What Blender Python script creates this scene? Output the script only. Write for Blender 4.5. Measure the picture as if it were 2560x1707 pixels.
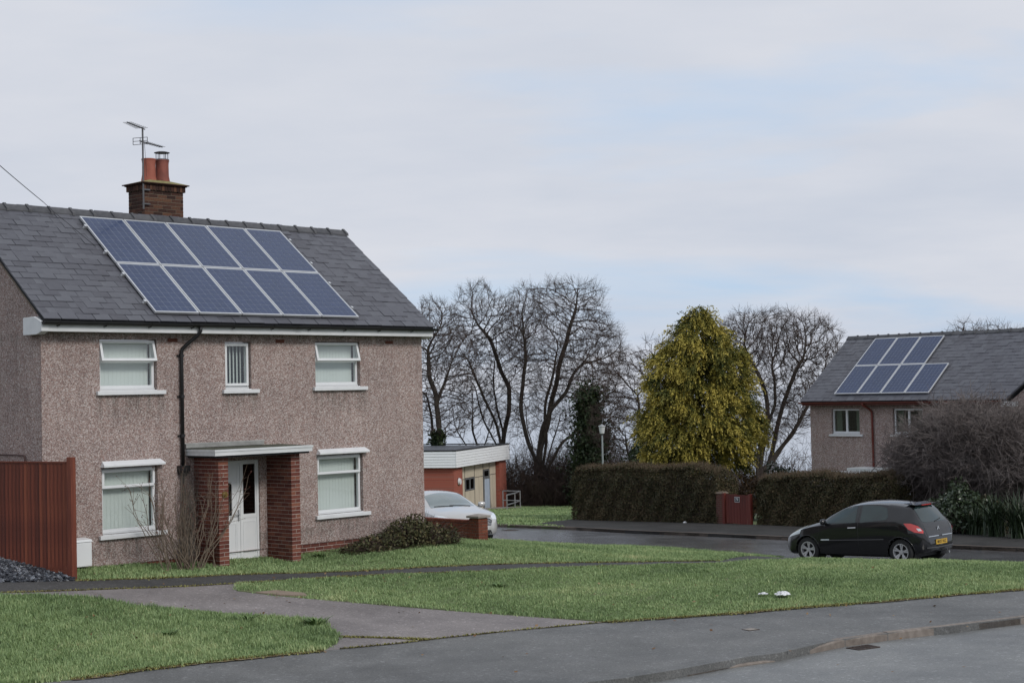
import bpy, bmesh, math, random
import numpy as np
from mathutils import Vector, Matrix
from mathutils.geometry import delaunay_2d_cdt

for o in list(bpy.data.objects):
    bpy.data.objects.remove(o)
SC = bpy.context.scene
COL = SC.collection
R = math.radians
rng = np.random.default_rng(7)
random.seed(7)

# ------------------------------------------------------------------ camera
EYE = 1.6
FPX, PITCH, ROLL = 3898.87, R(1.79745), R(-1.23504)
IW, IH = 2560, 1707
_cp, _sp, _c, _s = math.cos(PITCH), math.sin(PITCH), math.cos(ROLL), math.sin(ROLL)
C_F = np.array([0, _cp, _sp]); _u0 = np.array([0, -_sp, _cp]); _r0 = np.array([1.0, 0, 0])
C_R = _c * _r0 + _s * _u0
C_U = -_s * _r0 + _c * _u0
CAM = np.array([0, 0, EYE])
cam = bpy.data.cameras.new('camera')
cam.sensor_fit = 'HORIZONTAL'; cam.sensor_width = 36.0; cam.lens = FPX / IW * 36.0
cam.clip_start = 0.1; cam.clip_end = 60000
camo = bpy.data.objects.new('camera', cam); COL.objects.link(camo)
_m = Matrix(((C_R[0], C_U[0], -C_F[0], 0), (C_R[1], C_U[1], -C_F[1], 0), (C_R[2], C_U[2], -C_F[2], EYE), (0, 0, 0, 1)))
camo.matrix_world = _m
SC.camera = camo

# ------------------------------------------------------------------ sky and sun
SUN_DIR = Vector((0.62, -0.60, 0.62)).normalized()       # towards the sun
SUN_EL = math.asin(SUN_DIR.z); SUN_ROT = math.atan2(SUN_DIR.x, SUN_DIR.y)
SKY_STRENGTH = 0.10
world = bpy.data.worlds.new('World'); SC.world = world; world.use_nodes = True
def build_world():
    nt = world.node_tree; N = nt.nodes; L = nt.links
    N.clear()
    out = N.new('ShaderNodeOutputWorld'); bg = N.new('ShaderNodeBackground')
    bg.inputs['Strength'].default_value = SKY_STRENGTH
    sky = N.new('ShaderNodeTexSky'); sky.sky_type = 'NISHITA'; sky.sun_disc = False
    sky.sun_elevation = SUN_EL; sky.sun_rotation = SUN_ROT
    sky.air_density = 1.0; sky.dust_density = 2.5; sky.ozone_density = 1.0
    tc = N.new('ShaderNodeTexCoord')
    sep = N.new('ShaderNodeSeparateXYZ'); L.new(tc.outputs['Generated'], sep.inputs[0])
    # project the view direction on a flat cloud layer
    zz = N.new('ShaderNodeMath'); zz.operation = 'MAXIMUM'; zz.inputs[1].default_value = 0.0
    L.new(sep.outputs['Z'], zz.inputs[0])
    za = N.new('ShaderNodeMath'); za.operation = 'ADD'; za.inputs[1].default_value = 0.16
    L.new(zz.outputs[0], za.inputs[0])
    comb = N.new('ShaderNodeCombineXYZ')
    for i, ax in enumerate('XY'):
        dv = N.new('ShaderNodeMath'); dv.operation = 'DIVIDE'
        L.new(sep.outputs[ax], dv.inputs[0]); L.new(za.outputs[0], dv.inputs[1]); L.new(dv.outputs[0], comb.inputs[i])
    mp = N.new('ShaderNodeMapping'); mp.inputs['Location'].default_value = (SKY_OX, SKY_OY, 0.3)
    mp.inputs['Scale'].default_value = (0.75, 1.0, 1.0)
    L.new(comb.outputs[0], mp.inputs[0])
    n1 = N.new('ShaderNodeTexNoise'); n1.inputs['Scale'].default_value = 0.85; n1.inputs['Detail'].default_value = 6
    n1.inputs['Roughness'].default_value = 0.52; n1.inputs['Distortion'].default_value = 0.35
    L.new(mp.outputs[0], n1.inputs['Vector'])
    cover = N.new('ShaderNodeValToRGB')                       # where the cloud is thick
    cover.color_ramp.elements[0].position = 0.30; cover.color_ramp.elements[0].color = (0.15, 0.15, 0.15, 1)
    cover.color_ramp.elements[1].position = 0.475; cover.color_ramp.elements[1].color = (1, 1, 1, 1)
    L.new(n1.outputs['Fac'], cover.inputs[0])
    n2 = N.new('ShaderNodeTexNoise'); n2.inputs['Scale'].default_value = 1.5; n2.inputs['Detail'].default_value = 5
    n2.inputs['Roughness'].default_value = 0.55
    L.new(mp.outputs[0], n2.inputs['Vector'])
    tone = N.new('ShaderNodeValToRGB')                        # light and darker cloud
    e = tone.color_ramp.elements
    e[0].position = 0.3; e[0].color = (0.590, 0.635, 0.725, 1)
    e[1].position = 0.68; e[1].color = (0.705, 0.725, 0.785, 1)
    L.new(n2.outputs['Fac'], tone.inputs[0])
    cl = N.new('ShaderNodeVectorMath'); cl.operation = 'SCALE'; cl.inputs['Scale'].default_value = 1.0 / SKY_STRENGTH
    L.new(tone.outputs[0], cl.inputs[0])
    # clear air between the clouds: Nishita sky lightened by thin high cloud
    thin = N.new('ShaderNodeMix'); thin.data_type = 'RGBA'; thin.inputs['Factor'].default_value = 0.72
    thin.inputs['B'].default_value = (5.5, 7.5, 10.2, 1)
    L.new(sky.outputs[0], thin.inputs['A'])
    mix = N.new('ShaderNodeMix'); mix.data_type = 'RGBA'
    L.new(cover.outputs[0], mix.inputs['Factor']); L.new(thin.outputs['Result'], mix.inputs['A']); L.new(cl.outputs[0], mix.inputs['B'])
    L.new(mix.outputs['Result'], bg.inputs['Color']); L.new(bg.outputs[0], out.inputs['Surface'])
SKY_OX, SKY_OY = 5.5, 9.1
build_world()
sun = bpy.data.lights.new('sun', 'SUN'); sun.energy = 1.5; sun.angle = R(14); sun.color = (1.0, 0.965, 0.92)
suno = bpy.data.objects.new('sun', sun); COL.objects.link(suno)
suno.rotation_euler = SUN_DIR.to_track_quat('Z', 'Y').to_euler()
SC.view_settings.view_transform = 'Standard'
SC.view_settings.look = 'None'
SC.view_settings.exposure = 0.0
SC.view_settings.gamma = 1.0
SC.view_settings.use_curve_mapping = False
SC.render.engine = 'CYCLES'
SC.cycles.use_denoising = True
SC.cycles.max_bounces = 6
SC.cycles.transparent_max_bounces = 12
SC.cycles.caustics_reflective = False
SC.cycles.caustics_refractive = False

# ------------------------------------------------------------------ projection helpers
def ray(x, y):
    return C_F + C_R * (x - IW / 2) / FPX + C_U * (IH / 2 - y) / FPX
def at_depth(x, y, Y):
    d = ray(x, y); return CAM + d * (Y / d[1])
class Frame:
    """a house frame: u along the front to the right, v out of the front, w up"""
    def __init__(s, o, yaw, rp):
        s.o = np.array(o, float) + [0, 0, EYE]; s.yaw = yaw; s.rp = rp
        s.e = np.array([math.cos(yaw), math.sin(yaw), 0]); s.n = np.array([math.sin(yaw), -math.cos(yaw), 0])
    def w(s, u, v, z):
        return s.o + u * s.e + v * s.n + np.array([0, 0, z])
H1 = Frame((-6.68259, 29.25167, 1.62429), R(46.56198), R(37.934))
H2 = Frame((11.72756, 57.07277, -0.37410), R(-48.92292), R(37.865))

# ------------------------------------------------------------------ object helpers
def tag(o, label=None, cat=None, group=None, kind=None):
    if label: o['label'] = label
    if cat: o['category'] = cat
    if group: o['group'] = group
    if kind: o['kind'] = kind
    return o
def link(name, data, mat=None, parent=None, loc=None, rot=None):
    o = bpy.data.objects.new(name, data); COL.objects.link(o)
    if mat is not None and data is not None and hasattr(data, 'materials'):
        if len(data.materials) == 0: data.materials.append(mat)
    if parent is not None: o.parent = parent
    if loc is not None: o.location = loc
    if rot is not None: o.rotation_euler = rot
    return o
def empty(name, loc=(0, 0, 0), rz=0.0, parent=None):
    o = bpy.data.objects.new(name, None); COL.objects.link(o)
    o.empty_display_size = 0.2
    o.location = loc; o.rotation_euler = (0, 0, rz)
    if parent is not None: o.parent = parent
    return o
def put(o, parent=None, loc=None, rot=None):
    """a copy that shares its mesh"""
    c = o.copy(); COL.objects.link(c)
    if parent is not None: c.parent = parent
    if loc is not None: c.location = loc
    if rot is not None: c.rotation_euler = rot
    return c
def np_mesh(name, V, F, rnd=None, smooth=False):
    """mesh from numpy arrays; F (n,3) or (n,4)"""
    V = np.asarray(V, np.float32).reshape(-1, 3); F = np.asarray(F, np.int32)
    me = bpy.data.meshes.new(name)
    k = F.shape[1]
    me.vertices.add(len(V)); me.vertices.foreach_set('co', V.ravel())
    me.loops.add(F.size); me.loops.foreach_set('vertex_index', F.ravel())
    me.polygons.add(len(F)); me.polygons.foreach_set('loop_start', np.arange(0, F.size, k, dtype=np.int32))
    if smooth: me.polygons.foreach_set('use_smooth', np.ones(len(F), bool))
    me.update(calc_edges=True)
    if rnd is not None:
        a = me.attributes.new('rnd', 'FLOAT', 'POINT'); a.data.foreach_set('value', np.asarray(rnd, np.float32))
    return me
class MB:
    def __init__(s): s.v = []; s.f = []; s.r = []; s.cur = 0.0
    def add(s, vs, fs):
        b = len(s.v); s.v += [tuple(map(float, p)) for p in vs]; s.f += [tuple(i + b for i in f) for f in fs]; s.r += [s.cur] * len(vs); return s
    def box(s, x0, x1, y0, y1, z0, z1):
        vs = [(x0, y0, z0), (x1, y0, z0), (x1, y1, z0), (x0, y1, z0), (x0, y0, z1), (x1, y0, z1), (x1, y1, z1), (x0, y1, z1)]
        return s.add(vs, [(3, 2, 1, 0), (4, 5, 6, 7), (0, 1, 5, 4), (1, 2, 6, 5), (2, 3, 7, 6), (3, 0, 4, 7)])
    def tbox(s, x0, x1, y0, y1, z0, z1, tx=0, ty=0):
        """box whose top is inset"""
        vs = [(x0, y0, z0), (x1, y0, z0), (x1, y1, z0), (x0, y1, z0), (x0 + tx, y0 + ty, z1), (x1 - tx, y0 + ty, z1), (x1 - tx, y1 - ty, z1), (x0 + tx, y1 - ty, z1)]
        return s.add(vs, [(3, 2, 1, 0), (4, 5, 6, 7), (0, 1, 5, 4), (1, 2, 6, 5), (2, 3, 7, 6), (3, 0, 4, 7)])
    def prism(s, poly, a, b, axis=0):
        """extrude polygon (2d) along an axis from a to b; axis 0: poly=(y,z), 1: (x,z), 2: (x,y)"""
        n = len(poly)
        def P(p, t): return (t, p[0], p[1]) if axis == 0 else ((p[0], t, p[1]) if axis == 1 else (p[0], p[1], t))
        vs = [P(p, a) for p in poly] + [P(p, b) for p in poly]
        fs = [tuple(range(n))[::-1], tuple(range(n, 2 * n))] + [(i, (i + 1) % n, n + (i + 1) % n, n + i) for i in range(n)]
        return s.add(vs, fs)
    def cyl(s, p0, p1, r0, r1=None, n=12, cap=True):
        if r1 is None: r1 = r0
        p0 = Vector(p0); p1 = Vector(p1); d = (p1 - p0).normalized()
        a = d.orthogonal().normalized(); b = d.cross(a)
        vs = []
        for p, r in ((p0, r0), (p1, r1)):
            for i in range(n):
                t = 2 * math.pi * i / n; vs.append(p + a * (r * math.cos(t)) + b * (r * math.sin(t)))
        fs = [(i, (i + 1) % n, n + (i + 1) % n, n + i) for i in range(n)]
        if cap: fs += [tuple(range(n))[::-1], tuple(range(n, 2 * n))]
        return s.add(vs, fs)
    def tube(s, pts, r, n=8):
        pts = [Vector(p) for p in pts]; m = len(pts)
        rs = r if isinstance(r, (list, tuple)) else [r] * m
        ref = None; vs = []
        for i, p in enumerate(pts):
            d = (pts[min(i + 1, m - 1)] - pts[max(i - 1, 0)]).normalized()
            if ref is None: ref = d.orthogonal().normalized()
            a = (ref - d * ref.dot(d)).normalized(); ref = a; b = d.cross(a)
            for k in range(n):
                t = 2 * math.pi * k / n; vs.append(p + (a * math.cos(t) + b * math.sin(t)) * rs[i])
        fs = []
        for i in range(m - 1):
            for k in range(n):
                fs.append((i * n + k, i * n + (k + 1) % n, (i + 1) * n + (k + 1) % n, (i + 1) * n + k))
        fs += [tuple(range(n))[::-1], tuple(range((m - 1) * n, m * n))]
        return s.add(vs, fs)
    def lathe(s, prof, n=20, c=(0, 0), cap=True):
        vs = []
        for r, z in prof:
            for k in range(n):
                t = 2 * math.pi * k / n; vs.append((c[0] + r * math.cos(t), c[1] + r * math.sin(t), z))
        fs = [(i * n + k, i * n + (k + 1) % n, (i + 1) * n + (k + 1) % n, (i + 1) * n + k) for i in range(len(prof) - 1) for k in range(n)]
        if cap: fs += [tuple(range(n))[::-1], tuple(range((len(prof) - 1) * n, len(prof) * n))]
        return s.add(vs, fs)
    def mesh(s, name, smooth=False, rnd=False):
        me = bpy.data.meshes.new(name); me.from_pydata(s.v, [], s.f); me.update()
        if smooth: me.polygons.foreach_set('use_smooth', np.ones(len(me.polygons), bool))
        if rnd:
            a = me.attributes.new('rnd', 'FLOAT', 'POINT'); a.data.foreach_set('value', np.array(s.r, np.float32))
        return me
    def build(s, name, mat, parent=None, loc=None, rot=None, smooth=False, bevel=0.0, rnd=False, auto=None):
        o = link(name, s.mesh(name, smooth, rnd), mat, parent, loc, rot)
        if bevel:
            md = o.modifiers.new('bevel', 'BEVEL'); md.width = bevel; md.segments = 2; md.limit_method = 'ANGLE'
        if auto is not None:
            o.data.set_sharp_from_angle(angle=R(auto))
        return o

# ------------------------------------------------------------------ materials
def nodes(name):
    m = bpy.data.materials.new(name); m.use_nodes = True
    nt = m.node_tree; N = nt.nodes; b = N['Principled BSDF']
    return m, nt, N, nt.links, b
def ramp(N, cols, pos=None, interp='LINEAR'):
    r = N.new('ShaderNodeValToRGB'); cr = r.color_ramp; cr.interpolation = interp
    n = len(cols)
    while len(cr.elements) < n: cr.elements.new(0.5)
    for i, c in enumerate(cols):
        cr.elements[i].position = pos[i] if pos else (i / max(1, n - 1)); cr.elements[i].color = (*c, 1)
    return r
def set_in(b, **kw):
    al = dict(rough='Roughness', metal='Metallic', spec='Specular IOR Level', coat='Coat Weight', coatr='Coat Roughness')
    for k, v in kw.items(): b.inputs[al[k]].default_value = v
def variation(N, L, per_object=True):
    """0..1 from the mesh attribute rnd plus the object's own random number"""
    at = N.new('ShaderNodeAttribute'); at.attribute_name = 'rnd'
    if not per_object: return at.outputs['Fac']
    oi = N.new('ShaderNodeObjectInfo'); ad = N.new('ShaderNodeMath'); ad.operation = 'ADD'
    L.new(at.outputs['Fac'], ad.inputs[0]); L.new(oi.outputs['Random'], ad.inputs[1])
    fr = N.new('ShaderNodeMath'); fr.operation = 'FRACT'; L.new(ad.outputs[0], fr.inputs[0])
    return fr.outputs[0]
def M(name, cols, scale=6.0, rough=0.8, bump=0.0, bscale=None, detail=5, pos=None, stretch=(1, 1, 1), var=0.0, **kw):
    """noise-mottled material; cols spread over the noise; var mixes a per-piece tone"""
    m, nt, N, L, b = nodes(name)
    tc = N.new('ShaderNodeTexCoord'); mp = N.new('ShaderNodeMapping'); mp.inputs['Scale'].default_value = stretch
    L.new(tc.outputs['Object'], mp.inputs[0])
    n = N.new('ShaderNodeTexNoise'); n.inputs['Scale'].default_value = scale; n.inputs['Detail'].default_value = detail
    L.new(mp.outputs[0], n.inputs['Vector'])
    fac = n.outputs['Fac']
    if var:
        v = variation(N, L)
        mx = N.new('ShaderNodeMix'); mx.data_type = 'FLOAT'; mx.inputs['Factor'].default_value = var
        L.new(fac, mx.inputs['A']); L.new(v, mx.inputs['B']); fac = mx.outputs['Result']
    if len(cols) == 1: cols = [cols[0], cols[0]]
    if pos is None:
        k = len(cols); lo, hi = (0.25, 0.75); pos = [lo + (hi - lo) * i / (k - 1) for i in range(k)]
    r = ramp(N, cols, pos); L.new(fac, r.inputs[0]); L.new(r.outputs[0], b.inputs['Base Color'])
    set_in(b, rough=rough, **kw)
    if bump:
        n2 = N.new('ShaderNodeTexNoise'); n2.inputs['Scale'].default_value = bscale or scale * 6; n2.inputs['Detail'].default_value = 4
        L.new(mp.outputs[0], n2.inputs['Vector'])
        bp = N.new('ShaderNodeBump'); bp.inputs['Strength'].default_value = bump; bp.inputs['Distance'].default_value = 0.01
        L.new(n2.outputs['Fac'], bp.inputs['Height']); L.new(bp.outputs[0], b.inputs['Normal'])
    return m
def glass_mat(name, tint, refl=0.9, rough=0.02):
    """thin pane: light goes through tinted, part is reflected by Fresnel"""
    m, nt, N, L, b = nodes(name); N.remove(b); out = N['Material Output']
    tr = N.new('ShaderNodeBsdfTransparent'); tr.inputs[0].default_value = (*tint, 1)
    gl = N.new('ShaderNodeBsdfGlossy'); gl.inputs['Roughness'].default_value = rough; gl.inputs[0].default_value = (refl, refl, refl, 1)
    fr = N.new('ShaderNodeFresnel'); fr.inputs['IOR'].default_value = 1.55
    dbl = N.new('ShaderNodeMath'); dbl.operation = 'MULTIPLY'; dbl.inputs[1].default_value = 1.8; dbl.use_clamp = True
    ge = N.new('ShaderNodeNewGeometry'); inv = N.new('ShaderNodeMath'); inv.operation = 'SUBTRACT'; inv.inputs[0].default_value = 1.0
    L.new(ge.outputs['Backfacing'], inv.inputs[1]); mu = N.new('ShaderNodeMath'); mu.operation = 'MULTIPLY'
    L.new(fr.outputs[0], mu.inputs[0]); L.new(inv.outputs[0], mu.inputs[1]); L.new(mu.outputs[0], dbl.inputs[0])
    mx = N.new('ShaderNodeMixShader'); L.new(dbl.outputs[0], mx.inputs[0]); L.new(tr.outputs[0], mx.inputs[1]); L.new(gl.outputs[0], mx.inputs[2])
    L.new(mx.outputs[0], out.inputs[0]); return m
def pebble_mat(name, tone=1.0, dark_bands=()):
    m, nt, N, L, b = nodes(name)
    tc = N.new('ShaderNodeTexCoord')
    vo = N.new('ShaderNodeTexVoronoi'); vo.inputs['Scale'].default_value = 62; L.new(tc.outputs['Object'], vo.inputs['Vector'])
    sp = N.new('ShaderNodeSeparateColor'); L.new(vo.outputs['Color'], sp.inputs[0])
    t = tone
    r = ramp(N, [(0.165 * t, 0.132 * t, 0.121 * t), (0.30 * t, 0.208 * t, 0.184 * t), (0.35 * t, 0.272 * t, 0.247 * t), (0.405 * t, 0.342 * t, 0.318 * t), (0.61 * t, 0.555 * t, 0.525 * t), (0.35 * t, 0.220 * t, 0.186 * t)],
             [0, 0.2, 0.42, 0.62, 0.84, 1.0])
    L.new(sp.outputs[0], r.inputs[0])
    n = N.new('ShaderNodeTexNoise'); n.inputs['Scale'].default_value = 1.3; n.inputs['Detail'].default_value = 8; n.inputs['Roughness'].default_value = 0.7
    L.new(tc.outputs['Object'], n.inputs['Vector'])
    r2 = ramp(N, [(0.84, 0.83, 0.83), (1.06, 1.04, 1.03)], [0.32, 0.66]); L.new(n.outputs['Fac'], r2.inputs[0])
    mx = N.new('ShaderNodeMix'); mx.data_type = 'RGBA'; mx.blend_type = 'MULTIPLY'; mx.inputs['Factor'].default_value = 1
    L.new(r.outputs[0], mx.inputs['A']); L.new(r2.outputs[0], mx.inputs['B'])
    # rain-washed streaks below sills
    mp = N.new('ShaderNodeMapping'); mp.inputs['Scale'].default_value = (7, 7, 0.8); L.new(tc.outputs['Object'], mp.inputs[0])
    n3 = N.new('ShaderNodeTexNoise'); n3.inputs['Scale'].default_value = 1.0; n3.inputs['Detail'].default_value = 4; L.new(mp.outputs[0], n3.inputs['Vector'])
    r3 = ramp(N, [(0.93, 0.92, 0.92), (1.0, 1.0, 1.0)], [0.36, 0.55]); L.new(n3.outputs['Fac'], r3.inputs[0])
    mx2 = N.new('ShaderNodeMix'); mx2.data_type = 'RGBA'; mx2.blend_type = 'MULTIPLY'; mx2.inputs['Factor'].default_value = 1
    L.new(mx.outputs['Result'], mx2.inputs['A']); L.new(r3.outputs[0], mx2.inputs['B'])
    res = mx2.outputs['Result']
    if dark_bands:                                    # grey algae where water drips off each sill, splash near the ground, and darker just below the eaves
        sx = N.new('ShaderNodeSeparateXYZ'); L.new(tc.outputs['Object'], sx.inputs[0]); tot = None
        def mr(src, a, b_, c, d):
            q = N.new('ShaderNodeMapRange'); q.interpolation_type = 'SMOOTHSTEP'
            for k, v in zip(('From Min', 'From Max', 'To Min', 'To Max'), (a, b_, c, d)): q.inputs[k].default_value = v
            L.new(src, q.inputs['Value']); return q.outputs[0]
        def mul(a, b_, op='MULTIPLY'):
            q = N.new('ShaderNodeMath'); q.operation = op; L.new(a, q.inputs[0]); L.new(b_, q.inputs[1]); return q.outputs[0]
        for (x0, x1, z, dz) in dark_bands:
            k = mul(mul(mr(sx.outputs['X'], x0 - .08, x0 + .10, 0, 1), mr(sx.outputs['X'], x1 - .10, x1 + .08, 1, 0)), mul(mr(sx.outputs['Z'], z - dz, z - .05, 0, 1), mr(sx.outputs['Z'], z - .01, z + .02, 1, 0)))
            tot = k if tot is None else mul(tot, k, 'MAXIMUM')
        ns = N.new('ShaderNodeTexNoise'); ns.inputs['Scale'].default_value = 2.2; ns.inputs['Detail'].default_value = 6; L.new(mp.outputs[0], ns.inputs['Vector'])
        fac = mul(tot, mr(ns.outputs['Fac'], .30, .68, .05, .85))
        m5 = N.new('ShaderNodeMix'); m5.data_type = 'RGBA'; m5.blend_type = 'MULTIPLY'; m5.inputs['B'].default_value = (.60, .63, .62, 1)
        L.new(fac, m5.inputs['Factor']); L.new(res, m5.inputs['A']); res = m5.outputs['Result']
    L.new(res, b.inputs['Base Color'])
    bp = N.new('ShaderNodeBump'); bp.inputs['Strength'].default_value = 0.7; bp.inputs['Distance'].default_value = 0.012; bp.invert = True
    L.new(vo.outputs['Distance'], bp.inputs['Height']); L.new(bp.outputs[0], b.inputs['Normal'])
    set_in(b, rough=0.9, spec=0.2); return m
def asphalt_mat(name, c0, c1, rough, wet=0.0, spec=0.3, grain=42):
    m, nt, N, L, b = nodes(name)
    tc = N.new('ShaderNodeTexCoord')
    n = N.new('ShaderNodeTexNoise'); n.inputs['Scale'].default_value = grain; n.inputs['Detail'].default_value = 4; n.inputs['Roughness'].default_value = 0.8; L.new(tc.outputs['Object'], n.inputs['Vector'])
    b.inputs['Specular IOR Level'].default_value = spec
    n2 = N.new('ShaderNodeTexNoise'); n2.inputs['Scale'].default_value = 0.9; n2.inputs['Detail'].default_value = 7; n2.inputs['Roughness'].default_value = 0.65; L.new(tc.outputs['Object'], n2.inputs['Vector'])
    mx = N.new('ShaderNodeMix'); mx.data_type = 'FLOAT'; mx.inputs['Factor'].default_value = 0.35
    L.new(n.outputs['Fac'], mx.inputs['A']); L.new(n2.outputs['Fac'], mx.inputs['B'])
    r = ramp(N, [tuple(q * .55 for q in c0), c0, c1, tuple(q * 1.5 for q in c1)], [0.30, 0.43, 0.57, 0.70]); L.new(mx.outputs['Result'], r.inputs[0])
    vo = N.new('ShaderNodeTexVoronoi'); vo.inputs['Scale'].default_value = 26; L.new(tc.outputs['Object'], vo.inputs['Vector'])
    sp = N.new('ShaderNodeSeparateColor'); L.new(vo.outputs['Color'], sp.inputs[0])
    r2 = ramp(N, [(1, 1, 1), (1, 1, 1), (1.7, 1.7, 1.72)], [0, 0.93, 0.97]); L.new(sp.outputs[0], r2.inputs[0])
    m3 = N.new('ShaderNodeMix'); m3.data_type = 'RGBA'; m3.blend_type = 'MULTIPLY'; m3.inputs['Factor'].default_value = 0.6
    L.new(r.outputs[0], m3.inputs['A']); L.new(r2.outputs[0], m3.inputs['B'])
    vp = N.new('ShaderNodeTexNoise'); vp.inputs['Scale'].default_value = 0.28; vp.inputs['Detail'].default_value = 9; vp.inputs['Roughness'].default_value = 0.75; vp.inputs['Distortion'].default_value = .6
    L.new(tc.outputs['Object'], vp.inputs['Vector'])
    r4 = ramp(N, [(0.74, 0.74, 0.75), (1.0, 1.0, 1.0), (1.16, 1.15, 1.13)], [0.34, 0.5, 0.66]); L.new(vp.outputs['Fac'], r4.inputs[0])
    m4 = N.new('ShaderNodeMix'); m4.data_type = 'RGBA'; m4.blend_type = 'MULTIPLY'; m4.inputs['Factor'].default_value = 1.0
    L.new(m3.outputs['Result'], m4.inputs['A']); L.new(r4.outputs[0], m4.inputs['B']); L.new(m4.outputs['Result'], b.inputs['Base Color'])
    rr = N.new('ShaderNodeMapRange'); rr.inputs['From Min'].default_value = 0.35; rr.inputs['From Max'].default_value = 0.62
    rr.inputs['To Min'].default_value = rough - wet; rr.inputs['To Max'].default_value = rough
    L.new(n2.outputs['Fac'], rr.inputs['Value']); L.new(rr.outputs[0], b.inputs['Roughness'])
    bp = N.new('ShaderNodeBump'); bp.inputs['Strength'].default_value = 0.35; bp.inputs['Distance'].default_value = 0.006
    L.new(n.outputs['Fac'], bp.inputs['Height']); L.new(bp.outputs[0], b.inputs['Normal'])
    return m
def slate_mat(name, k=1.0):
    m, nt, N, L, b = nodes(name)
    v = variation(N, L)
    tc = N.new('ShaderNodeTexCoord')
    n = N.new('ShaderNodeTexNoise'); n.inputs['Scale'].default_value = 7; n.inputs['Detail'].default_value = 6; L.new(tc.outputs['Object'], n.inputs['Vector'])
    mx = N.new('ShaderNodeMix'); mx.data_type = 'FLOAT'; mx.inputs['Factor'].default_value = 0.42
    L.new(n.outputs['Fac'], mx.inputs['A']); L.new(v, mx.inputs['B'])
    r = ramp(N, [(0.058 * k, 0.057 * k, 0.066 * k), (0.085 * k, 0.086 * k, 0.10 * k), (0.105 * k, 0.108 * k, 0.122 * k), (0.16 * k, 0.17 * k, 0.185 * k)], [0.15, 0.45, 0.75, 0.95]); L.new(mx.outputs['Result'], r.inputs[0])
    L.new(r.outputs[0], b.inputs['Base Color'])
    bp = N.new('ShaderNodeBump'); bp.inputs['Strength'].default_value = 0.25; bp.inputs['Distance'].default_value = 0.004
    L.new(n.outputs['Fac'], bp.inputs['Height']); L.new(bp.outputs[0], b.inputs['Normal'])
    set_in(b, rough=0.5, spec=0.45); return m
def brick_mat(name, cols, dirt=0.0):
    m, nt, N, L, b = nodes(name)
    v = variation(N, L)
    tc = N.new('ShaderNodeTexCoord')
    n = N.new('ShaderNodeTexNoise'); n.inputs['Scale'].default_value = 22; n.inputs['Detail'].default_value = 4; L.new(tc.outputs['Object'], n.inputs['Vector'])
    r = ramp(N, cols); L.new(v, r.inputs[0])
    r2 = ramp(N, [(0.72, 0.72, 0.72), (1.15, 1.15, 1.15)], [0.3, 0.7]); L.new(n.outputs['Fac'], r2.inputs[0])
    mx = N.new('ShaderNodeMix'); mx.data_type = 'RGBA'; mx.blend_type = 'MULTIPLY'; mx.inputs['Factor'].default_value = 0.8
    L.new(r.outputs[0], mx.inputs['A']); L.new(r2.outputs[0], mx.inputs['B']); L.new(mx.outputs['Result'], b.inputs['Base Color'])
    bp = N.new('ShaderNodeBump'); bp.inputs['Strength'].default_value = 0.4; bp.inputs['Distance'].default_value = 0.004
    L.new(n.outputs['Fac'], bp.inputs['Height']); L.new(bp.outputs[0], b.inputs['Normal'])
    set_in(b, rough=0.85, spec=0.2); return m
def leaf_mat(name, cols, rough=0.6, pos=None, spec=0.25, big=0.8, mixv=0.65):
    """leaves: tone from the per-leaf attribute and a large soft noise"""
    m, nt, N, L, b = nodes(name)
    v = variation(N, L, False)
    tc = N.new('ShaderNodeTexCoord')
    n = N.new('ShaderNodeTexNoise'); n.inputs['Scale'].default_value = big; n.inputs['Detail'].default_value = 4; L.new(tc.outputs['Object'], n.inputs['Vector'])
    mx = N.new('ShaderNodeMix'); mx.data_type = 'FLOAT'; mx.inputs['Factor'].default_value = mixv
    L.new(n.outputs['Fac'], mx.inputs['A']); L.new(v, mx.inputs['B'])
    r = ramp(N, cols, pos); L.new(mx.outputs['Result'], r.inputs[0]); L.new(r.outputs[0], b.inputs['Base Color'])
    set_in(b, rough=rough, spec=spec); return m

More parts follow.
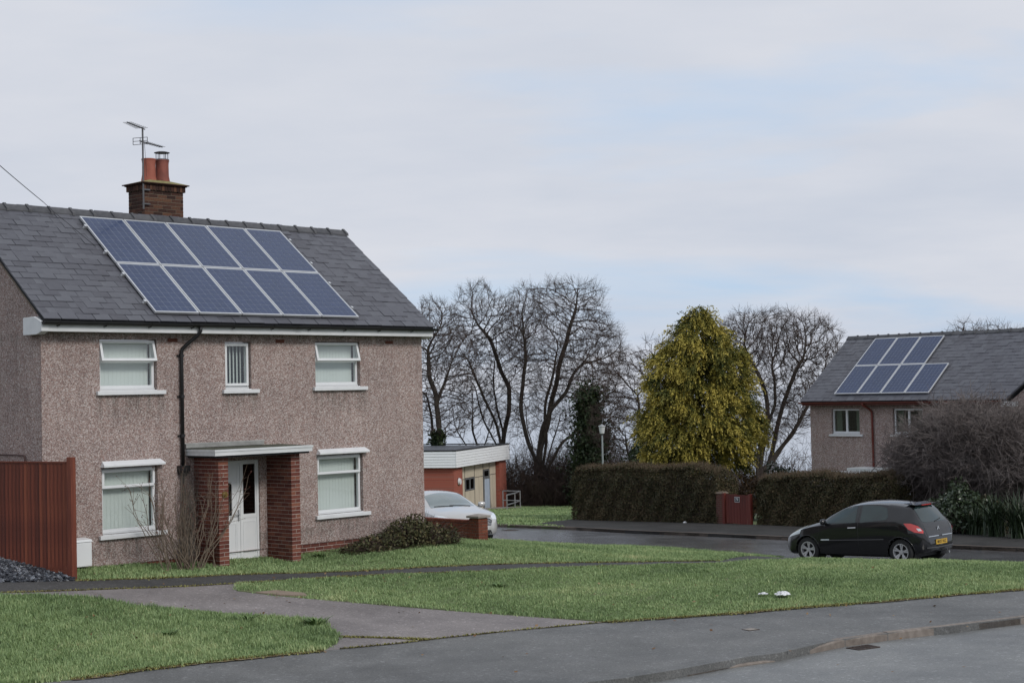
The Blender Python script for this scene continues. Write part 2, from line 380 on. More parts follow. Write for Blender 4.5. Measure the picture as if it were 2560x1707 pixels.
MAT = dict(
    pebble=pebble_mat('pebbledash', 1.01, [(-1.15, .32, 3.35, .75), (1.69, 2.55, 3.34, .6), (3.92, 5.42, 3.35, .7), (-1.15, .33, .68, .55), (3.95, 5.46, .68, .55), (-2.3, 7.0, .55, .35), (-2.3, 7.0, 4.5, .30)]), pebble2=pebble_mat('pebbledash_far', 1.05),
    slate=slate_mat('roof_slate'), slate2=slate_mat('roof_slate_far', 1.08),
    ridge=M('ridge_tile', [(0.05, 0.052, 0.058), (0.10, 0.10, 0.105)], 9, 0.75, 0.3, var=0.3),
    under=M('roofing_felt', [(0.02, 0.02, 0.022)], 4, 0.9),
    upvc=M('white_plastic', [(0.74, 0.76, 0.77), (0.80, 0.81, 0.81)], 3, 0.35, spec=0.45),
    sill=M('white_painted_sill', [(0.66, 0.67, 0.68), (0.76, 0.77, 0.77)], 5, 0.6, 0.1),
    fascia=M('painted_fascia', [(0.58, 0.60, 0.60), (0.74, 0.75, 0.75)], 2.5, 0.6, stretch=(1, 4, 4)),
    black=M('black_plastic', [(0.008, 0.008, 0.009), (0.016, 0.016, 0.017)], 5, 0.45),
    rubber=M('black_rubber', [(0.012, 0.012, 0.012), (0.022, 0.022, 0.022)], 8, 0.8),
    glass=glass_mat('window_glass', (0.95, 0.975, 0.97)),
    dglass=glass_mat('dark_glass', (0.25, 0.28, 0.28), 0.8),
    cglass=glass_mat('car_glass', (0.42, 0.52, 0.52), 0.95),
    blind=M('blind_fabric', [(0.68, 0.70, 0.67), (0.76, 0.77, 0.74)], 2, 0.85),
    frame_alu=M('panel_frame_aluminium', [(0.62, 0.63, 0.64), (0.72, 0.73, 0.74)], 4, 0.35, metal=0.6),
    cell=M('solar_cell', [(0.015, 0.031, 0.085), (0.021, 0.040, 0.105)], 9, 0.35, var=0.3, spec=.2, coat=.55, coatr=0.06),
    backsheet=M('panel_backsheet', [(0.22, 0.26, 0.33)], 4, 0.4, spec=.2, coat=.55, coatr=0.06),
    brick=brick_mat('red_brick', [(0.105, 0.036, 0.028), (0.145, 0.047, 0.035), (0.175, 0.060, 0.044), (0.235, 0.092, 0.060)]),
    brick_dark=brick_mat('chimney_brick', [(0.040, 0.022, 0.018), (0.062, 0.030, 0.023), (0.088, 0.042, 0.030), (0.135, 0.068, 0.042)]),
    brick_wall=brick_mat('garden_wall_brick', [(0.14, 0.045, 0.030), (0.18, 0.058, 0.036), (0.22, 0.075, 0.045)]),
    mortar=M('mortar', [(0.34, 0.28, 0.24), (0.46, 0.39, 0.34)], 12, 0.95, 0.3),
    mortar_dark=M('old_mortar', [(0.10, 0.08, 0.062), (0.19, 0.15, 0.11)], 9, 0.95, 0.3),
    lichen=M('mossy_cement', [(0.13, 0.12, 0.055), (0.26, 0.235, 0.09), (0.17, 0.16, 0.11)], 9, 0.95, 0.5),
    clay=M('clay_pot', [(0.30, 0.085, 0.055), (0.38, 0.125, 0.085)], 8, 0.8, 0.1, stretch=(1, 1, 0.6)),
    clay_dark=M('sooty_clay_pot', [(0.07, 0.03, 0.026), (0.24, 0.075, 0.055), (0.32, 0.11, 0.08)], 5, 0.8, 0.1, stretch=(1, 1, 0.5)),
    metal_grey=M('galvanised_steel', [(0.34, 0.35, 0.36), (0.46, 0.47, 0.48)], 6, 0.45, metal=0.7),
    aerial=M('aerial_metal', [(0.09, 0.09, 0.095), (0.15, 0.15, 0.155)], 6, 0.5, metal=0.5),
    fence=M('fence_stain', [(0.072, 0.017, 0.010), (0.145, 0.033, 0.016), (0.24, 0.066, 0.031)], 3.0, 0.65, 0.25, stretch=(9, 9, 0.7), var=0.35),
    concrete=M('concrete', [(0.23, 0.20, 0.17), (0.34, 0.31, 0.28)], 7, 0.9, 0.4),
    kerb=M('kerb_concrete', [(0.14, 0.115, 0.097), (0.205, 0.175, 0.15), (0.27, 0.235, 0.205)], 9, 0.9, 0.4, var=0.12),
    asphalt=asphalt_mat('road_asphalt', (0.140, 0.143, 0.140), (0.215, 0.219, 0.215), 0.62, 0.1),
    wetroad=asphalt_mat('damp_road_asphalt', (0.075, 0.075, 0.078), (0.12, 0.12, 0.125), 0.24, 0.05, spec=.5, grain=30),
    pave=asphalt_mat('footway_asphalt', (0.100, 0.101, 0.098), (0.165, 0.166, 0.163), 0.75, 0.08),
    path=asphalt_mat('path_asphalt', (0.050, 0.049, 0.048), (0.085, 0.083, 0.081), 0.8, 0.05, spec=.2),
    darkpath=asphalt_mat('damp_footway_asphalt', (0.030, 0.029, 0.028), (0.055, 0.053, 0.050), 0.85, 0.05, spec=.15),
    drive=asphalt_mat('pink_concrete_drive', (0.165, 0.148, 0.143), (0.245, 0.222, 0.215), 0.8, 0.08),
    soil=M('turf_soil', [(0.08, 0.105, 0.04), (0.11, 0.15, 0.055), (0.12, 0.115, 0.06)], 2.5, 0.95, 0.4),
    earth=M('rough_ground', [(0.06, 0.05, 0.035), (0.07, 0.085, 0.035)], 0.6, 0.95, 0.4),
    grass=leaf_mat('grass_blade', [(0.098, 0.150, 0.064), (0.195, 0.280, 0.115), (0.290, 0.385, 0.172), (0.43, 0.46, 0.23), (0.58, 0.49, 0.30)], 0.55, [0.15, 0.4, 0.62, 0.82, 0.97], 0.3, 1.1, 0.5),
    litter=M('crumpled_paper', [(0.72, 0.73, 0.75), (0.82, 0.82, 0.83)], 5, 0.6),
)

# ------------------------------------------------------------------ terrain: a smooth surface through levelled points
def _h1(u, v, w): return tuple(H1.w(u, v, w))
EDGE = lambda t: (7.6 + 0.69 * t, 36.7 - 0.724 * t)          # near edge of the side road, running down to the right
LEVELS = np.array([(0, 0, 0), (-8, 2, 0.1), (8, 2, -.3),
    _h1(-2.26, -.22, -4.60), _h1(-2.26, -6, -4.45), _h1(-.7, .2, -4.74), _h1(1.0, .6, -4.84), _h1(2.9, .6, -4.93), _h1(5, .3, -4.90), _h1(7.0, -.2, -4.90), _h1(7, -6, -5.0),
    (-7.58, 27.1, -1.52), (-12, 29, -1.0), (-6.6, 20, -2.0), (0.9, 21.2, -2.12), (4.75, 23.8, -2.2), (8.2, 25.6, -2.2), (9.2, 28.5, -2.2), (13, 28, -2.25),
    (-.8, 35.5, -1.86), (-.9, 40, -2.24), (-0.3, 43.0, -2.50), (4.4, 41.0, -2.65), (5.3, 39.5, -2.61), (7.0, 37.4, -2.60), (9.1, 35.2, -2.44), (11.3, 32.9, -2.29), (14.3, 29.7, -2.3),
    (7.28, 38.83, -2.82), (9.14, 37.05, -2.74), (8.3, 39.9, -2.86), (14, 37, -2.75),
    (4.3, 52.8, -3.15), (12.3, 43.7, -2.88), (-.6, 58.5, -3.35), (7.9, 54.5, -3.25), (16, 46, -3.05), (13.5, 57, -3.55), (20, 51, -3.3),
    (-1.6, 92, -5.3), (-3.4, 86, -5.0), (-9, 60, -3.3), (6, 75, -4.4), (15, 75, -4.4), (-5, 48, -2.75),
    (10, 100, -6.0), (-12, 100, -5.6), (30, 60, -3.8), (30, 30, -2.4), (-25, 30, -.3), (-25, 60, -2.5), (-30, 90, -5), (40, 90, -5.5), (-15, 10, -.5), (25, 8, -1)])
def _tps():
    P = LEVELS; n = len(P)
    d2 = ((P[:, None, :2] - P[None, :, :2]) ** 2).sum(2)
    A = np.zeros((n + 3, n + 3)); A[:n, :n] = .5 * d2 * np.log(d2 + 1e-12) + 0.2 * np.eye(n)
    A[:n, n] = 1; A[:n, n + 1:] = P[:, :2]; A[n:, :n] = A[:n, n:].T
    return np.linalg.solve(A, np.r_[P[:, 2], 0, 0, 0])
_S = _tps()
def T(x, y):
    x = np.asarray(x, float); y = np.asarray(y, float)
    d2 = (x[..., None] - LEVELS[:, 0]) ** 2 + (y[..., None] - LEVELS[:, 1]) ** 2
    return (.5 * d2 * np.log(d2 + 1e-12)) @ _S[:len(LEVELS)] + _S[-3] + _S[-2] * x + _S[-1] * y
def TZ(x, y): return float(T(np.array([x]), np.array([y]))[0])
def ground(x, y, off=0.0, t0=10, t1=130):
    d = ray(x, y); ts = np.linspace(t0, t1, 1500); P = CAM + d * ts[:, None]
    g = P[:, 2] - T(P[:, 0], P[:, 1]) - off
    i = int(np.argmax(g < 0))
    t = ts[i - 1] + (ts[i] - ts[i - 1]) * g[i - 1] / (g[i - 1] - g[i])
    return CAM + d * t
def G(*px, off=0.0): return [tuple(ground(x, y, off)[:2]) for x, y in px]
def dense(line, step=0.5):
    out = []
    for (a, b) in zip(line[:-1], line[1:]):
        n = max(1, int(math.hypot(b[0] - a[0], b[1] - a[1]) / step))
        out += [(a[0] + (b[0] - a[0]) * i / n, a[1] + (b[1] - a[1]) * i / n) for i in range(n)]
    return out + [line[-1]]
def in_poly(x, y, poly):
    inside = np.zeros(len(x), bool); n = len(poly)
    for i in range(n):
        x0, y0 = poly[i]; x1, y1 = poly[(i + 1) % n]
        c = (y0 > y) != (y1 > y)
        with np.errstate(divide='ignore', invalid='ignore'):
            c &= x < (x1 - x0) * (y - y0) / (y1 - y0 + 1e-30) + x0
        inside ^= c
    return inside
def sheet(name, poly, off, mat, step=0.6, skirt=0.12, kind='structure', extra=None, rough=0.0):
    """a draped sheet over the terrain with a skirt round its edge"""
    poly = dense(poly + [poly[0]], step)[:-1]
    P = np.array(poly); lo = P.min(0); hi = P.max(0)
    gx, gy = np.meshgrid(np.arange(lo[0], hi[0], step), np.arange(lo[1], hi[1], step)); gx = gx.ravel(); gy = gy.ravel()
    gx = gx + rng.uniform(-.1, .1, len(gx)) * step; gy = gy + rng.uniform(-.1, .1, len(gy)) * step
    k = in_poly(gx, gy, poly); gx = gx[k]; gy = gy[k]
    n = len(poly)
    pts = [Vector((a, b)) for a, b in poly] + [Vector((a, b)) for a, b in zip(gx, gy)]
    vs, es, fs, ov, oe, of = delaunay_2d_cdt(pts, [(i, (i + 1) % n) for i in range(n)], [], 1, 1e-5)
    V = np.array([(v.x, v.y) for v in vs]); z = T(V[:, 0], V[:, 1]) + off
    if extra is not None: z = z + extra(V[:, 0], V[:, 1])
    verts = [(a, b, c) for (a, b), c in zip(V, z)]
    faces = [tuple(f) for f in fs]
    # skirt
    cnt = {}
    for f in faces:
        for a, b in zip(f, f[1:] + f[:1]): cnt[(a, b)] = 1
    low = {}
    for (a, b) in list(cnt):
        if (b, a) not in cnt:
            for q in (a, b):
                if q not in low:
                    low[q] = len(verts); p = verts[q]; verts.append((p[0], p[1], p[2] - skirt))
            faces.append((b, a, low[a], low[b]))
    me = bpy.data.meshes.new(name); me.from_pydata(verts, [], faces); me.update()
    o = link(name, me, mat); o['kind'] = kind
    return o, poly

# outlines, measured in the photograph and carried on to the ground
KERB = G((1452, 1706), (1558, 1694), (1697, 1672), (1872, 1640), (1944, 1632), (2075, 1602), (2182, 1586), (2280, 1574), (2376, 1564), (2560, 1541))
_k0 = (KERB[0][0] - KERB[3][0], KERB[0][1] - KERB[3][1]); _l = math.hypot(*_k0); _k0 = (_k0[0] / _l, _k0[1] / _l)
KERB = [(KERB[0][0] + _k0[0] * 14, KERB[0][1] + _k0[1] * 14)] + KERB + [(13.2, 27.2), (20, 30.5), (30, 34)]
VERGE_LEFT = G((808, 1626), (595, 1648), (383, 1671), (178, 1699))
_d = np.array(VERGE_LEFT[-1]) - np.array(VERGE_LEFT[0]); _d = _d / np.linalg.norm(_d)
VL_END = tuple(np.array(VERGE_LEFT[-1]) + _d * 9)
VERGE_RIGHT = G((1517, 1555), (1760, 1540), (1998, 1520), (2202, 1505), (2406, 1486), (2558, 1474)) + [(12.5, 29.6), (14.6, 29.4)]
DRIVE_LOW = G((850, 1622), (1000, 1608), (1080, 1598), (1300, 1575), (1517, 1555))
DRIVE_TOP = G((591, 1477), (680, 1488), (850, 1503), (1000, 1516), (1238, 1535), (1408, 1547), (1517, 1555))
GRASS_L_TOP = G((2, 1487), (149, 1490), (238, 1497), (340, 1515), (468, 1524), (595, 1537), (808, 1550), (846, 1588), (840, 1608), (808, 1626))
PATH_TOP = G((2, 1457), (187, 1452), (383, 1446), (638, 1435), (1000, 1421.5), (1238, 1411), (1510, 1406), (1800, 1402.5))
PATH_LOW = G((2, 1482), (298, 1472), (446, 1467), (591, 1459), (850, 1442), (1000, 1435.5), (1204, 1429), (1340, 1422), (1578, 1414.5), (1800, 1409))
EDGE_LEFT = G((1217, 1349.5), (1260, 1351), (1425, 1361), (1646, 1368), (1800, 1380), (1900, 1388))
PATH_END_TOP, PATH_END_LOW = G((1958, 1393.5), (1995, 1398))
EDGE_RIGHT = [EDGE(t) for t in (0.2, 2, 4.4, 7)]
DRIVE_EDGE = [tuple(H1.w(11.9, v, 0)[:2]) for v in (-10, -7, -4.0)]
FAR_KERB = G((1236, 1313), (1420, 1320), (1600, 1330), (1800, 1338), (1980, 1346), (2360, 1366), (2558, 1374))
_f = np.array(FAR_KERB[-1]) - np.array(FAR_KERB[-2]); _f /= np.linalg.norm(_f)
FAR_KERB = [(-4.2, 60.0), (-9, 66)][::-1] + FAR_KERB + [tuple(np.array(FAR_KERB[-1]) + _f * 9), tuple(np.array(FAR_KERB[-1]) + _f * 30)]
HEDGE_DIR = np.array([0.657, -0.754]); HEDGE_N = np.array([-0.754, -0.657])
GATE = np.array([7.9, 54.5])
def hedge_pt(t, v=0.0): p = GATE + HEDGE_DIR * t + HEDGE_N * v; return (float(p[0]), float(p[1]))

# the whole ground, down over the brow to the coast, and the grey sea behind
def ground_sheet():
    xs = np.concatenate([np.linspace(-4000, -80, 12), np.arange(-60, 61, 1.5), np.linspace(80, 4000, 12)])
    ys = np.concatenate([np.array([-300, -80, -30, -12]), np.arange(-6, 118, 1.5), np.array([122, 130, 145, 170, 220, 320, 480, 700])])
    X, Y = np.meshgrid(xs, ys)
    xc = np.clip(X, -40, 45); yc = np.clip(Y, -6, 108)
    Z = T(xc, yc) - 0.15
    Z -= np.clip(Y - 108, 0, None) * 0.16
    Z = np.maximum(Z, -66)
    nx, ny = len(xs), len(ys); i = np.arange(nx * ny).reshape(ny, nx)
    F = np.stack([i[:-1, :-1], i[:-1, 1:], i[1:, 1:], i[1:, :-1]], -1).reshape(-1, 4)
    o = link('ground', np_mesh('ground', np.stack([X, Y, Z], -1), F, smooth=True), MAT['earth']); o['kind'] = 'structure'
ground_sheet()
def sea_sheet():
    m, nt, N, L, b = nodes('sea_water')
    b.inputs['Base Color'].default_value = (0.16, 0.175, 0.21, 1); set_in(b, rough=0.10, spec=0.5)
    s = MB(); s.add([(-30000, 500, -64), (30000, 500, -64), (30000, 50000, -64), (-30000, 50000, -64)], [(0, 1, 2, 3)])
    o = s.build('sea', m); o['kind'] = 'structure'
sea_sheet()

# roads, footways, drive
NEARSIDE = [(x - 3.4, y - 6.8) for x, y in KERB]
sheet('road', KERB + NEARSIDE[::-1], -0.115, MAT['asphalt'], 0.8)
BACK = [(-14, 56)]
sheet('side_road', DRIVE_EDGE + EDGE_LEFT + [PATH_END_TOP, PATH_END_LOW] + EDGE_RIGHT + [(20, 26.5), (34, 32)] + FAR_KERB[::-1], -0.05, MAT['wetroad'], 0.9)
sheet('pavement', KERB[:-2] + [(14.6, 29.4)] + VERGE_RIGHT[::-1][1:] + DRIVE_LOW[::-1] + VERGE_LEFT + [VL_END], 0.0, MAT['pave'], 0.6)
sheet('driveway', DRIVE_TOP + DRIVE_LOW[::-1][1:] + GRASS_L_TOP[::-1] + [(-9.6, 24.6), (-10.0, 25.3)] + PATH_LOW[:4], 0.004, MAT['drive'], 0.5)
sheet('path', [(-14, 26.0)] + PATH_TOP + [PATH_END_TOP, PATH_END_LOW] + PATH_LOW[::-1] + [(-14, 24.4)], 0.008, MAT['path'], 0.5)
_fk = FAR_KERB
sheet('far_pavement', _fk[3:] + [(26, 41), tuple(hedge_pt(22, .25)), tuple(hedge_pt(0, .35)), tuple(hedge_pt(-7.9, .4)), tuple(ground(1440, 1300)[:2]), tuple(ground(1340, 1312)[:2])], 0.05, MAT['darkpath'], 0.7)

def bumpy(x, y):
    return 0.02 * np.sin(x * 1.9 + 1.3 * np.sin(y * 0.9)) * np.sin(y * 1.5 + x * .4) + 0.012 * np.sin(x * 4.1 + y * 3.3) * np.sin(y * 3.7 - x * 2.2)
LAWN = {}
def lawn(key, poly, off=0.012):
    o, p = sheet('turf', poly, off, MAT['soil'], 0.5, 0.16, extra=lambda x, y: bumpy(x, y) * 0.55)
    LAWN[key] = (o, poly)
lawn('front', VERGE_LEFT[::-1] + GRASS_L_TOP[::-1][1:] + [(-10.6, 24.8), (-12.5, 19), VL_END])
lawn('middle', PATH_LOW[3:] + [PATH_END_LOW] + EDGE_RIGHT + VERGE_RIGHT[::-1] + DRIVE_TOP[::-1][1:])
lawn('house', PATH_TOP[1:] + [PATH_END_TOP] + EDGE_LEFT[::-1] + DRIVE_EDGE[::-1] + [tuple(H1.w(7.0, -10, 0)[:2]), tuple(H1.w(7.0, -.25, 0)[:2]), tuple(H1.w(-2.1, -.25, 0)[:2]), tuple(H1.w(-2.1, .78, 0)[:2])])
lawn('bank', [(-9.0, 67)] + [tuple(p) for p in FAR_KERB[1:4]] + [tuple(ground(1340, 1312)[:2]), tuple(ground(1440, 1300)[:2]), (2.2, 62.5), (5.5, 75), (4.5, 99), (-1, 100), (0.5, 92), (-3.2, 84.5), (-14, 88)], 0.03)
lawn('garden', [hedge_pt(-8.2, -.2), hedge_pt(0, -.2), hedge_pt(17, -.2), (29, 52), (24, 60), (11, 66), (4, 70)], 0.0)

# kerb stones, one by one
def kerb_run(line, name_mat, top, drop=None, side=1, parent=None, t0=0.0, width=0.125, hgt=0.24):
    """line: road edge; stones lie on the pavement side"""
    seg = np.array(dense(line, 0.05)); s = np.r_[0, np.cumsum(np.hypot(*np.diff(seg, axis=0).T))]
    L = 0.915; k = 0; a = t0
    cache = {}
    while a + L < s[-1]:
        p = [np.array([np.interp(q, s, seg[:, 0]), np.interp(q, s, seg[:, 1])]) for q in (a + .009, a + L - .009)]
        d = p[1] - p[0]; ln = np.linalg.norm(d); d /= ln; nrm = np.array([-d[1], d[0]]) * side
        z = [TZ(*p[0]) + top, TZ(*p[1]) + top]
        dz = [drop(*q) if drop else 0.0 for q in p]
        m = MB(); v = []
        for q, zz, dd in ((p[0], z[0], dz[0]), (p[1], z[1], dz[1])):
            zt = zz - dd
            c = q - p[0]
            v += [(c[0], c[1], zz - hgt - z[0]), (c[0] + nrm[0] * width, c[1] + nrm[1] * width, zz - hgt - z[0]),
                  (c[0] + nrm[0] * width, c[1] + nrm[1] * width, zt - z[0]), (c[0] + nrm[0] * .022, c[1] + nrm[1] * .022, zt - z[0]), (c[0], c[1], zt - .022 - z[0])]
        m.add(v, [(0, 1, 2, 3, 4), (9, 8, 7, 6, 5), (0, 5, 6, 1), (1, 6, 7, 2), (2, 7, 8, 3), (3, 8, 9, 4), (4, 9, 5, 0)])
        m.build('kerb_stone', name_mat, parent, loc=(p[0][0], p[0][1], z[0] + random.uniform(-.004, .004)))
        a += L; k += 1
kerb = empty('kerb', (KERB[5][0], KERB[5][1], 0)); kerb['kind'] = 'structure'; kerb.location = (0, 0, 0)
_full = np.array(KERB[6]); _low = np.array(KERB[5])
def kerb_drop(x, y):
    p = np.array([x, y]); along = (p - _full) @ (_low - _full) / ((_low - _full) @ (_low - _full)) * np.linalg.norm(_low - _full)
    return float(np.clip(along / 0.95, 0, 1) * 0.085)
kerb_run(KERB[:-2], MAT['kerb'], 0.006, kerb_drop, 1, kerb, t0=0.25)
fkerb = empty('far_kerb', (0, 0, 0)); fkerb['kind'] = 'structure'
kerb_run([tuple(p) for p in FAR_KERB[1:-1]], M('damp_kerb_concrete', [(0.085, 0.065, 0.052), (0.14, 0.112, 0.092)], 5, 0.9, 0.4, var=0.3), 0.052, None, 1, fkerb)
nkerb = empty('edging_kerb', (0, 0, 0)); nkerb['kind'] = 'structure'
kerb_run(EDGE_LEFT + [PATH_END_TOP], MAT['kerb'], 0.0, None, -1, nkerb, width=0.1)
kerb_run([PATH_END_LOW] + EDGE_RIGHT, MAT['kerb'], 0.0, None, -1, nkerb, width=0.1)

# ------------------------------------------------------------------ grass blades
def blades(name, key, label, per_m2, h0, h1, ylimit=80, avoid=None, wid=0.010, edge=None):
    o, poly = LAWN[key]
    me = o.data; me.calc_loop_triangles()
    V = np.array([v.co[:] for v in me.vertices]); F = np.array([t.vertices[:] for t in me.loop_triangles])
    a, b, c = V[F[:, 0]], V[F[:, 1]], V[F[:, 2]]
    cr = np.cross(b - a, c - a); ar = .5 * np.linalg.norm(cr, axis=1)
    up = np.abs(cr[:, 2]) / (2 * ar + 1e-9) > 0.7
    ctr = (a + b + c) / 3
    # only where the photograph could see
    px = (ctr[:, 0]) / (ctr[:, 1] + 1e-6)
    ok = up & (np.abs(px) < .46) & (ctr[:, 1] > 17) & (ctr[:, 1] < ylimit)
    F = F[ok]; ar = ar[ok]; a, b, c = a[ok], b[ok], c[ok]
    n = int(ar.sum() * per_m2)
    idx = rng.choice(len(F), n, p=ar / ar.sum())
    r1, r2 = rng.random(n), rng.random(n); k = r1 + r2 > 1; r1[k] = 1 - r1[k]; r2[k] = 1 - r2[k]
    P = a[idx] + (b - a)[idx] * r1[:, None] + (c - a)[idx] * r2[:, None]
    P[:, :2] += rng.normal(0, .035, (n, 2))           # edges creep over the tarmac
    clump = np.sin(P[:, 0] * 3.1 + 2 * np.sin(P[:, 1] * 1.7)) * np.sin(P[:, 1] * 2.7 + 1.5 * np.sin(P[:, 0] * 1.3))
    clump += .8 * np.sin(P[:, 0] * 8.3 + P[:, 1] * 2.1) * np.sin(P[:, 1] * 7.1 - P[:, 0] * 3.0)
    if avoid is not None:
        keep = ~avoid(P[:, 0], P[:, 1]); P = P[keep]; clump = clump[keep]; n = len(P)
    tus = np.sin(P[:, 0] * 5.3 + 2.2 * np.sin(P[:, 1] * 2.9 + 1)) * np.sin(P[:, 1] * 4.7 + 2 * np.sin(P[:, 0] * 2.3))
    h = (h0 + (h1 - h0) * np.clip(.42 + .30 * clump + .25 * rng.standard_normal(n) + 1.1 * np.clip(tus - .55, 0, 1), 0, 1.7)) * rng.uniform(.6, 1.15, n)
    az = rng.uniform(0, 2 * np.pi, n); lean = rng.uniform(.1, .85, n) * h
    az2 = az + 1.57 + rng.uniform(-.5, .5, n)
    w = wid * rng.uniform(.6, 1.3, n)
    B0 = P.copy(); B1 = P.copy()
    B0[:, 0] += np.cos(az2) * w; B0[:, 1] += np.sin(az2) * w; B1[:, 0] -= np.cos(az2) * w; B1[:, 1] -= np.sin(az2) * w
    B0[:, 2] -= .01; B1[:, 2] -= .01
    TP = P.copy(); TP[:, 0] += np.cos(az) * lean; TP[:, 1] += np.sin(az) * lean; TP[:, 2] += h
    Vv = np.stack([B0, B1, TP], 1).reshape(-1, 3)
    big = np.sin(P[:, 0] * .9 + 1.3 * np.sin(P[:, 1] * .55)) * np.sin(P[:, 1] * 1.15 + .8 * np.sin(P[:, 0] * .7))
    rn = np.clip(.46 + .10 * clump +   .27 * big - .22 * np.clip(tus - .45, 0, 1) + .18 * rng.standard_normal(n), 0, 1)
    dry = rng.random(n) < .04; rn[dry] = rng.uniform(.85, 1, dry.sum())
    if edge is not None:                         # drier, mossier blades along the worn edge
        e = edge(P[:, 0], P[:, 1]); rn = np.clip(rn + e * rng.uniform(.1, .45, n), 0, 1)
    me2 = np_mesh(name, Vv, np.arange(3 * n).reshape(-1, 3), rnd=np.repeat(rn, 3))
    g = link(name, me2, MAT['grass']); tag(g, label, 'grass', kind='stuff')
def near_line(line, w):
    L = np.array(dense(line, .15))
    def f(x, y):
        out = np.zeros(len(x))
        for i in range(0, len(x), 20000):
            d = np.sqrt(((x[i:i + 20000, None] - L[None, :, 0]) ** 2 + (y[i:i + 20000, None] - L[None, :, 1]) ** 2).min(1))
            out[i:i + 20000] = np.clip(1 - d / w, 0, 1)
        return out
    return f
_bare = ground(700, 1484)[:2]; _bare2 = ground(620, 1468)[:2]
def bare(x, y):
    return (((x - _bare[0]) / .9) ** 2 + ((y - _bare[1]) / .22) ** 2 < rng.uniform(.3, 1.1, len(x)))
blades('lawn_grass', 'front', 'tufty green grass of the verge at the lower left, before the driveway', 3600, .02, .075, edge=near_line(VERGE_LEFT, .22))
blades('lawn_grass', 'middle', 'wide green lawn between the footpath and the foreground pavement', 2300, .016, .055, avoid=bare, wid=.011, edge=near_line(VERGE_RIGHT, .2))
blades('lawn_grass', 'house', 'strip of green lawn along the front of the near house', 1900, .018, .06, wid=.012)
blades('lawn_grass', 'bank', 'green grass bank in front of the low brick hall', 150, .04, .10, 96, wid=.036)

# worn dirt and moss along the edges of the turf
def dirt_line(line, w, off, mat, seed):
    r = np.random.default_rng(seed); L = np.array(dense(line, .07)); d = np.gradient(L, axis=0); d /= np.linalg.norm(d, axis=1, keepdims=True) + 1e-9
    n = np.stack([-d[:, 1], d[:, 0]], 1); k = np.arange(len(L))
    wob = lambda f: .5 + .5 * np.sin(k * f + r.uniform(0, 6)) * np.sin(k * f * .37 + r.uniform(0, 6))
    a = w * (.25 + .9 * wob(.31) + .5 * r.random(len(L))); b_ = w * (.25 + .8 * wob(.23) + .5 * r.random(len(L)))
    A = L + n * a[:, None]; Bq = L - n * b_[:, None]; V = np.concatenate([A, Bq]); z = T(V[:, 0], V[:, 1]) + off; m = len(L)
    F = np.stack([np.arange(m - 1), np.arange(1, m), np.arange(m + 1, 2 * m), np.arange(m, 2 * m - 1)], 1)
    o = link('verge_dirt', np_mesh('verge_dirt', np.c_[V, z], F), mat); o['kind'] = 'structure'
_dirt = M('mossy_dirt', [(0.11, 0.075, 0.048), (0.17, 0.125, 0.07), (0.21, 0.20, 0.085)], 5, .95, .5)
dirt_line(VERGE_LEFT, .085, .016, _dirt, 1); dirt_line(VERGE_RIGHT, .07, .016, _dirt, 2); dirt_line(DRIVE_LOW, .016, .010, _dirt, 3)
dirt_line(PATH_LOW[3:], .04, .014, _dirt, 4); dirt_line(PATH_TOP[1:], .045, .014, _dirt, 5); dirt_line(G((846, 1592), (930, 1594), (1075, 1599)), .03, .0105, _dirt, 6)
dirt_line(PATH_LOW[:4], .02, .013, _dirt, 7)

_bp = G((640, 1483), (690, 1478), (760, 1485), (770, 1492), (700, 1490))
sheet('bare_patch', _bp, .03, M('bare_earth', [(0.20, 0.15, 0.11), (0.28, 0.22, 0.17)], 6, .95, .4), .3, .04)

MOSS = leaf_mat('moss_fringe', [(0.10, 0.085, 0.035), (0.20, 0.185, 0.065), (0.27, 0.27, 0.10), (0.24, 0.15, 0.07)], .8, [.1, .45, .75, 1.0], .1, 2.0, .6)
def fringe(line, per_m, w, seed, label):
    """low moss and dead grass creeping over a worn edge"""
    r = np.random.default_rng(seed); L = np.array(dense(line, .05)); s = np.r_[0, np.cumsum(np.hypot(*np.diff(L, axis=0).T))]; n = int(s[-1] * per_m)
    q = r.uniform(0, s[-1], n); x = np.interp(q, s, L[:, 0]); y = np.interp(q, s, L[:, 1])
    dx = np.gradient(L[:, 0]); dy = np.gradient(L[:, 1]); nl = np.hypot(dx, dy) + 1e-9; nx = np.interp(q, s, -dy / nl); ny = np.interp(q, s, dx / nl)
    amp = w * (.25 + .75 * np.clip(.5 + .6 * np.sin(q * 2.3 + seed) * np.sin(q * .9) + .4 * np.sin(q * 6.1), 0, 1.3)); off = r.normal(0, 1, n) * amp * .6
    x = x + nx * off; y = y + ny * off; z = T(x, y) + .008; P = np.stack([x, y, z], 1)
    az = r.uniform(0, 6.28, n); h = r.uniform(.006, .032, n); wd = r.uniform(.008, .02, n)
    d = np.stack([np.cos(az), np.sin(az), np.zeros(n)], 1)
    V = np.stack([P - d * wd[:, None], P + d * wd[:, None], P + np.stack([-np.sin(az) * h, np.cos(az) * h, h], 1)], 1).reshape(-1, 3)
    o = link('moss_fringe', np_mesh('moss_fringe', V, np.arange(3 * n).reshape(-1, 3), rnd=np.repeat(r.random(n), 3)), MOSS); tag(o, label, 'moss', kind='stuff')
fringe(VERGE_LEFT, 900, .10, 1, 'yellow-brown moss along the lower edge of the left verge')
fringe(VERGE_RIGHT, 700, .085, 2, 'yellow-brown moss where the wide lawn meets the pavement')
fringe(PATH_LOW[3:], 380, .07, 3, 'thin moss along the lower edge of the footpath'); fringe(PATH_TOP[1:], 380, .07, 4, 'thin moss along the house side of the footpath')
fringe(PATH_LOW[:4], 200, .05, 7, 'thin weeds in the joint between footpath and driveway')
